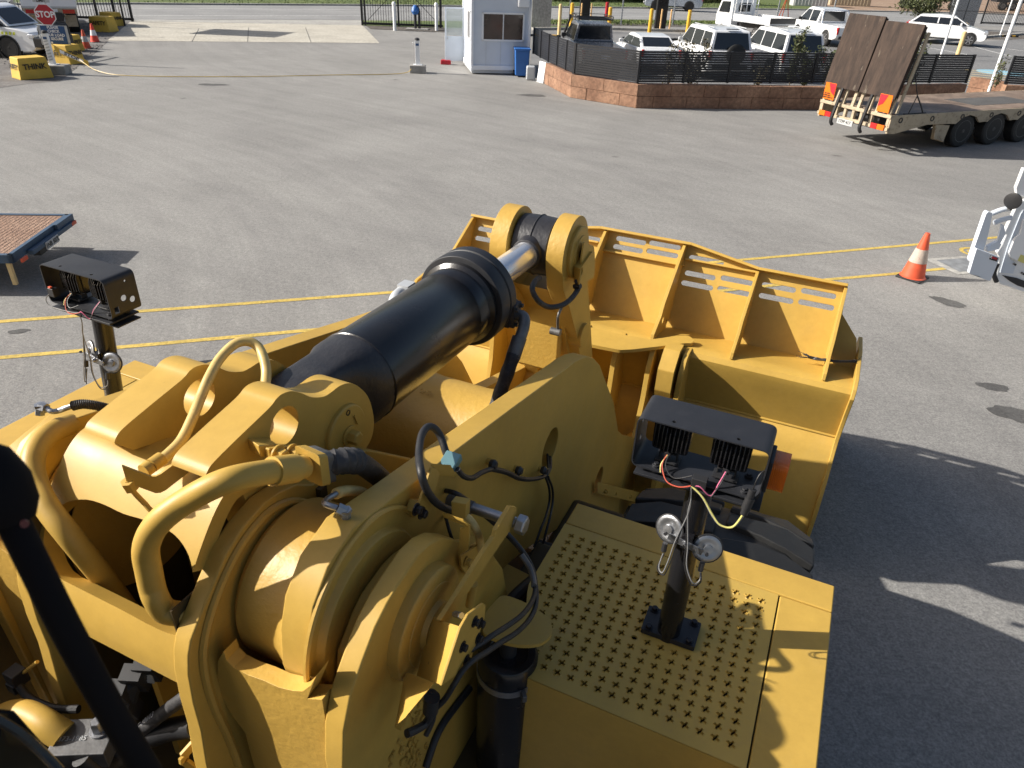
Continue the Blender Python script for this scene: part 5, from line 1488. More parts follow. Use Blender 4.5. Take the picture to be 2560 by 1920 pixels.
# oil stains
def stain(cx, cy_, rx, ry, rot, seed):
    random.seed(seed)
    pts = []
    ph = [random.uniform(0, 6.28) for _ in range(4)]
    for i in range(40):
        a = 2 * PI * i / 40
        k = 1 + .12 * math.sin(2 * a + ph[0]) + .08 * math.sin(3 * a + ph[1]) + .06 * math.sin(5 * a + ph[2]) + .05 * math.sin(9 * a + ph[3])
        x, y = rx * k * math.cos(a), ry * k * math.sin(a)
        pts.append((cx + x * math.cos(rot) - y * math.sin(rot), cy_ + x * math.sin(rot) + y * math.cos(rot)))
    sheet('oil_stain', pts, .0035, 'stain')
for i, (p, rx, ry, rt) in enumerate((([(6.28,9.664)][0], .26, .12, -.9), ([(5.583,7.229)][0], .16, .10, -.3), ([(-5.941,7.545)][0], .12, .06, .2), ([(5.524,6.621)][0], .26, .18, -.5), ([(-10.372,25.292)][0], .45, .22, .1), ([(0.264,25.943)][0], .5, .22, .1), ([(4.645,5.827)][0], .0, .0, 0))[:6]):
    stain(p[0], p[1], rx, ry, rt, i)

# ---- traffic cones
def cone(name, label, p, h, tilt=(0, 0), mats=('orange', 'grey_cone_band', 'black_plastic'), group=None):
    t = thing(name, label, 'traffic cone', (p[0], p[1], 0), random.uniform(0, 1), group)
    rb, rt_ = .17 * h / .7, .035 * h / .7
    R = lambda z: rb + (rt_ - rb) * (z - .03) / (h - .03)
    mb = MB(); box(mb, (0, 0, .017), (.36 * h / .7, .36 * h / .7, .03)); obj('base', mb, mats[2], t, .008)
    mb = MB(); lathe(mb, (0, 0, 0), (tilt[0], tilt[1], 1), [(.03, R(.03) + .02), (.045, R(.04)), (h * .36, R(h * .36))], 28, False)
    lathe(mb, (0, 0, 0), (tilt[0], tilt[1], 1), [(h * .36, R(h * .36)), (h * .67, R(h * .67)), (h, R(h)), (h, .015)], 28, False)
    obj('cone_body', mb, mats[0], t)
    mb = MB(); lathe(mb, (0, 0, 0), (tilt[0], tilt[1], 1), [(h * .37, R(h * .37)), (h * .37, R(h * .37) + .004), (h * .66, R(h * .66) + .004), (h * .66, R(h * .66))], 28, False)
    obj('reflective_band', mb, mats[1], t)
    return t
cone('traffic_cone', 'scuffed orange traffic cone with a peeling dirty band beside the yellow line', [(6.17,10.572)][0], .72, (.03, 0))
cone('traffic_cone', 'clean red and white cone nearer the yellow SAFETY block', [(-19.387,35.055)][0], .75, (0, 0), ('orange_bright', 'text_white', 'black_plastic'), 'striped cones on the gravel')
cone('traffic_cone', 'faded orange and white cone left of the cleaner striped cone', [(-18.555,32.789)][0], .72, (-.02, 0), ('orange', 'sign_grey', 'black_plastic'), 'striped cones on the gravel')

# ---- yellow concrete blocks
def face_rot(nx, ny, lean=0.0):
    """rotation that puts text on a wall facing (nx, ny)"""
    n = Vector((nx, ny, 0)).normalized()
    x = Vector((-n.y, n.x, 0)); z = n
    y = Vector((0, 0, 1))
    return Matrix((x, y, z)).transposed().to_euler()
def yblock(label, p, rz, words, s=1.0, notch=False):
    t = thing('safety_block', label, 'concrete block', (p[0], p[1], 0), rz, 'yellow concrete safety blocks')
    mb = MB()
    b, tp, h = .56 * s, .46 * s, .70 * s
    vs = [(-b, -b * .7, 0), (b, -b * .7, 0), (b, b * .7, 0), (-b, b * .7, 0), (-tp, -tp * .75, h), (tp, -tp * .75, h), (tp, tp * .75, h), (-tp, tp * .75, h)]
    mb.add(vs, [(0, 1, 2, 3), (4, 5, 6, 7), (0, 1, 5, 4), (1, 2, 6, 5), (2, 3, 7, 6), (3, 0, 4, 7)])
    bd = obj('block_body', mb, 'block_yellow', t, .03, 3)
    sl_ = math.atan2(b * .7 - tp * .75, h); sx_ = math.atan2(b - tp, h)
    if words[0]:
        r = Matrix.Rotation(PI / 2 - sl_, 3, 'X')
        text('lettering', words[0], .25 * s, 'text_black', bd, (0, -(b * .7 + tp * .75) / 2 - .004 - .028 * s, h * .58), r.to_euler(), .002, .006)
    if len(words) > 1 and words[1]:
        r = Matrix.Rotation(PI / 2, 3, 'Z') @ Matrix.Rotation(PI / 2 - sx_, 3, 'X')
        text('lettering', words[1], .22 * s, 'text_black', bd, ((b + tp) / 2 + .032 * s, 0, h * .58), r.to_euler(), .002, .006)
    if len(words) > 2 and words[2]:
        r = Matrix.Rotation(-PI / 2, 3, 'Z') @ Matrix.Rotation(PI / 2 - sx_, 3, 'X')
        text('lettering', words[2], .22 * s, 'text_black', bd, (-(b + tp) / 2 - .032 * s, 0, h * .58), r.to_euler(), .002, .006)
    return t
g = [(-16.25,25.12),(-16.758,28.198),(-18.836,31.509),(-21.191,39.401),(-22.296,42.391)]
yblock('yellow block painted THINK nearest the camera, left of the concrete bollard base', g[0], .92, ('THINK', '', 'SAFETY'), .92)
yblock('yellow block partly hidden behind the striped white bollard', (g[1][0] - .3, g[1][1] + .4), -.25, ('SAFETY', 'THINK'), .92)
yblock('yellow block directly under the blue board, farther than the one behind the bollard', (g[2][0], g[2][1] + .5), -.3, ('', 'SAFETY'), .85)
yblock('yellow block with SAFETY on its near face beside the striped cones', g[3], -.12, ('SAFETY', '', 'THINK'), .98)
yblock('yellow block farthest back against the black fence end', g[4], -.4, ('SAFETY', 'THINK'), .92)

# ---- bollards carrying the chain barrier
def lockpost(label, p, rz, tall=.95, striped=False, bs=(.9, .55, .30)):
    t = thing('barrier_post', label, 'barrier post', (p[0], p[1], 0), rz, 'white posts holding the rope barrier')
    mb = MB(); box(mb, (0, 0, bs[2] / 2), bs); obj('concrete_base', mb, 'concrete_block', t, .02)
    mb = MB(); box(mb, (0, 0, bs[2] + .01), (.34, .3, .02)); box(mb, (0, 0, bs[2] + .02 + tall / 2), (.17, .15, tall)); po = obj('post', mb, 'white', t, .012)
    mb = MB(); lathe(mb, (0, 0, bs[2] + tall + .01), (0, 0, 1), [(0, .10), (.06, .09), (.09, .05)], 16); obj('cap', mb, 'black_plastic', po)
    mb = MB(); box(mb, (0, -.078, bs[2] + tall - .13), (.12, .006, .08)); obj('label_plate', mb, 'sign_blue', po)
    mb = MB(); tube(mb, [(-.08, 0, bs[2] + tall - .06), (-.16, -.02, bs[2] + tall - .06), (-.17, -.02, bs[2] + tall - .14)], .014, 8); obj('hook', mb, 'galv', po)
    if striped:
        mb = MB()
        for k in range(7):
            z = bs[2] + .12 + k * .095
            quadslab(mb, [(-.07, -.0765, z), (.07, -.0765, z + .035), (.07, -.0765, z + .075), (-.07, -.0765, z + .04)], .002, (0, -1, 0))
        obj('stripes', mb, 'galv', po)
    return t
g = [(-16.039,26.039),(-4.185,30.031)]
lockpost('white post with grey stripes on a concrete base at the left end of the rope', g[0], .15, .95, True)
lockpost('plain white post on a concrete base in the middle of the yard entrance', g[1], .1, .85, False, (.62, .5, .28))
mb = MB()
a = [(-16.192,27.626),(-14.841,26.63),(-13.273,26.216),(-9.69,27.171),(-7.394,28.199),(-4.849,29.327)]
tube(mb, [(a[0][0] - .9, a[0][1] - .1, .9), (a[0][0] + .1, a[0][1], .32), (a[1][0], a[1][1], .06), (a[2][0], a[2][1], .03), (a[3][0], a[3][1], .03), (a[4][0], a[4][1], .03), (a[5][0], a[5][1], .03), (a[5][0] + .5, a[5][1] + .1, .2)], .013, 8)
rp = obj('rope_barrier', mb, 'cream_hose'); tag(rp, 'long slack yellow rope lying across the yard entrance', 'rope')
mb = MB()
q = [Vector((a[0][0] - .55, a[0][1] - .1, .62)), Vector((a[0][0] + .5, a[0][1] - .02, .16))]
quadslab(mb, [q[0] + Vector((0, 0, .08)), q[1] + Vector((0, 0, .08)), q[1] - Vector((0, 0, .10)), q[0] - Vector((0, 0, .10))], .01, (0, -1, 0))
fl_ = obj('banner_flag', mb, 'block_yellow', rp)
dd_ = (q[1] - q[0]).normalized()
mt = Matrix((dd_, Vector((0, -1, 0)).cross(dd_), Vector((0, -1, 0)))).transposed()
mb = MB(); cq = (q[0] + q[1]) / 2
mb.add([cq + dd_ * sx - Vector((0, .012, 0)) + Vector((0, 0, sz)) - dd_ * 0 for sx, sz in ((-.4, -.075), (.4, -.075), (.4, .045), (-.4, .045))], [(0, 1, 2, 3)])
obj('flag_panel', mb, 'text_white', fl_)
text('lettering', 'STOP', .14, 'text_black', fl_, cq + Vector((0, -.016, -.015)), mt.to_euler(), .001, .004, 1.5)

# ---- sign cluster
t = thing('sign_post', 'stop sign, speed limit sign and blue load notice on one grey post', 'road sign', (-17.35, 28.5, 0), .10)
mb = MB(); cyl(mb, (.08, .05, 0), (.08, .05, 2.9), .035); obj('post', mb, 'galv', t)
mb = MB(); extr(mb, circ((.0, 1.60), .375, 8, PI / 8), 0, .012, FU); s1 = obj('stop_border', mb, 'text_white', t)
mb = MB(); extr(mb, circ((.0, 1.60), .345, 8, PI / 8), -.004, 0, FU); s2 = obj('stop_face', mb, 'sign_red', s1)
text('lettering', 'STOP', .28, 'text_white', s1, (0, -.008, 1.60), (PI / 2, 0, 0), .002, .008, .95)
mb = MB(); box(mb, (-.03, .02, 2.32), (.58, .01, .66)); s3 = obj('speed_sign', mb, 'sign_grey', t, .004)
text('lettering', 'SPEED\nLIMIT', .14, 'text_black', s3, (-.03, .012, 2.12), (PI / 2, 0, 0), .001, .004, .95)
text('lettering', '10', .30, 'text_black', s3, (-.03, .012, 2.50), (PI / 2, 0, 0), .001, .004)
mb = MB(); box(mb, (.12, .02, .93), (1.02, .01, .66)); s4 = obj('notice_frame', mb, 'sign_grey', t, .004)
mb = MB(); box(mb, (.12, .012, .93), (.84, .006, .62)); s5 = obj('notice_face', mb, 'sign_blue', s4)
text('lettering', 'PLEASE\nCHECK\nYOUR LOAD\nIS SECURE', .125, 'text_white', s4, (.13, .006, 1.0), (PI / 2, 0, 0), .001, .004)
mb = MB(); lathe(mb, (-.02, .008, .69), (0, -1, 0), [(0, .035), (.002, .035)], 20); obj('emblem', mb, 'text_white', s4)

# ---- black fences and gates
def bar_fence(name, label, cat, a, b, h=2.3, step=.14, posts=(), mat='fence_black', tilt=0, brace=False, group=None, r=.013):
    a = Vector((a[0], a[1], 0)); b = Vector((b[0], b[1], 0)); d = b - a; Ln = d.length; ang = math.atan2(d.y, d.x)
    t = thing(name, label, cat, a, ang, group)
    mb = MB(); n = int(Ln / step)
    for i in range(n):
        x = (i + .5) * Ln / n
        box(mb, (x, 0, h / 2 + .1), (r * 2, r * 2, h - .1))
    obj('bars', mb, mat, t)
    for z in (.12, h): 
        mb = MB(); box(mb, (Ln / 2, 0, z), (Ln, .07, .13 if z < 1 else .06)); obj('rail', mb, mat, t)
    for x in posts:
        mb = MB(); box(mb, (x * Ln, -.03, (h + .2) / 2), (.11, .11, h + .2)); obj('post', mb, mat, t)
    if brace:
        mb = MB(); beam(mb, (Ln * .07, -.03, .3), (Ln * .5, -.03, h), .03, .03); beam(mb, (Ln * .5, -.03, h), (Ln * .93, -.03, .3), .03, .03); obj('brace', mb, mat, t)
    return t
g = [(-22.302,44.864),(-29.761,45.445),(-36.552,44.602),(-10.11,48.655),(-5.222,49.143),(34.939,70.384),(41.62,71.846),(54.222,75.13)]
bar_fence('steel_fence', 'black steel bar fence behind the parked work trucks on the left', 'fence', g[2], g[0], 2.3, .16, (0, .35, .72, .86, .93, .995))
bar_fence('sliding_gate', 'black sliding gate with diagonal bracing between driveway and kiosk', 'gate', g[3], g[4], 2.3, .15, (0.0, .04, .45, .97), brace=True)
bar_fence('steel_gate', 'black bar gate at the far right beyond the car park', 'gate', [(43.507,77.791)][0], [(50.395,78.696)][0], 2.4, .16, (0, .5), group=None)

# unseen overhead board and post, added to cast the shadow on the apron
t = thing('shadow_board', 'large unseen board on an added post, placed to shade the driveway', 'shadow board', (-21.7, 41.4, 0), -.08)
mb = MB(); box(mb, (0, 0, 4.3), (.12, 2.9, 2.7)); obj('board', mb, 'sign_grey', t)
mb = MB(); cyl(mb, (0, 1.0, 0), (0, 1.0, 3.0), .05); obj('post', mb, 'fence_black', t)

# ---- gate keeper kiosk
KP = [(-2.128,30.28)][0]
kz = math.radians(11)
t = thing('kiosk', 'small white portable gatehouse cabin with sliding windows and open door', 'kiosk', (KP[0], KP[1], 0), kz)
KW, KD, KH = 2.28, 3.0, 2.75
mb = MB(); box(mb, (KW / 2, KD / 2, .14 + KH / 2), (KW - .06, KD - .06, KH)); wl = obj('wall', mb, 'kiosk', t)
mb = MB()
for x in (.03, KW - .03):
    for y in (.03, KD - .03): box(mb, (x, y, .12 + KH / 2), (.10, .10, KH))
box(mb, (KW / 2, .0, .24), (KW, .07, .16)); box(mb, (0, KD / 2, .24), (.07, KD, .16)); box(mb, (KW / 2, 0, KH + .05), (KW, .09, .2)); box(mb, (0, KD / 2, KH + .05), (.09, KD, .2))
obj('frame', mb, 'kiosk_trim', t, .006)
mb = MB(); box(mb, (KW / 2, KD / 2, .09), (KW - .03, KD - .03, .10)); obj('base', mb, 'galv', t)
mb = MB(); box(mb, (KW / 2, KD / 2, KH + .22), (KW + .16, KD + .16, .10)); obj('roof', mb, 'kiosk_trim', t, .01)
mb = MB(); box(mb, (KW / 2, .027, 1.0), (.012, .01, 1.5)); box(mb, (KW * .25, .027, .75), (.008, .008, .9)); obj('panel_seam', mb, 'galv', wl)
def kwin(cx, z0, z1, w, side):
    f_ = MB(); g_ = MB()
    zc = (z0 + z1) / 2; h = z1 - z0
    def B(mb, u, z, su, sz, off, th):
        if side: box(mb, (.03 - off, u, z), (th, su, sz))
        else: box(mb, (u, .03 - off, z), (su, th, sz))
    for s in (-1, 1):
        B(f_, cx + s * w / 2, zc, .06, h + .06, .03, .06)
        B(f_, cx, zc + s * h / 2, w + .06, .06, .03, .06)
    B(f_, cx, zc, .035, h, .03, .05)
    fo = obj('window', f_, 'white', t, .004)
    B(g_, cx, zc, w, h, .012, .012); obj('pane', g_, 'kiosk_glass', fo)
kwin(1.22, 1.22, 2.15, 1.58, False)
kwin(.75, 1.17, 2.17, .78, True)
mb = MB()
dx = -.78
box(mb, (dx / 2, 2.62, .62), (.80, .04, .95)); box(mb, (dx / 2, 2.62, 2.12), (.80, .04, .06)); box(mb, (dx + .03, 2.62, 1.6), (.06, .04, 1.0)); box(mb, (-.03, 2.62, 1.6), (.06, .04, 1.0))
dr = obj('door', mb, 'kiosk', t, .004)
mb = MB(); box(mb, (dx / 2, 2.62, 1.6), (.7, .012, .96)); obj('door_glass', mb, 'clear_glass', dr)
mb = MB(); box(mb, (dx + .1, 2.585, 1.02), (.04, .03, .1)); obj('door_handle', mb, 'galv', dr)
mb = MB(); box(mb, (KW - .33, -.12, 2.55), (.42, .3, .32)); ac = obj('air_unit', mb, 'white', t, .015)
mb = MB(); cyl(mb, (KW - .02, -.09, .1), (KW - .02, -.09, 2.9), .025); obj('downpipe', mb, 'white', t)
mb = MB(); box(mb, (0, 0, .09), (.42, .3, .18)); o = obj('door_stop', mb, 'sign_red', None, .03, loc=(KP[0] - 1.25, KP[1] + 2.5, 0)); tag(o, 'small red block holding the kiosk door open', 'door stop')
# wheelie bin
bp = [(-0.179,29.993)][0]
t = thing('wheelie_bin', 'blue wheelie bin against the front wall of the kiosk', 'bin', (bp[0], bp[1] + .25, 0), .1)
mb = MB(); w0, w1 = .23, .28
vs = [(-w0, -.26, .05), (w0, -.26, .05), (w0, .2, .05), (-w0, .2, .05), (-w1, -.33, .95), (w1, -.33, .95), (w1, .33, .98), (-w1, .33, .98)]
mb.add(vs, [(0, 3, 2, 1), (4, 5, 6, 7), (0, 1, 5, 4), (1, 2, 6, 5), (2, 3, 7, 6), (3, 0, 4, 7)]); obj('body', mb, 'blue_bin', t, .03, 3)
mb = MB(); box(mb, (0, -.01, 1.0), (.62, .74, .05)); box(mb, (0, -.36, .965), (.56, .03, .05)); cyl(mb, (-.27, .36, 1.0), (.27, .36, 1.0), .02); obj('lid', mb, 'blue_bin', t, .015)
mb = MB(); 
for s in (-1, 1): cyl(mb, (s * .25, .22, .1), (s * .29, .22, .1), .10)
obj('wheels', mb, 'black_plastic', t)
# white board leaning on the wall end
q = [(0.546,28.68)][0]
mb = MB(); box(mb, (0, 0, .36), (.42, .03, .72), 0, -.12); o = obj('leaning_board', mb, 'white', loc=(q[0] + .05, q[1] + .2, 0), rz=-1.0); tag(o, 'white board leaning against the end of the red block wall', 'board')
mb = MB(); box(mb, (0, 0, .25), (.35, .3, .5)); o = obj('grey_tub', mb, 'galv', None, .06, loc=(q[0] - .35, q[1] + .75, 0)); tag(o, 'pale grey tub between the blue bin and the red wall', 'tub')

# ---- retaining wall of red blocks
WP = [tuple(p) for p in [(0.701,28.612),(1.536,25.807),(3.579,24.332),(10.226,25.569)]]
WE = [(15.804,27.772)][0]
WP = WP + [WE]
wall = thing('block_wall', 'low wall of red limestone blocks carrying the slatted fence', 'wall', (0, 0, 0))
def wallrun(a, b, h=.72, th=.32, n=None, par=wall):
    a = Vector((a[0], a[1], 0)); b = Vector((b[0], b[1], 0)); d = b - a; Ln = d.length; t_ = d.normalized(); nn = Vector((-t_.y, t_.x, 0))
    n = n or max(1, round(Ln / 1.05))
    ang = math.atan2(d.y, d.x)
    mb = MB()
    for row in range(2):
        off = .5 if row == 0 else 0
        xs = [0] + [Ln * (k + off) / n for k in range(1 if off == 0 else 0, n + 1) if 0 < Ln * (k + off) / n < Ln] + [Ln]
        hh = h / 2
        for i in range(len(xs) - 1):
            c = a + t_ * ((xs[i] + xs[i + 1]) / 2) + nn * (th / 2 + random.uniform(0, .012)); 
            box(mb, (c.x, c.y, hh * row + hh / 2), (xs[i + 1] - xs[i] - .012, th, hh - .008), ang)
    mb2 = MB(); c = (a + b) / 2 + nn * (th / 2 + .015); box(mb2, (c.x, c.y, h / 2 - .006), (Ln - .03, th - .04, h - .02), ang)
    obj('wall_core', mb2, 'limestone', par)
    return obj('block_course', mb, 'limestone', par, .012)
random.seed(5)
for i in range(len(WP) - 1): wallrun(WP[i], WP[i + 1])
e2 = (WE[0] + .1, WE[1] + 2.2)
# return and second wall run at the right
W2 = [(WE[0] + .05, WE[1] + .3), [(17.251,28.616)][0], [(18.866,28.2)][0]]
wall2 = thing('block_wall', 'far right run of red limestone wall beyond the ramp gap', 'wall', (0, 0, 0))
S0 = [(17.054,29.951),(17.733,28.866),(17.294,27.976),(19.796,27.827)]
wallrun(S0[0], S0[1], .72, .3, par=wall2); wallrun(S0[2], S0[3], .72, .3, par=wall2)

def slat_fence(label, path, spans, z0=.74, h=.92, group='slatted fences on the red wall'):
    t = thing('slat_fence', label, 'fence', (0, 0, 0), 0, group)
    for i in range(len(path) - 1):
        a = Vector((path[i][0], path[i][1], 0)); b = Vector((path[i + 1][0], path[i + 1][1], 0)); d = b - a; Ln = d.length; t_ = d.normalized(); nn = Vector((-t_.y, t_.x, 0)) * .12; ang = math.atan2(d.y, d.x)
        n = spans[i]
        for k in range(n + 1):
            p = a + t_ * (Ln * k / n) + nn
            if k == n and i < len(path) - 2: continue
            mb = MB(); box(mb, (p.x, p.y, z0 + (h + .02) / 2), (.07, .07, h + .02), ang); obj('post', mb, 'fence', t)
        for k in range(n):
            mb = MB()
            p = a + t_ * (Ln * (k + .5) / n) + nn
            for s in range(13):
                box(mb, (p.x, p.y, z0 + .05 + s * (h - .07) / 12), (Ln / n - .07, .02, .060), ang)
            obj('slat_panel', mb, 'fence', t)
    return t
fp = [(WP[0][0] - .55, WP[0][1] + 2.4), WP[0], WP[1], WP[2], WE]
slat_fence('charcoal slatted fence running from the kiosk along the red wall', fp, [2, 3, 1, 8])
slat_fence('short charcoal slatted fence at the right edge of the photo beyond the ramp', [S0[2], S0[3]], [2])

# ---- vehicles
def wheel(parent, c, r, w, rim='rim', side=1, mat='black_plastic'):
    mb = MB(); lathe(mb, (c[0] - w / 2, c[1], c[2]), (1, 0, 0), [(0, r * .66), (.0, r * .9), (.03, r), (w - .03, r), (w, r * .9), (w, r * .66)], 28)
    t_ = obj('wheel', mb, 'tyre', parent)
    mb = MB(); lathe(mb, (c[0] + side * (w / 2 - .02), c[1], c[2]), (side, 0, 0), [(0, r * .68), (.022, r * .66), (.01, r * .5), (.0, r * .25), (.02, r * .12)], 28)
    for k in range(6 if rim == 'rim' else 0):
        a = 2 * PI * k / 6
        beam(mb, (c[0] + side * (w / 2 + .004), c[1] + .1 * r * math.cos(a), c[2] + .1 * r * math.sin(a)), (c[0] + side * (w / 2 + .004), c[1] + .62 * r * math.cos(a), c[2] + .62 * r * math.sin(a)), .05, .02, (1, 0, 0))
    obj('rim', mb, rim, t_)
    return t_

def car(name, label, cat, loc, rz, kind, paint_, group=None, scale=1.0, rack=False, spare=False, rim='rim', snorkel=False):
    """+y is forward, x across"""
    t = thing(name, label, cat, loc, rz, group)
    t.scale = (scale,) * 3
    P = dict(
        ute=dict(L=5.25, W=1.84, belt=1.05, H=1.78, gh=[(-.35, 1.05), (-.42, 1.72), (.75, 1.78), (1.05, 1.70), (1.75, 1.10)], wb=(-1.55, 1.55), r=.38, hood=1.08, tail=1.02),
        suv=dict(L=4.85, W=1.88, belt=1.12, H=1.86, gh=[(-2.32, 1.12), (-2.12, 1.80), (-1.0, 1.87), (.55, 1.84), (1.30, 1.14)], wb=(-1.35, 1.45), r=.38, hood=1.12, tail=1.12),
        sedan=dict(L=4.8, W=1.82, belt=.92, H=1.45, gh=[(-1.95, .98), (-1.15, 1.40), (-.1, 1.46), (.4, 1.42), (1.35, .96)], wb=(-1.35, 1.42), r=.33, hood=.92, tail=1.0),
        small=dict(L=4.35, W=1.80, belt=1.02, H=1.54, gh=[(-2.0, 1.12), (-1.55, 1.50), (-.4, 1.55), (.3, 1.50), (1.15, 1.05)], wb=(-1.28, 1.32), r=.34, hood=1.0, tail=1.1),
    )[kind]
    h2 = P['L'] / 2; W = P['W']
    fl_ = .28
    if kind == 'ute':
        side = [(-h2, .5), (-h2, P['tail']), (-.45, P['belt']), (1.6, P['belt'] + .03), (2.1, 1.02), (h2 - .12, .92), (h2, .75), (h2, .38), (h2 - .2, fl_), (-h2 + .3, .38)]
    else:
        side = [(-h2, .42), (-h2 - .02, .75), (-h2 + .06, P['tail']), (P['gh'][-1][0], P['belt']), (h2 - .55, P['hood'] - .08), (h2 - .1, P['hood'] - .22), (h2, .62), (h2 - .03, .36), (h2 - .2, fl_), (-h2 + .25, fl_)]
    sd = rc(side, .09, 4)
    # body with a shoulder: narrower at the top
    mb = MB()
    n = len(sd); secs = []
    for (x, k) in ((-W / 2 + .0, .0), (-W / 2 + .0, 1.0), (W / 2, 1.0), (W / 2, .0)): pass
    lay = [(-.5, .80), (-.49, .93), (-.45, 1.0), (.45, 1.0), (.49, .93), (.5, .80)]
    cz = .62; vs = []
    for (fx, ks) in lay:
        for (y, z) in sd:
            vs.append((fx * W * (1.0 if z < cz + .25 else .985), y * (1 if ks == 1 else (.995 if ks > .9 else .985)), cz + (z - cz) * (1 if ks == 1 else (.985 if ks > .9 else .93))))
    fs = [tuple(range(n)), tuple((len(lay) - 1) * n + i for i in reversed(range(n)))]
    for l in range(len(lay) - 1):
        for i in range(n): fs.append((l * n + i, l * n + (i + 1) % n, (l + 1) * n + (i + 1) % n, (l + 1) * n + i))
    mb.add(vs, fs)
    bd = obj('body', mb, paint_, t)
    cut = MB()
    for y in P['wb']:
        cyl(cut, (-W, y, P['r']), (-W / 2 + .28, y, P['r']), P['r'] + .06, seg=28); cyl(cut, (W / 2 - .28, y, P['r']), (W, y, P['r']), P['r'] + .06, seg=28)
    if kind == 'ute': box(cut, (0, -1.52, 1.0), (W - .3, 1.95, .7))
    co = obj('cut', cut, None, t); bpy.context.view_layer.update(); boolean(bd, co)
    for y in P['wb']:
        for s in (-1, 1): wheel(t, (s * (W / 2 - .12), y, P['r']), P['r'], .24, rim, s)
    # greenhouse
    gh = P['gh']; wb_ = W / 2 - .06; wt = W / 2 - .22
    def gx(z): return wb_ + (wt - wb_) * (z - P['belt']) / (P['H'] - P['belt'])
    mb = MB(); n = len(gh)
    ghr = rc([(y, z) for y, z in gh], [0, .08, .1, .1, 0], 3)
    n = len(ghr)
    vs = [(-gx(z), y, z) for y, z in ghr] + [(gx(z), y, z) for y, z in ghr]
    fs = [tuple(range(n)), tuple(reversed([n + i for i in range(n)]))] + [(i, (i + 1) % n, (i + 1) % n + n, i + n) for i in range(n)]
    mb.add(vs, fs); cb_ = obj('cabin', mb, paint_, bd, .03, 2)
    # glazing, a few mm proud
    def lerp(a, b, k): return (a[0] + (b[0] - a[0]) * k, a[1] + (b[1] - a[1]) * k)
    rear0, rear1, roofm, front1, front0 = gh
    def glassq(a, b, name='window', m0=.10, m1=.10, wk=.86, th=.006):
        p, q = lerp(a, b, m0), lerp(a, b, 1 - m1)
        nn = Vector((0, b[1] - a[1], -(b[0] - a[0]))).normalized()
        if nn.y * (1 if name == 'windscreen' else -1) < 0: nn = -nn
        mbq = MB()
        Q = [Vector((-gx(p[1]) * wk, p[0], p[1])), Vector((gx(p[1]) * wk, p[0], p[1])), Vector((gx(q[1]) * wk, q[0], q[1])), Vector((-gx(q[1]) * wk, q[0], q[1]))]
        quadslab(mbq, [v + nn * .002 for v in Q], .008, nn)
        return obj(name, mbq, 'glass', cb_)
    glassq(front1, front0, 'windscreen'); glassq(rear0, rear1, 'rear_window', .14 if kind != 'suv' else .04)
    z0 = P['belt'] + .05; z1 = P['H'] - .14
    def yat(a, b, z): return a[0] + (b[0] - a[0]) * (z - a[1]) / (b[1] - a[1])
    yr0, yr1 = yat(rear0, rear1, z0) + .12, yat(rear0, rear1, min(z1, rear1[1])) + .12
    yf0, yf1 = yat(front1, front0, z0) - .12, yat(front1, front0, z1) - .10
    cuts = {'ute': (.55,), 'suv': (-1.15, -.1), 'sedan': (-.3,), 'small': (-.55,)}[kind]
    xs = [None] + list(cuts) + [None]
    for s in (-1, 1):
        for k in range(len(xs) - 1):
            a0 = yr0 if xs[k] is None else xs[k] + .04; a1 = yr1 if xs[k] is None else xs[k] + .04
            b0 = yf0 if xs[k + 1] is None else xs[k + 1] - .04; b1 = yf1 if xs[k + 1] is None else xs[k + 1] - .04
            if b0 - a0 < .1: continue
            mbq = MB()
            Q = [Vector((s * (gx(z) + .003), y, z)) for y, z in ((a0, z0), (b0, z0), (b1, z1), (a1, z1))]
            quadslab(mbq, Q, .008, (s, 0, .3)); obj('side_window', mbq, 'glass', cb_)
        mb = MB(); box(mb, (s * (W / 2 + .07), gh[-1][0] - .45, P['belt'] + .1), (.2, .1, .16)); obj('mirror', mb, paint_ if kind != 'ute' else 'black_plastic', bd, .03)
        mb = MB(); box(mb, (s * (W / 2 - .17), h2 - .1, P['hood'] - .27), (.36, .22, .14)); obj('headlight', mb, 'chrome', bd, .03)
        mb = MB(); box(mb, (s * (W / 2 - .06), -h2 + .05, P['tail'] - .2), (.10, .14, .34)); obj('tail_light', mb, 'red_lens', bd, .02)
        mb = MB()
        for k in ((-.42, .6) if kind in ('suv', 'ute', 'sedan') else (-.5,)): box(mb, (s * (W / 2 - .002), k, P['belt'] - .14), (.02, .14, .03))
        obj('door_handle', mb, paint_, bd)
        if kind in ('suv', 'ute', 'small'):
            mb = MB(); box(mb, (s * (W / 2 - .04), .0, .33), (.14, 2.2, .08)); obj('side_step', mb, 'black_plastic', bd)
    mb = MB(); box(mb, (0, h2 - .02, P['hood'] - .38), (.9, .06, .22)); obj('grille', mb, 'black_plastic', bd, .02)
    mb = MB(); box(mb, (0, h2 - .03, .46), (1.3, .08, .16)); box(mb, (0, -h2 + .02, .5), (1.5, .12, .16)); obj('bumper', mb, 'black_plastic' if kind != 'sedan' else paint_, bd, .02)
    mb = MB(); box(mb, (0, h2 + .025, .55), (.38, .012, .11)); obj('number_plate', mb, 'text_white', bd)
    mb = MB(); box(mb, (0, -h2 - .05, .72), (.38, .012, .11)); obj('number_plate', mb, 'text_white', bd)
    if kind == 'suv':
        for s in (-1, 1):
            mb = MB(); beam(mb, (s * (wt - .05), -1.9, P['H'] + .03), (s * (wt - .05), .3, P['H'] + .03), .03, .03); obj('roof_rail', mb, 'galv', cb_)
        mb = MB(); box(mb, (0, -2.1, P['H'] - .0), (.5, .1, .03)); obj('spoiler', mb, 'glass', cb_)
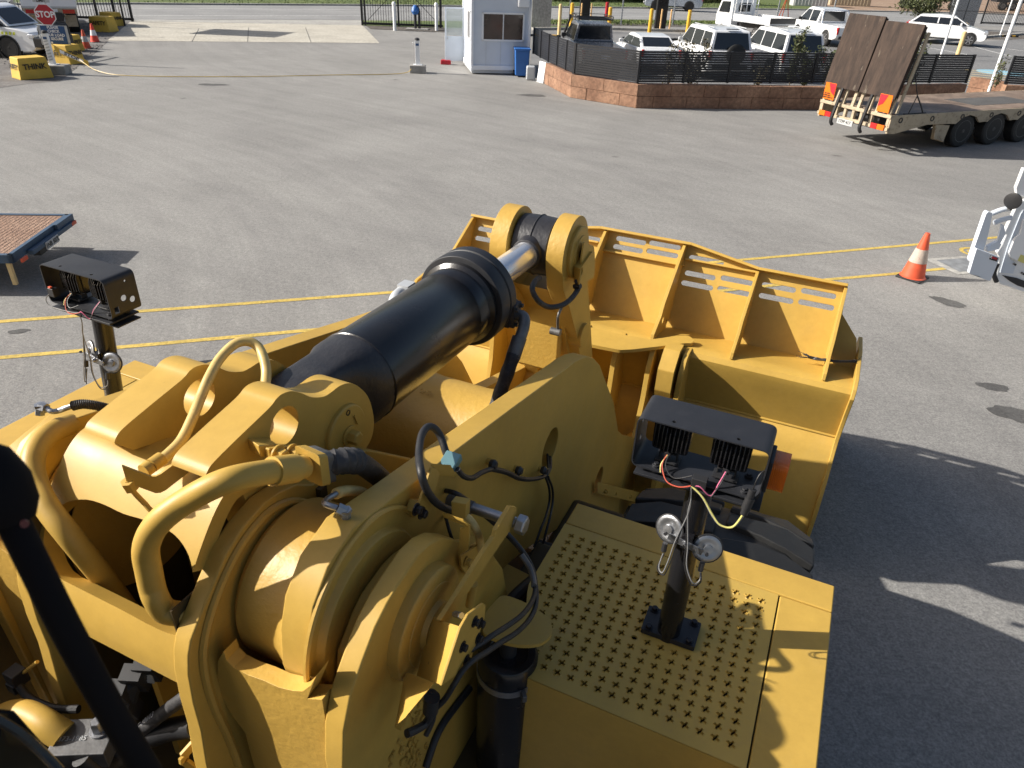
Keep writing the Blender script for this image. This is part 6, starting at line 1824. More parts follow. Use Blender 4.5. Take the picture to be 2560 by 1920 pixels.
    if spare:
        mb = MB(); lathe(mb, (.12, -h2 - .02, 1.0), (0, -1, 0), [(0, .36), (.16, .38), (.2, .3), (.2, .0001)], 28); obj('spare_wheel', mb, 'tyre', bd)
    if rack:
        mb = MB()
        zt = P['H'] + .12
        for s in (-1, 1): beam(mb, (s * .72, -.45, zt), (s * .72, 1.1, zt), .03, .06); beam(mb, (s * .72, -.45, zt + .1), (s * .72, 1.1, zt + .1), .02, .03)
        for y in (-.45, -.1, .3, .7, 1.1): beam(mb, (-.72, y, zt - .02), (.72, y, zt - .02), .05, .03)
        for y in (-.45, 1.1): beam(mb, (-.72, y, zt + .1), (.72, y, zt + .1), .03, .02)
        for s in (-1, 1):
            for y in (-.45, .3, 1.1): box(mb, (s * .72, y, zt + .0), (.03, .03, .2))
        rk = obj('roof_rack', mb, 'black_plastic', cb_)
    if snorkel:
        mb = MB(); tube(mb, [(-.95, 1.6, 1.0), (-.9, 1.5, 1.25), (-.82, 1.05, 1.75), (-.82, .95, 1.95)], .05, 8); obj('snorkel', mb, 'black_plastic', bd)
    return t
c_ = [(14.095,57.876),(18.927,50.507),(26.996,52.771)]
car('parked_ute', 'silver dual cab ute with black roof rack behind the slatted fence', 'ute', (2.75, 33.6, .02), math.radians(8), 'ute', 'car_silver', rack=True, snorkel=True)
car('parked_sedan', 'white sedan parked right of the silver ute', 'sedan', (5.25, 34.8, .02), math.radians(9), 'sedan', 'car_white', scale=.94)
car('parked_suv', 'white four wheel drive with rear mounted spare wheel', 'suv', (7.75, 33.6, .02), math.radians(9), 'suv', 'car_white', spare=True)
car('parked_suv', 'white high roofed wagon parked right of the one with a spare wheel', 'suv', (10.75, 33.9, .02), math.radians(9), 'suv', 'car_white', rim='rim')
hl = car('parked_ute', 'white dual cab ute with chrome sports bar behind the trailer ramps', 'ute', (c_[1][0] - .35, c_[1][1] - .6, .02), math.radians(10), 'ute', 'car_white', scale=1.12)
for s in (-1, 1):
    mb = MB(); tube(mb, [(s * .8, -.75, 1.0), (s * .76, -.62, 1.45), (s * .66, -.52, 1.7)], .04, 8); obj('sports_bar', mb, 'chrome', hl)
mb = MB(); tube(mb, [(-.7, -.54, 1.66), (.7, -.54, 1.66)], .04, 8, 0); obj('sports_bar', mb, 'chrome', hl)
car('parked_suv', 'small white two tone crossover facing right in the car park', 'car', (c_[2][0] + .9, c_[2][1] + .9, .02), math.radians(-118), 'small', 'car_white', scale=1.12)
rs = [(13.838,77.09)][0]
car('passing_suv', 'pale silver four wheel drive driving along the street', 'suv', (rs[0], rs[1] + 1.2, .01), math.radians(86), 'suv', 'car_pale', scale=1.12, rim='dark_rim')
# vehicle at left edge
lv = [(-19.054,29.027)][0]
lu = car('parked_ute', 'white work ute with yellow chevron stripe cut by the left edge', 'ute', (lv[0] - 1.75, lv[1] + .95, .006), math.radians(-94), 'ute', 'car_white', rim='dark_rim')
mb = MB()
for k in range(22):
    quadslab(mb, [(.9255, -1.3 + k * .15, .83), (.9255, -1.3 + k * .15 + .085, .83), (.9255, -1.3 + k * .15 + .115, .93), (.9255, -1.3 + k * .15 + .03, .93)], .003, (1, 0, 0))
obj('chevron_stripe', mb, paint('stripe_lime', (0.6, 0.65, 0.04), 0.5, bstr=0), lu)
mb = MB(); tube(mb, [(.8, 2.55, .55), (.85, 2.85, .6), (.85, 2.85, 1.05), (.6, 2.8, 1.1), (-.6, 2.8, 1.1), (-.85, 2.85, 1.05), (-.85, 2.85, .6)], .045, 8, 3); box(mb, (0, 2.75, .6), (1.9, .3, .3)); obj('bull_bar', mb, 'black_plastic', lu, .01)
for s in (-1, 1):
    mb = MB(); lathe(mb, (s * .86, 1.55, .38), (s, 0, 0), [(0, .45), (.08, .44), (.08, .41), (0, .41)], 28, False); obj('wheel_flare', mb, 'black_plastic', lu)

# tray truck
t = thing('tray_truck', 'small white single cab truck with a flat drop side tray', 'truck', (c_[0][0] + .5, c_[0][1] - 6.0, .02), math.radians(26))
t.scale = (1.15,) * 3
mb = MB(); extr(mb, rc([(1.0, .5), (2.35, .5), (2.38, 1.0), (2.05, 1.85), (1.05, 1.92)], .08, 3), -.82, .82, FV); cb_ = obj('cab', mb, 'car_white', t, .05, 3)
for s in (-1, 1):
    mb = MB(); quadslab(mb, [(s * .823, 1.25, 1.15), (s * .823, 2.2, 1.15), (s * .823, 1.98, 1.7), (s * .823, 1.25, 1.72)], .006, (s, 0, 0)); obj('side_window', mb, 'glass', cb_)
mb = MB(); box(mb, (0, .995, 1.45), (.8, .012, .42)); obj('rear_window', mb, 'glass', cb_)
mb = MB(); quadslab(mb, [(-.7, 2.37, 1.1), (.7, 2.37, 1.1), (.66, 2.10, 1.75), (-.66, 2.10, 1.75)], .01, (0, 1, .3)); obj('windscreen', mb, 'glass', cb_)
mb = MB(); box(mb, (0, -.7, .82), (1.76, 3.0, .07)); tr = obj('tray', mb, 'galv', t)
for s in (-1, 1):
    mb = MB()
    for k in range(3): box(mb, (s * .88, -1.7 + k * 1.0, 1.0), (.03, .97, .28))
    obj('drop_side', mb, 'car_white', tr, .008)
mb = MB(); box(mb, (0, -2.2, 1.0), (1.76, .03, .28)); obj('tailgate', mb, 'fence', tr)  # charcoal colour paints in the shade on the tray's unlit end
mb = MB()
for x in (-.8, -.4, 0, .4, .8): box(mb, (x, .84, 1.45), (.03, .03, 1.1))
for z in (1.2, 1.6, 2.0): box(mb, (0, .84, z), (1.65, .03, .03))
obj('headboard', mb, 'car_white', tr)
for y in (1.75, -1.1):
    for s in (-1, 1): wheel(t, (s * .72, y, .3), .3, .2, 'rim', s)
mb = MB(); box(mb, (0, -.4, .6), (.7, 3.6, .2)); obj('chassis', mb, 'black_plastic', t)

# two work trucks at the left, seen from behind
def work_truck(label, p, rz, w=2.2, s_=1.0, tray='white'):
    t = thing('work_truck', label, 'truck', (p[0], p[1], 0), rz, 'white work trucks parked by the steel fence')
    mb = MB(); box(mb, (0, 2.2, 1.15), (w, 4.6, .12)); tr = obj('tray', mb, 'galv', t)
    for s in (-1, 1):
        mb = MB(); box(mb, (s * w / 2, 2.2, 1.4), (.04, 4.6, .42)); obj('drop_side', mb, tray, tr)
        mb = MB(); box(mb, (s * (w / 2 - .35), -.12, .98), (.5, .06, .16)); obj('tail_light', mb, 'red_lens', t)
        mb = MB(); box(mb, (s * (w / 2 - .35), .35, .55), (.5, .02, .5)); obj('mud_flap', mb, 'trailer_paint', t)
        for y in (1.2, 5.6): wheel(t, (s * (w / 2 - .32), y, .42), .42, .3 if y > 3 else .5, 'dark_rim', s)
    mb = MB(); box(mb, (0, -.1, 1.4), (w, .04, .42)); tg_ = obj('tailgate', mb, tray, tr)
    mb = MB(); box(mb, (0, -.125, 1.5), (w * .9, .005, .06)); obj('stripe', mb, 'wire_yellow', tg_)
    mb = MB(); box(mb, (0, -.06, 1.0), (w, .1, .22)); obj('rear_beam', mb, 'trailer_paint', t)
    mb = MB(); box(mb, (.1, -.13, 1.02), (.4, .01, .12)); obj('number_plate', mb, 'text_white', t)
    mb = MB(); extr(mb, rc([(4.7, .6), (6.6, .6), (6.7, 1.4), (6.3, 2.3), (4.7, 2.4)], .1), -1.0, 1.0, FV); cbx = obj('cab', mb, 'car_white', t, .05)
    mb = MB(); box(mb, (0, 4.69, 1.95), (1.3, .02, .5)); obj('rear_window', mb, 'glass', cbx)
    mb = MB(); box(mb, (0, 3.0, .75), (.9, 6.5, .35)); obj('chassis', mb, 'black_plastic', t)
    mb = MB()
    for s in (-1, 1): tube(mb, [(s * w / 2, -.05, 1.6), (s * w / 2, -.05, 2.3), (s * w / 2, .3, 2.5)], .03, 6)
    obj('rack', mb, 'galv', tr)
    return t
p_ = [(-22.52,37.332)][0]
work_truck('white work truck with rusty mud flaps directly behind the stop sign', (p_[0] + .1, p_[1], 0), .50)
p_ = [(-25.693,38.758)][0]
work_truck('white work truck cut off by the top left corner', (p_[0] - .9, p_[1], 0), .50)

# ---- posts and bollards beyond the fence
def bollard(label, px, h, r, mat, grp, z=.02):
    o = MB(); lathe(o, (0, 0, 0), (0, 0, 1), [(0, r), (h - r * .4, r), (h - r * .1, r * .75), (h, r * .2)], 16)
    o = obj('bollard', o, mat, loc=(px[0], px[1], z)); tag(o, label, 'bollard', grp); return o
bl = [(5.175,50.927),(8.464,48.534),(10.286,49.607),(3.737,52.537),(1.872,47.046),(4.776,54.447),(8.945,54.019),(9.564,53.972),(3.057,53.591)]
gy = 'thick yellow steel bollards by the car park kerb'; go_ = 'thin orange bollards by the dark totems'
bollard('yellow steel bollard just right of the silver ute', bl[0], 1.45, .12, 'post_yellow', gy)
b2 = [(7.824,51.207),(10.697,53.497),(2.863,52.795)]
bollard('yellow steel bollard between the sedan and the dark totem', b2[0], 1.45, .12, 'post_yellow', gy)
bollard('yellow steel bollard right of the dark totem, above the white wagon', b2[1], 1.35, .12, 'post_yellow', gy)
bollard('yellow steel bollard seen above the silver ute roof rack', b2[2], 1.5, .12, 'post_yellow', gy)
bollard('cream bollard at the left beside the silver ute mirror', bl[4], 1.7, .10, 'post_cream', 'cream bollards at the car park')
bp2 = [(25.059,46.096)][0]
bollard('cream bollard behind the fence end near the crossover', (bp2[0], bp2[1]), 1.25, .12, 'post_cream', 'cream bollards at the car park')
bollard('thin orange bollard left of its pair at the right totem', bl[6], 1.3, .055, 'post_orange', go_)
bollard('thin orange bollard right of its pair at the right totem', bl[7], 1.3, .055, 'post_orange', go_)
o3 = [(3.756,56.948),(4.476,57.326)]
bollard('thin orange bollard left of its pair at the left totem', o3[0], 1.3, .055, 'post_orange', go_)
bollard('thin orange bollard right of its pair at the left totem', o3[1], 1.3, .055, 'post_orange', go_)
def totem(label, px, rz=.1):
    t = thing('charging_totem', label, 'totem', (px[0], px[1], .02), rz, 'dark totems at the car park edge')
    mb = MB(); box(mb, (0, 0, 1.3), (.75, .3, 2.6)); bd = obj('cabinet', mb, 'fence_black', t, .02)
    mb = MB(); box(mb, (0, -.16, 1.9), (.5, .01, .9)); obj('screen', mb, 'glass', bd)
totem('dark totem behind the silver ute roof rack', [(4.158,59.644)][0]); totem('dark totem in front of the passing silver car', [(8.968,54.374)][0])
# white bollards and hydrant by the gate
wb_ = [(-7.748,46.358),(-5.401,47.181)]
for i, (q, lb_) in enumerate(zip(wb_, ('white bollard left of the blue wrapped water meter', 'white bollard right of the blue wrapped water meter'))):
    mb = MB(); lathe(mb, (0, 0, 0), (0, 0, 1), [(0, .09), (1.3, .09), (1.31, .11), (1.42, .11), (1.5, .05)], 14)
    o = obj('bollard', mb, 'white', loc=(q[0], q[1], .0)); tag(o, lb_, 'bollard', 'white bollards by the sliding gate')
q = [(-6.579,47.529)][0]
t = thing('water_meter', 'standpipe wrapped in blue plastic in front of the sliding gate', 'water meter', (q[0], q[1], 0))
mb = MB(); cyl(mb, (-.12, 0, 0), (-.12, 0, 1.0), .08); cyl(mb, (.12, 0, 0), (.12, 0, 1.0), .08); tube(mb, [(-.12, 0, 1.0), (0, 0, 1.2), (.12, 0, 1.0)], .08, 10); obj('pipe', mb, 'fence', t)
mb = MB(); lathe(mb, (-.1, 0, .8), (0, .1, 1), [(0, .16), (.15, .25), (.35, .22), (.5, .1)], 9); obj('plastic_wrap', mb, 'blue_bin', t)
mb = MB(); box(mb, (0, 0, .03), (1.3, .8, .06)); obj('plinth', mb, 'kerb', t)
# grey concrete panel right of kiosk
q = [(0.555,51.66),(1.1,51.928)]
mb = MB(); box(mb, (0, 0, 1.5), (1.25, .2, 3.0)); o = obj('concrete_pillar', mb, 'kerb', None, .02, loc=(q[0][0] + .3, q[0][1], 0)); tag(o, 'tall plain grey concrete panel right behind the kiosk', 'pillar')
# silver panel at far right and poles
q = [(36.899,69.078)][0]
t = thing('steel_pylon', 'grey clad pylon beyond the white crossover', 'pylon', (q[0], q[1], 0), .15)
mb = MB(); box(mb, (0, 0, 2.2), (2.3, .5, 4.4)); pl_ = obj('cladding', mb, 'car_silver', t)
mb = MB(); box(mb, (0, -.26, 2.2), (.04, .02, 4.4)); box(mb, (0, -.26, 1.4), (2.3, .02, .03)); obj('joint', mb, 'fence', pl_)
def pole(label, px, h, r=.05, plate=None):
    t = thing('sign_pole', label, 'sign pole', (px[0], px[1], .02), 0, 'white sign poles beyond the fence')
    mb = MB(); cyl(mb, (0, 0, 0), (0, 0, h), r, seg=14); obj('pole', mb, 'white', t)
    if plate:
        mb = MB(); box(mb, (0, -.06, h - .25), (.6, .012, .6), 0, 0, .78); obj('sign_plate', mb, 'text_white', t)
pq = [(17.251,28.616)][0]
pole('white pole rising at the far right behind the red wall', (pq[0], pq[1] + .2), 4.1, .06, True)
pq = [(22.806,43.593)][0]
pole('white pole standing in front of the small crossover', (pq[0], pq[1]), 3.9, .06, True)
pq = [(29.906,60.935)][0]
pole('thinner white pole beside the grey pylon', (pq[0] + 6.5, pq[1] + 1), 3.6, .05)
# perforated galvanised posts along the street
def post(label, px, h=2.9):
    t = thing('fence_post', label, 'post', (px[0], px[1], 0), .0, 'galvanised posts along the street frontage')
    mb = MB(); box(mb, (0, 0, h / 2), (.09, .05, h)); bd = obj('post', mb, 'galv', t)
    mb = MB()
    for k in range(16): box(mb, (.055, 0, .25 + k * .17), (.02, .06, .07))
    obj('notches', mb, 'fence_black', bd)
for px, lb_ in zip([(2.948,57.322),(6.707,57.693),(10.621,58.911),(20.172,65.556),(24.048,64.04),(39.41,81.224)], ('galvanised post above the silver ute', 'galvanised post above the white sedan', 'galvanised post right of the dark totem', 'galvanised post right of the tray truck', 'galvanised post above the brown ramps', 'galvanised post left of the grey pylon')):
    post(lb_, px)
# red banner tube on a pole
q = [(5.625,57.928)][0]
mb = MB(); cyl(mb, (0, 0, 0), (0, 0, .9), .12); o = obj('red_sleeve', mb, 'sign_red', loc=(q[0], q[1] , .5)); tag(o, 'red sleeve hung on the street post above the silver ute', 'sleeve')
# wheel stops
for i, (q, lb_) in enumerate(zip([(1.064,46.41),(6.533,47.154),(8.781,47.57),(33.96,60.945),(37.257,62.402)], ('left end by the kiosk', 'above the white sedan', 'below the dark totem', 'right of the crossover', 'at the far right edge'))):
    t = thing('wheel_stop', 'black and yellow wheel stop ' + lb_, 'wheel stop', (q[0], q[1], .02), .1, 'wheel stops along the kerb')
    mb = MB(); box(mb, (0, 0, .06), (1.8, .16, .11)); s_ = obj('bar', mb, 'black_plastic', t, .02)
    for x in (-.5, .5):
        mb = MB(); box(mb, (x, 0, .06), (.3, .165, .114)); obj('band', mb, 'post_yellow', s_, .02)

# ---- vegetation
def shrub(label, p, z, h, spread, leaf, n, seed, group, stems=5, lsz=.05):
    random.seed(seed)
    t = thing('shrub', label, 'plant', (p[0], p[1], z), 0, group)
    mb = MB(); tips = []
    for k in range(stems):
        a = random.uniform(0, 2 * PI); rr = spread * random.uniform(.3, 1); hh = h * random.uniform(.65, 1.0)
        pts = [(0, 0, 0), (rr * .4 * math.cos(a), rr * .4 * math.sin(a), hh * .4), (rr * math.cos(a), rr * math.sin(a), hh)]
        tube(mb, pts, lambda q, i: .014 * (1 - q * .7), 5, 5); tips.append(crv(pts, 8))
    obj('stems', mb, 'twig', t)
    mb = MB()
    for k in range(n):
        pl = random.choice(tips); c = pl[random.randint(len(pl) // 4, len(pl) - 1)]
        c = c + Vector((random.gauss(0, .07), random.gauss(0, .07), random.gauss(0, .05)))
        s = lsz * random.uniform(.6, 1.3)
        u = Vector((random.gauss(0, 1), random.gauss(0, 1), random.gauss(0, 1))).normalized(); w = u.cross(Vector((random.gauss(0, 1), random.gauss(0, 1), random.gauss(0, 1)))).normalized()
        mb.add([c - u * s, c + w * s * .45, c + u * s, c - w * s * .45], [(0, 1, 2, 3)])
    obj('foliage', mb, leaf, t)
    return t
def fpt(k, off=.5):
    a = Vector((WP[2][0], WP[2][1], 0)); b = Vector((WE[0], WE[1], 0)); d = b - a
    p = a + d * k + Vector((-d.y, d.x, 0)).normalized() * off
    return (p.x, p.y)
gs = 'young shrubs planted behind the slatted fence'
shrub('sparse dry shrub in front of the white sedan', fpt(.10), .55, 1.6, .4, 'leaf_dry', 260, 1, gs)
shrub('dry twiggy shrub beside the first white wagon', fpt(.16), .55, 1.5, .5, 'leaf_dry', 900, 2, gs, 7)
shrub('low olive shrub left of the spare wheel wagon corner', fpt(.36), .55, .8, .3, 'leaf_dry', 200, 3, gs)
shrub('tall upright green shrub in front of the second white wagon', fpt(.455), .55, 2.0, .16, 'leaf', 1000, 4, gs, 4)
shrub('bushy green shrub at the dark rear window of the second wagon', fpt(.50), .55, 1.25, .5, 'leaf', 1500, 5, gs, 8)
shrub('green shrub just left of the upright trailer ramps', fpt(.575), .55, 1.25, .4, 'leaf', 900, 6, gs, 6)
shrub('leafy green shrub right of the trailer ramps', fpt(.84), .55, 1.7, .35, 'leaf', 900, 7, gs, 6)
shrub('small green shrub at the right photo edge', (S0[3][0] - 2.6, S0[3][1] + .6), .55, 1.2, .2, 'leaf', 220, 8, gs, 4)
def tree(label, p, h, r, seed, leaf='leaf', n=2600):
    random.seed(seed)
    t = thing('roadside_tree', label, 'tree', (p[0], p[1], 0))
    mb = MB(); tube(mb, [(0, 0, 0), (.1, 0, h * .4), (0, .1, h * .75)], lambda q, i: .10 * (1 - q * .6), 8)
    cl = []
    for k in range(9):
        a = random.uniform(0, 6.28); z = h * random.uniform(.35, .9); rr = r * random.uniform(.3, .9)
        e = (rr * math.cos(a), rr * math.sin(a), z); tube(mb, [(0, 0, z * .6), e], .03, 5, 0); cl.append(Vector(e))
    obj('trunk', mb, 'twig', t)
    mb = MB()
    for k in range(n):
        c = random.choice(cl) + Vector((random.gauss(0, r * .28), random.gauss(0, r * .28), random.gauss(0, h * .09)))
        s = .13 * random.uniform(.6, 1.3)
        u = Vector((random.gauss(0, 1), random.gauss(0, 1), random.gauss(0, 1))).normalized(); w = u.cross(Vector((random.gauss(0, 1), random.gauss(0, 1), random.gauss(0, 1)))).normalized()
        mb.add([c - u * s, c + w * s * .4, c + u * s, c - w * s * .4], [(0, 1, 2, 3)])
    obj('crown', mb, leaf, t)
q = [(33.327,68.659)][0]
tree('grey green bush above the white crossover roof', (q[0], q[1]), 2.6, 1.5, 11)
# far verge tufts and gravel stones
random.seed(21)
mb = MB()
vg = [(0.648,56.1),(22.777,66.008),(-28.787,59.219),(30.087,94.74)]
for k in range(9000):
    u = random.random()
    if k < 3500:
        a, b = vg[0], vg[1]; x = a[0] + (b[0] - a[0]) * u + random.uniform(-.3, .3); y = a[1] + (b[1] - a[1]) * u + random.uniform(-1.5, 3.0)
    else:
        a, b = vg[2], vg[3]; x = a[0] + (b[0] - a[0]) * u; y = a[1] + (b[1] - a[1]) * u + random.uniform(-3, 14)
    h = random.uniform(.05, .16); w = .04; an = random.uniform(0, 3.1)
    mb.add([(x - w * math.cos(an), y - w * math.sin(an), .01), (x + w * math.cos(an), y + w * math.sin(an), .01), (x + random.uniform(-.05, .05), y, h)], [(0, 1, 2)])
o = obj('grass_tufts', mb, 'grass', kind='stuff')
tag(o, 'green grass growing on the street verges', 'grass')
mb = MB()
for k in range(2600):
    u = random.random(); v = random.random()
    a = (-30, 27); x = -34 + 18 * u; y = 27 + 16 * v
    if x > -15.5 - (y - 27) * .42: continue
    s = random.uniform(.02, .05); z = .008
    mb.add([(x - s, y, z), (x, y - s, z), (x + s, y, z), (x, y + s, z), (x, y, z + s)], [(0, 1, 4), (1, 2, 4), (2, 3, 4), (3, 0, 4)])
o = obj('loose_gravel', mb, 'gravel', kind='stuff'); tag(o, 'loose stones on the gravel parking strip', 'gravel')

# ---- low loader trailer with raised ramps
t = thing('low_loader', 'rusty cream low loader trailer with two raised brown ramps', 'trailer', (9.29, 19.17, 0), math.radians(-65))
TW = 2.42; TL = 12.5
mb = MB(); box(mb, (-TW / 2, TL / 2 + .25, .93), (TW - .06, TL, .06)); dk = obj('deck', mb, 'wood_deck', t, .004)
mb = MB(); box(mb, (-TW / 2 + .1, 5.2, .963), (1.0, 2.6, .004)); obj('deck_patch', mb, 'stain', dk)
wy = [2.95, 4.2, 5.45]
for s, x in ((1, -.03), (-1, -TW + .03)):
    mb = MB()
    top = [(0.0, .60), (0.0, .96), (TL, .96), (TL, .66)]
    low_ = [(TL, .66), (6.35, .66)]
    for y in reversed(wy):
        low_ += [(y + .60, .66)] + [(y + .53 * math.cos(math.radians(a)), .44 + .42 * math.sin(math.radians(a))) for a in (30, 60, 90, 120, 150)] + [(y - .60, .66)]
    low_ += [(1.4, .68), (.25, .5)]
    seen = [(0.0, .52), (0.0, .96), (TL, .96)] + low_
    extr(mb, seen, x - .03, x + .03, FV)
    cm = obj('side_rail', mb, 'trailer_paint', t, .004)
    mb = MB()
    for k in range(9): lathe(mb, (x + s * .031, .35 + k * 1.15, .83), (s, 0, 0), [(0, .07), (.012, .07), (.012, .045), (-.02, .04)], 16, False)
    obj('tie_ring', mb, 'black_plastic', cm)
mb = MB()
for y in wy: cyl(mb, (-TW + .2, y, .44), (-.2, y, .44), .08)
box(mb, (-TW / 2, 6, .6), (.9, 11, .3)); obj('axle_frame', mb, 'black_plastic', t)
def twheel(y, s):
    x = -.20 if s > 0 else -TW + .20
    wheel(t, (x, y, .43), .43, .30, 'steel_dull', s)
for y in wy:
    for s in (1, -1): twheel(y, s)
mb = MB(); quadslab(mb, [(-.05, 2.2, .62), (-.45, 2.2, .62), (-.45, 2.3, .18), (-.05, 2.3, .18)], .015, (0, 1, 0)); quadslab(mb, [(-.02, 1.75, .66), (-.02, 2.3, .62), (-.02, 2.25, .2), (-.02, 1.85, .3)], .015, (-1, 0, 0)); obj('mud_flap', mb, 'trailer_paint', t)
# tail frame
mb = MB(); box(mb, (-TW / 2, .02, .62), (TW, .12, .08)); box(mb, (-TW / 2, .02, .92), (TW, .10, .08))
for x in (-.08, -.62, -.95, -1.22, -1.5, -1.8, -TW + .08): box(mb, (x, .03, .78), (.08, .08, .36))
rb = obj('tail_frame', mb, 'trailer_paint', t, .006)
for s, x in ((1, -.28), (-1, -TW + .28)):
    mb = MB(); extr(mb, [(x - .19, 1.0), (x + .19, 1.0), (x + .19, 1.42), (x - .19, 1.42)], -.06, -.04, FU); bdx = obj('marker_board', mb, 'amber', rb)
    mb = MB(); extr(mb, [(x - s * .18 * 1, 1.41), (x + s * .06, 1.41), (x - s * .04, 1.2), (x - s * .18, 1.12)], -.065, -.061, FU); obj('red_panel', mb, 'sign_red', bdx)
    mb = MB(); box(mb, (x + .08 * s, -.05, .64), (.22, .05, .13)); obj('indicator', mb, 'amber', rb, .008)
    mb = MB(); box(mb, (x - .14 * s, -.05, .64), (.2, .05, .13)); obj('tail_light', mb, 'red_lens', rb, .008)
text('lettering', 'DO NOT\nOVERTAKE\nTURNING VEHICLE', .05, 'text_black', rb, (-TW + .22, -.066, 1.1), (PI / 2, 0, 0), .001, .001)
mb = MB(); box(mb, (-TW / 2 - .15, -.07, .55), (.55, .02, .14)); npl = obj('number_plate', mb, 'sign_grey', rb)
text('lettering', '1TFP 417', .11, 'text_black', npl, (-TW / 2 - .15, -.082, .55), (PI / 2, 0, 0), .001, .002)
# ramp hinge frame
mb = MB()
for x in (-.1, -.5, -.75, -1.1, -1.32, -1.65, -1.9, -TW + .1):
    beam(mb, (x, .0, .9), (x, .12, 1.6), .09, .06, (0, 1, 0))
obj('ramp_support', mb, 'trailer_paint', t, .006)
for x in (-.72, -1.72):
    mb = MB(); tube(mb, [(x, -.12, .42), (x, -.2, .55), (x, -.14, .9), (x, -.05, 1.35)], .045, 8); obj('lift_ram', mb, 'black_plastic', t)
# two ramp leaves standing up, leaning forward over the deck
lean = .30
for x0, x1, zt in ((-1.17, -.02, 3.02), (-TW + .02, -1.21, 3.10)):
    mb = MB()
    y0 = -.06
    quadslab(mb, [(x0, y0, 1.34), (x1, y0, 1.34), (x1, y0 + lean, zt), (x0, y0 + lean, zt)], .05, (0, 1, -.2))
    rf = obj('ramp_leaf', mb, 'ramp', t, .006)
    mb = MB()
    for x in (x0 + .06, (x0 + x1) / 2, x1 - .06):
        beam(mb, (x, y0 + .10, 1.36), (x, y0 + .10 + lean, zt - .04), .06, .10, (0, 1, 0))
    obj('ramp_frame', mb, 'ramp', rf, .006)
mb = MB(); beam(mb, (-.01, .14, 1.0), (-.01, .14 + lean, 2.85), .04, .08, (0, 1, 0)); obj('ramp_edge', mb, 'trailer_paint', t)
mb = MB()
tube(mb, [(-.05, .45, 1.9), (-.05, .75, 1.4)], .012, 6, 0); tube(mb, [(-.05, .75, 1.4), (-.05, .62, .97)], .012, 6, 0); tube(mb, [(-.05, .75, 1.4), (-.05, 1.0, 1.15), (-.05, 1.15, .97)], .018, 6, 0); cyl(mb, (-.05, .45, .97), (-.05, 1.25, .97), .015)
obj('ramp_chain', mb, 'black_plastic', t)

# ---- small flat trailer at the left edge
A_ = Vector((-6.69, 10.28, 0)); B_ = Vector((-6.52, 8.60, 0))
ang = math.atan2((A_ - B_).y, (A_ - B_).x)
t = thing('flat_trailer', 'blue framed flat trailer with rusty mesh deck at the left edge', 'trailer', (B_.x, B_.y, 0), ang - PI / 2 + 0)
FWd = (A_ - B_).length
# local: y from near corner to far corner along the tail, x negative goes into the trailer
mb = MB(); box(mb, (-3.0, FWd / 2, .515), (5.9, FWd - .12, .02)); fdk = obj('mesh_deck', mb, 'rust_mesh', t)
mb = MB()
for k in range(int(5.8 / .06)): box(mb, (-.08 - k * .06, FWd / 2, .526), (.010, FWd - .14, .004))
obj('mesh_ridges', mb, 'rust_mesh', fdk)
mb = MB(); box(mb, (-.03, FWd / 2, .48), (.06, FWd, .12)); box(mb, (-3, .03, .48), (6.0, .06, .12)); box(mb, (-3, FWd - .03, .48), (6.0, .06, .12))
box(mb, (.05, FWd / 2 + .1, .44), (.08, FWd * .7, .06)); box(mb, (.03, FWd * .84, .50), (.05, FWd * .3, .10))
obj('frame', mb, 'trailer_blue', t, .006)
for y in (.12, FWd - .12):
    mb = MB(); box(mb, (.08, y, .44), (.03, .14, .05)); obj('tail_light', mb, 'orange', t, .005)
mb = MB(); box(mb, (.10, FWd * .5, .41), (.012, .36, .10)); npl = obj('number_plate', mb, 'sign_grey', t)
text('lettering', '1NB 507L', .09, 'text_black', npl, (.108, FWd * .5, .41), (PI / 2, 0, PI / 2), .001, .002)
mb = MB(); box(mb, (-.05, FWd * .45, .34), (.1, .2, .12)); obj('tow_block', mb, 'black_plastic', t)
mb = MB(); box(mb, (-.12, .10, .25), (.05, .05, .32)); obj('prop_stand', mb, 'post_cream', t)
for y in (-.05, FWd + .05):
    mb = MB(); lathe(mb, (-2.6, y, .32), (0, 1, 0), [(-.09, .2), (-.09, .3), (-.06, .32), (.06, .32), (.09, .3), (.09, .2)], 24); obj('wheel', mb, 'tyre', t)
mb = MB(); box(mb, (-3, FWd / 2, .40), (5.8, .3, .1)); obj('chassis_beam', mb, 'trailer_blue', t)
# pole with a small box above the trailer tail, seen only as shadow
mb = MB(); box(mb, (-1.2, FWd + .1, .70), (.3, .1, .2)); obj('winch', mb, 'trailer_blue', t)

# ---- white truck nose at the right edge
FY = lambda a, b, t_: (a, t_, b)
t = thing('service_truck', 'white truck nose with grey side guard and round black lamp at the right edge', 'truck', (0, 0, 0))
def ty(name, pts, y0, y1, mat, par=None, bev=.01, holes=()):
    return obj(name, extr(MB(), pts, y0, y1, FY, holes), mat, par or t, bev)
fen = ty('front_fairing', [tuple(p) for p in [(6.348,2.019),(6.35,1.769),(6.399,1.678),(6.492,1.663),(6.708,1.653),(6.551,2.028)]], 9.30, 9.36, 'car_white')
ty('front_panel', [tuple(p) for p in [(6.472,1.639),(6.412,1.605),(6.409,1.504),(6.387,1.192),(6.422,1.167),(6.423,1.035),(6.395,0.926),(6.459,0.86),(6.476,0.765),(6.519,0.586),(6.566,0.518),(6.633,0.464),(6.792,0.429),(7.402,0.241),(7.496,0.333),(6.915,1.677)]], 9.25, 9.31, 'car_white', None, .03)
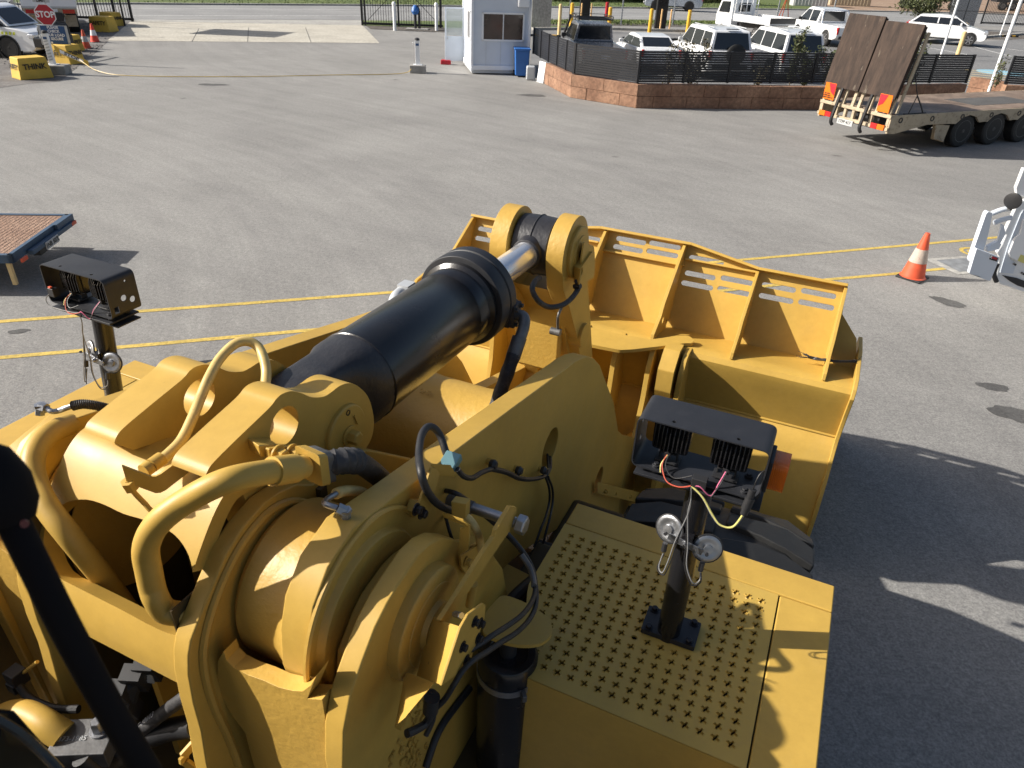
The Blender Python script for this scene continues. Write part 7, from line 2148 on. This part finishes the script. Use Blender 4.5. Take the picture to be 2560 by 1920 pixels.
rcs = ty('headlight_recess', [tuple(p) for p in [(6.515,1.513),(6.498,1.461),(6.502,1.024),(6.533,0.732),(6.545,0.643),(6.725,0.641),(6.713,0.755),(6.69,0.795),(6.605,0.846),(6.576,0.885),(6.599,1.181),(6.566,1.388)]], 9.235, 9.249, 'kiosk', None, .004)
ty('white_cowl', [tuple(p) for p in [(6.541,1.398),(6.569,1.205),(6.526,1.137),(6.529,0.937),(6.572,0.878),(6.784,0.799),(7.011,0.782),(6.75,1.407)]], 9.20, 9.234, 'car_white', None, .01)
ty('warning_sticker', [tuple(p) for p in [(6.688,0.928),(6.682,0.839),(6.805,0.797),(6.789,0.899)]], 9.195, 9.199, 'wire_yellow', None, 0)
ty('step_tread', [tuple(p) for p in [(6.587,0.61),(6.803,0.578),(7.164,0.467),(7.205,0.369),(6.845,0.474),(6.732,0.525)]], 9.235, 9.249, 'black_plastic', None, .004)
mb = MB(); q = [(6.673,0.783),(6.842,0.653)]
for p in q:
    mb = MB(); cyl(mb, (p[0], 9.26, p[1]), (p[0], 9.19, p[1]), .014); obj('panel_bolt', mb, 'black_plastic', t)
gp_ = ty('guard_plate', rc([(5.984,1.031),(6.33,0.924),(6.33,0.588),(6.013,0.684)], .02), 9.05, 9.11, 'kiosk', None, .008)
ty('guard_wing', rc([(5.997,1.501),(6.057,1.485),(6.079,1.378),(6.11,1.199),(6.131,0.976),(6.086,0.893),(6.025,0.809),(6.002,0.849),(5.98,1.475)], .012), 9.12, 9.20, 'kiosk', None, .008)
ty('guard_gusset', rc([(6.249,1.337),(6.284,1.326),(6.348,1.212),(6.334,1.087),(6.288,1.091)], .006), 9.15, 9.18, 'kiosk', None, .004)
ty('guard_foot', rc([(6.179,1.03),(6.276,1.107),(6.344,1.078),(6.335,1.004),(6.197,0.964)], .006), 9.14, 9.20, 'kiosk', None, .004)
mb = MB()
for pp in ([(6.1,1.455),(6.209,1.51),(6.312,1.534)], [(6.177,1.336),(6.26,1.379),(6.371,1.416)]):
    tube(mb, [(p[0], 9.2, p[1]) for p in pp], .033, 12)
obj('guard_tube', mb, 'kiosk', t)
mb = MB(); q = [(6.242,1.652),(6.28,1.542)]
lathe(mb, (q[0][0] + .02, 9.13, q[0][1]), (-.75, -.62, -.15), [(-.05, .03), (-.03, .08), (0, .10), (.02, .104), (.025, .095)], 32)
lp = obj('round_lamp', mb, 'black_plastic', t)
mb = MB()
for k in range(7): lathe(mb, (q[0][0] + .02 + .012 * k, 9.13 + .01 * k, q[0][1]), (-.75, -.62, -.15), [(0, .103 - .006 * k), (.004, .103 - .006 * k)], 24)
obj('lamp_fins', mb, 'rubber', lp)
mb = MB(); cyl(mb, (q[0][0] + .02, 9.16, q[0][1] - .1), (q[1][0] + .02, 9.18, q[1][1]), .03); obj('lamp_mount', mb, 'black_plastic', lp)
bd_ = ty('badge', rc([(6.195,0.951),(6.305,0.918),(6.306,0.868),(6.196,0.897)], .004), 9.043, 9.049, 'text_black', gp_, 0)
ty('badge_red', [(6.222,0.939),(6.293,0.917),(6.293,0.893),(6.223,0.911)], 9.0405, 9.0425, 'sign_red', gp_, 0)
q = [(6.21,0.929),(6.249,0.918)]
text('lettering', 'K', .05, 'text_white', gp_, (q[0][0], 9.040, q[0][1]), (PI / 2, .35, 0), .0004, .001)
mb = MB()
for x in (8.0,): lathe(mb, (x, 9.9, .5), (1, 0, 0), [(0, .3), (0, .46), (.05, .5), (.25, .5), (.3, .46), (.3, .3)], 28)
obj('wheel', mb, 'tyre', t)
mb = MB(); box(mb, (8.9, 10.4, 1.5), (2.2, 1.6, 2.0)); obj('cab_body', mb, 'car_white', t, .08)
mb = MB(); tube(mb, [([(6.435,0.783)][0][0], 9.2, [(6.435,0.783)][0][1]), ([(6.443,0.645)][0][0], 9.2, [(6.443,0.645)][0][1]), ([(6.52,0.53)][0][0], 9.2, [(6.52,0.53)][0][1])], .03, 10); obj('rubber_bumper', mb, 'black_plastic', t)

# ---- yard across the street, top right: trucks and sheds
def far_truck(label, p, rz):
    t = thing('far_truck', label, 'truck', (p[0], p[1], 0), rz, 'trucks parked across the street')
    mb = MB(); box(mb, (0, 0, 1.15), (9.0, 2.4, .35)); obj('chassis', mb, 'fence', t)
    mb = MB(); box(mb, (0, 0, 2.3), (9.0, 2.4, 2.0)); obj('tipper_body', mb, 'trailer_paint', t, .03)
    for k, x in enumerate((-3.6, -2.4, 2.2, 3.5)):
        mb = MB(); lathe(mb, (x, -1.25, .55), (0, 1, 0), [(0, .25), (0, .48), (.05, .55), (.4, .55), (.4, .3)], 24); w_ = obj('wheel', mb, 'tyre', t)
        mb = MB(); lathe(mb, (x, -1.26, .55), (0, 1, 0), [(0, .12), (.03, .26), (.03, .3), (.0, .31)], 20); obj('rim', mb, 'steel_dull', w_)
    return t
q = [(51.779,105.079),(61.76,107.986),(42.531,104.348)]
far_truck('farthest dark tipper truck above the bush at the top right', q[0], -.2)
far_truck('cream tipper truck at the top right corner behind the pylon', (q[1][0] + 6, q[1][1] + 3), -.2)
for i, (px, w, mt_, lb_) in enumerate(zip([(34.026,99.284),(41.101,105.268),(24.477,96.069)], (4.0, 5.0, 3.0), ('sign_grey', 'trailer_paint', 'galv'), ('pale skip bin behind the tray truck cab at the top edge', 'cream container above the white dual cab ute', 'grey crate on the far side of the street'))):
    mb = MB(); box(mb, (0, 0, 1.1), (w, 2.2, 2.2))
    for k in range(int(w / .4)): box(mb, (-w / 2 + .2 + k * .4, -1.12, 1.1), (.08, .06, 2.0))
    o = obj('skip_bin', mb, mt_, None, .02, loc=(px[0], px[1], 0), rz=-.1); tag(o, lb_, 'container')
mb = MB()
for s in (-1, 1): beam(mb, (s * .5, 0, 0), (0, 0, 2.0), .05, .05)
beam(mb, (0, .5, 0), (0, 0, 2.0), .05, .05); o = obj('survey_tripod', mb, 'orange', loc=([(21.521,68.146)][0][0], [(21.521,68.146)][0][1], 0)); tag(o, 'slender orange topped tripod beside the tray truck', 'tripod')
# hedge across the street
random.seed(9)
hg_ = [(2.335,85.553),(20.02,98.455)]
mb = MB()
for k in range(14000):
    u = random.random(); x = hg_[0][0] + (hg_[1][0] - hg_[0][0]) * u * 1.2; y = hg_[0][1] + (hg_[1][1] - hg_[0][1]) * u + random.uniform(-1.5, 3)
    z = random.uniform(0, 1.6 + .5 * math.sin(x * .9)); s = random.uniform(.1, .22)
    a = random.uniform(0, 6.28); b = random.uniform(-1, 1)
    mb.add([(x - s * math.cos(a), y - s * math.sin(a), z), (x, y, z + s * b), (x + s * math.cos(a), y + s * math.sin(a), z + s * .3), (x, y + s * .3, z - s * .5)], [(0, 1, 2, 3)])
o = obj('roadside_scrub', mb, 'leaf', kind='stuff'); tag(o, 'dense low green scrub on the far verge', 'scrub')
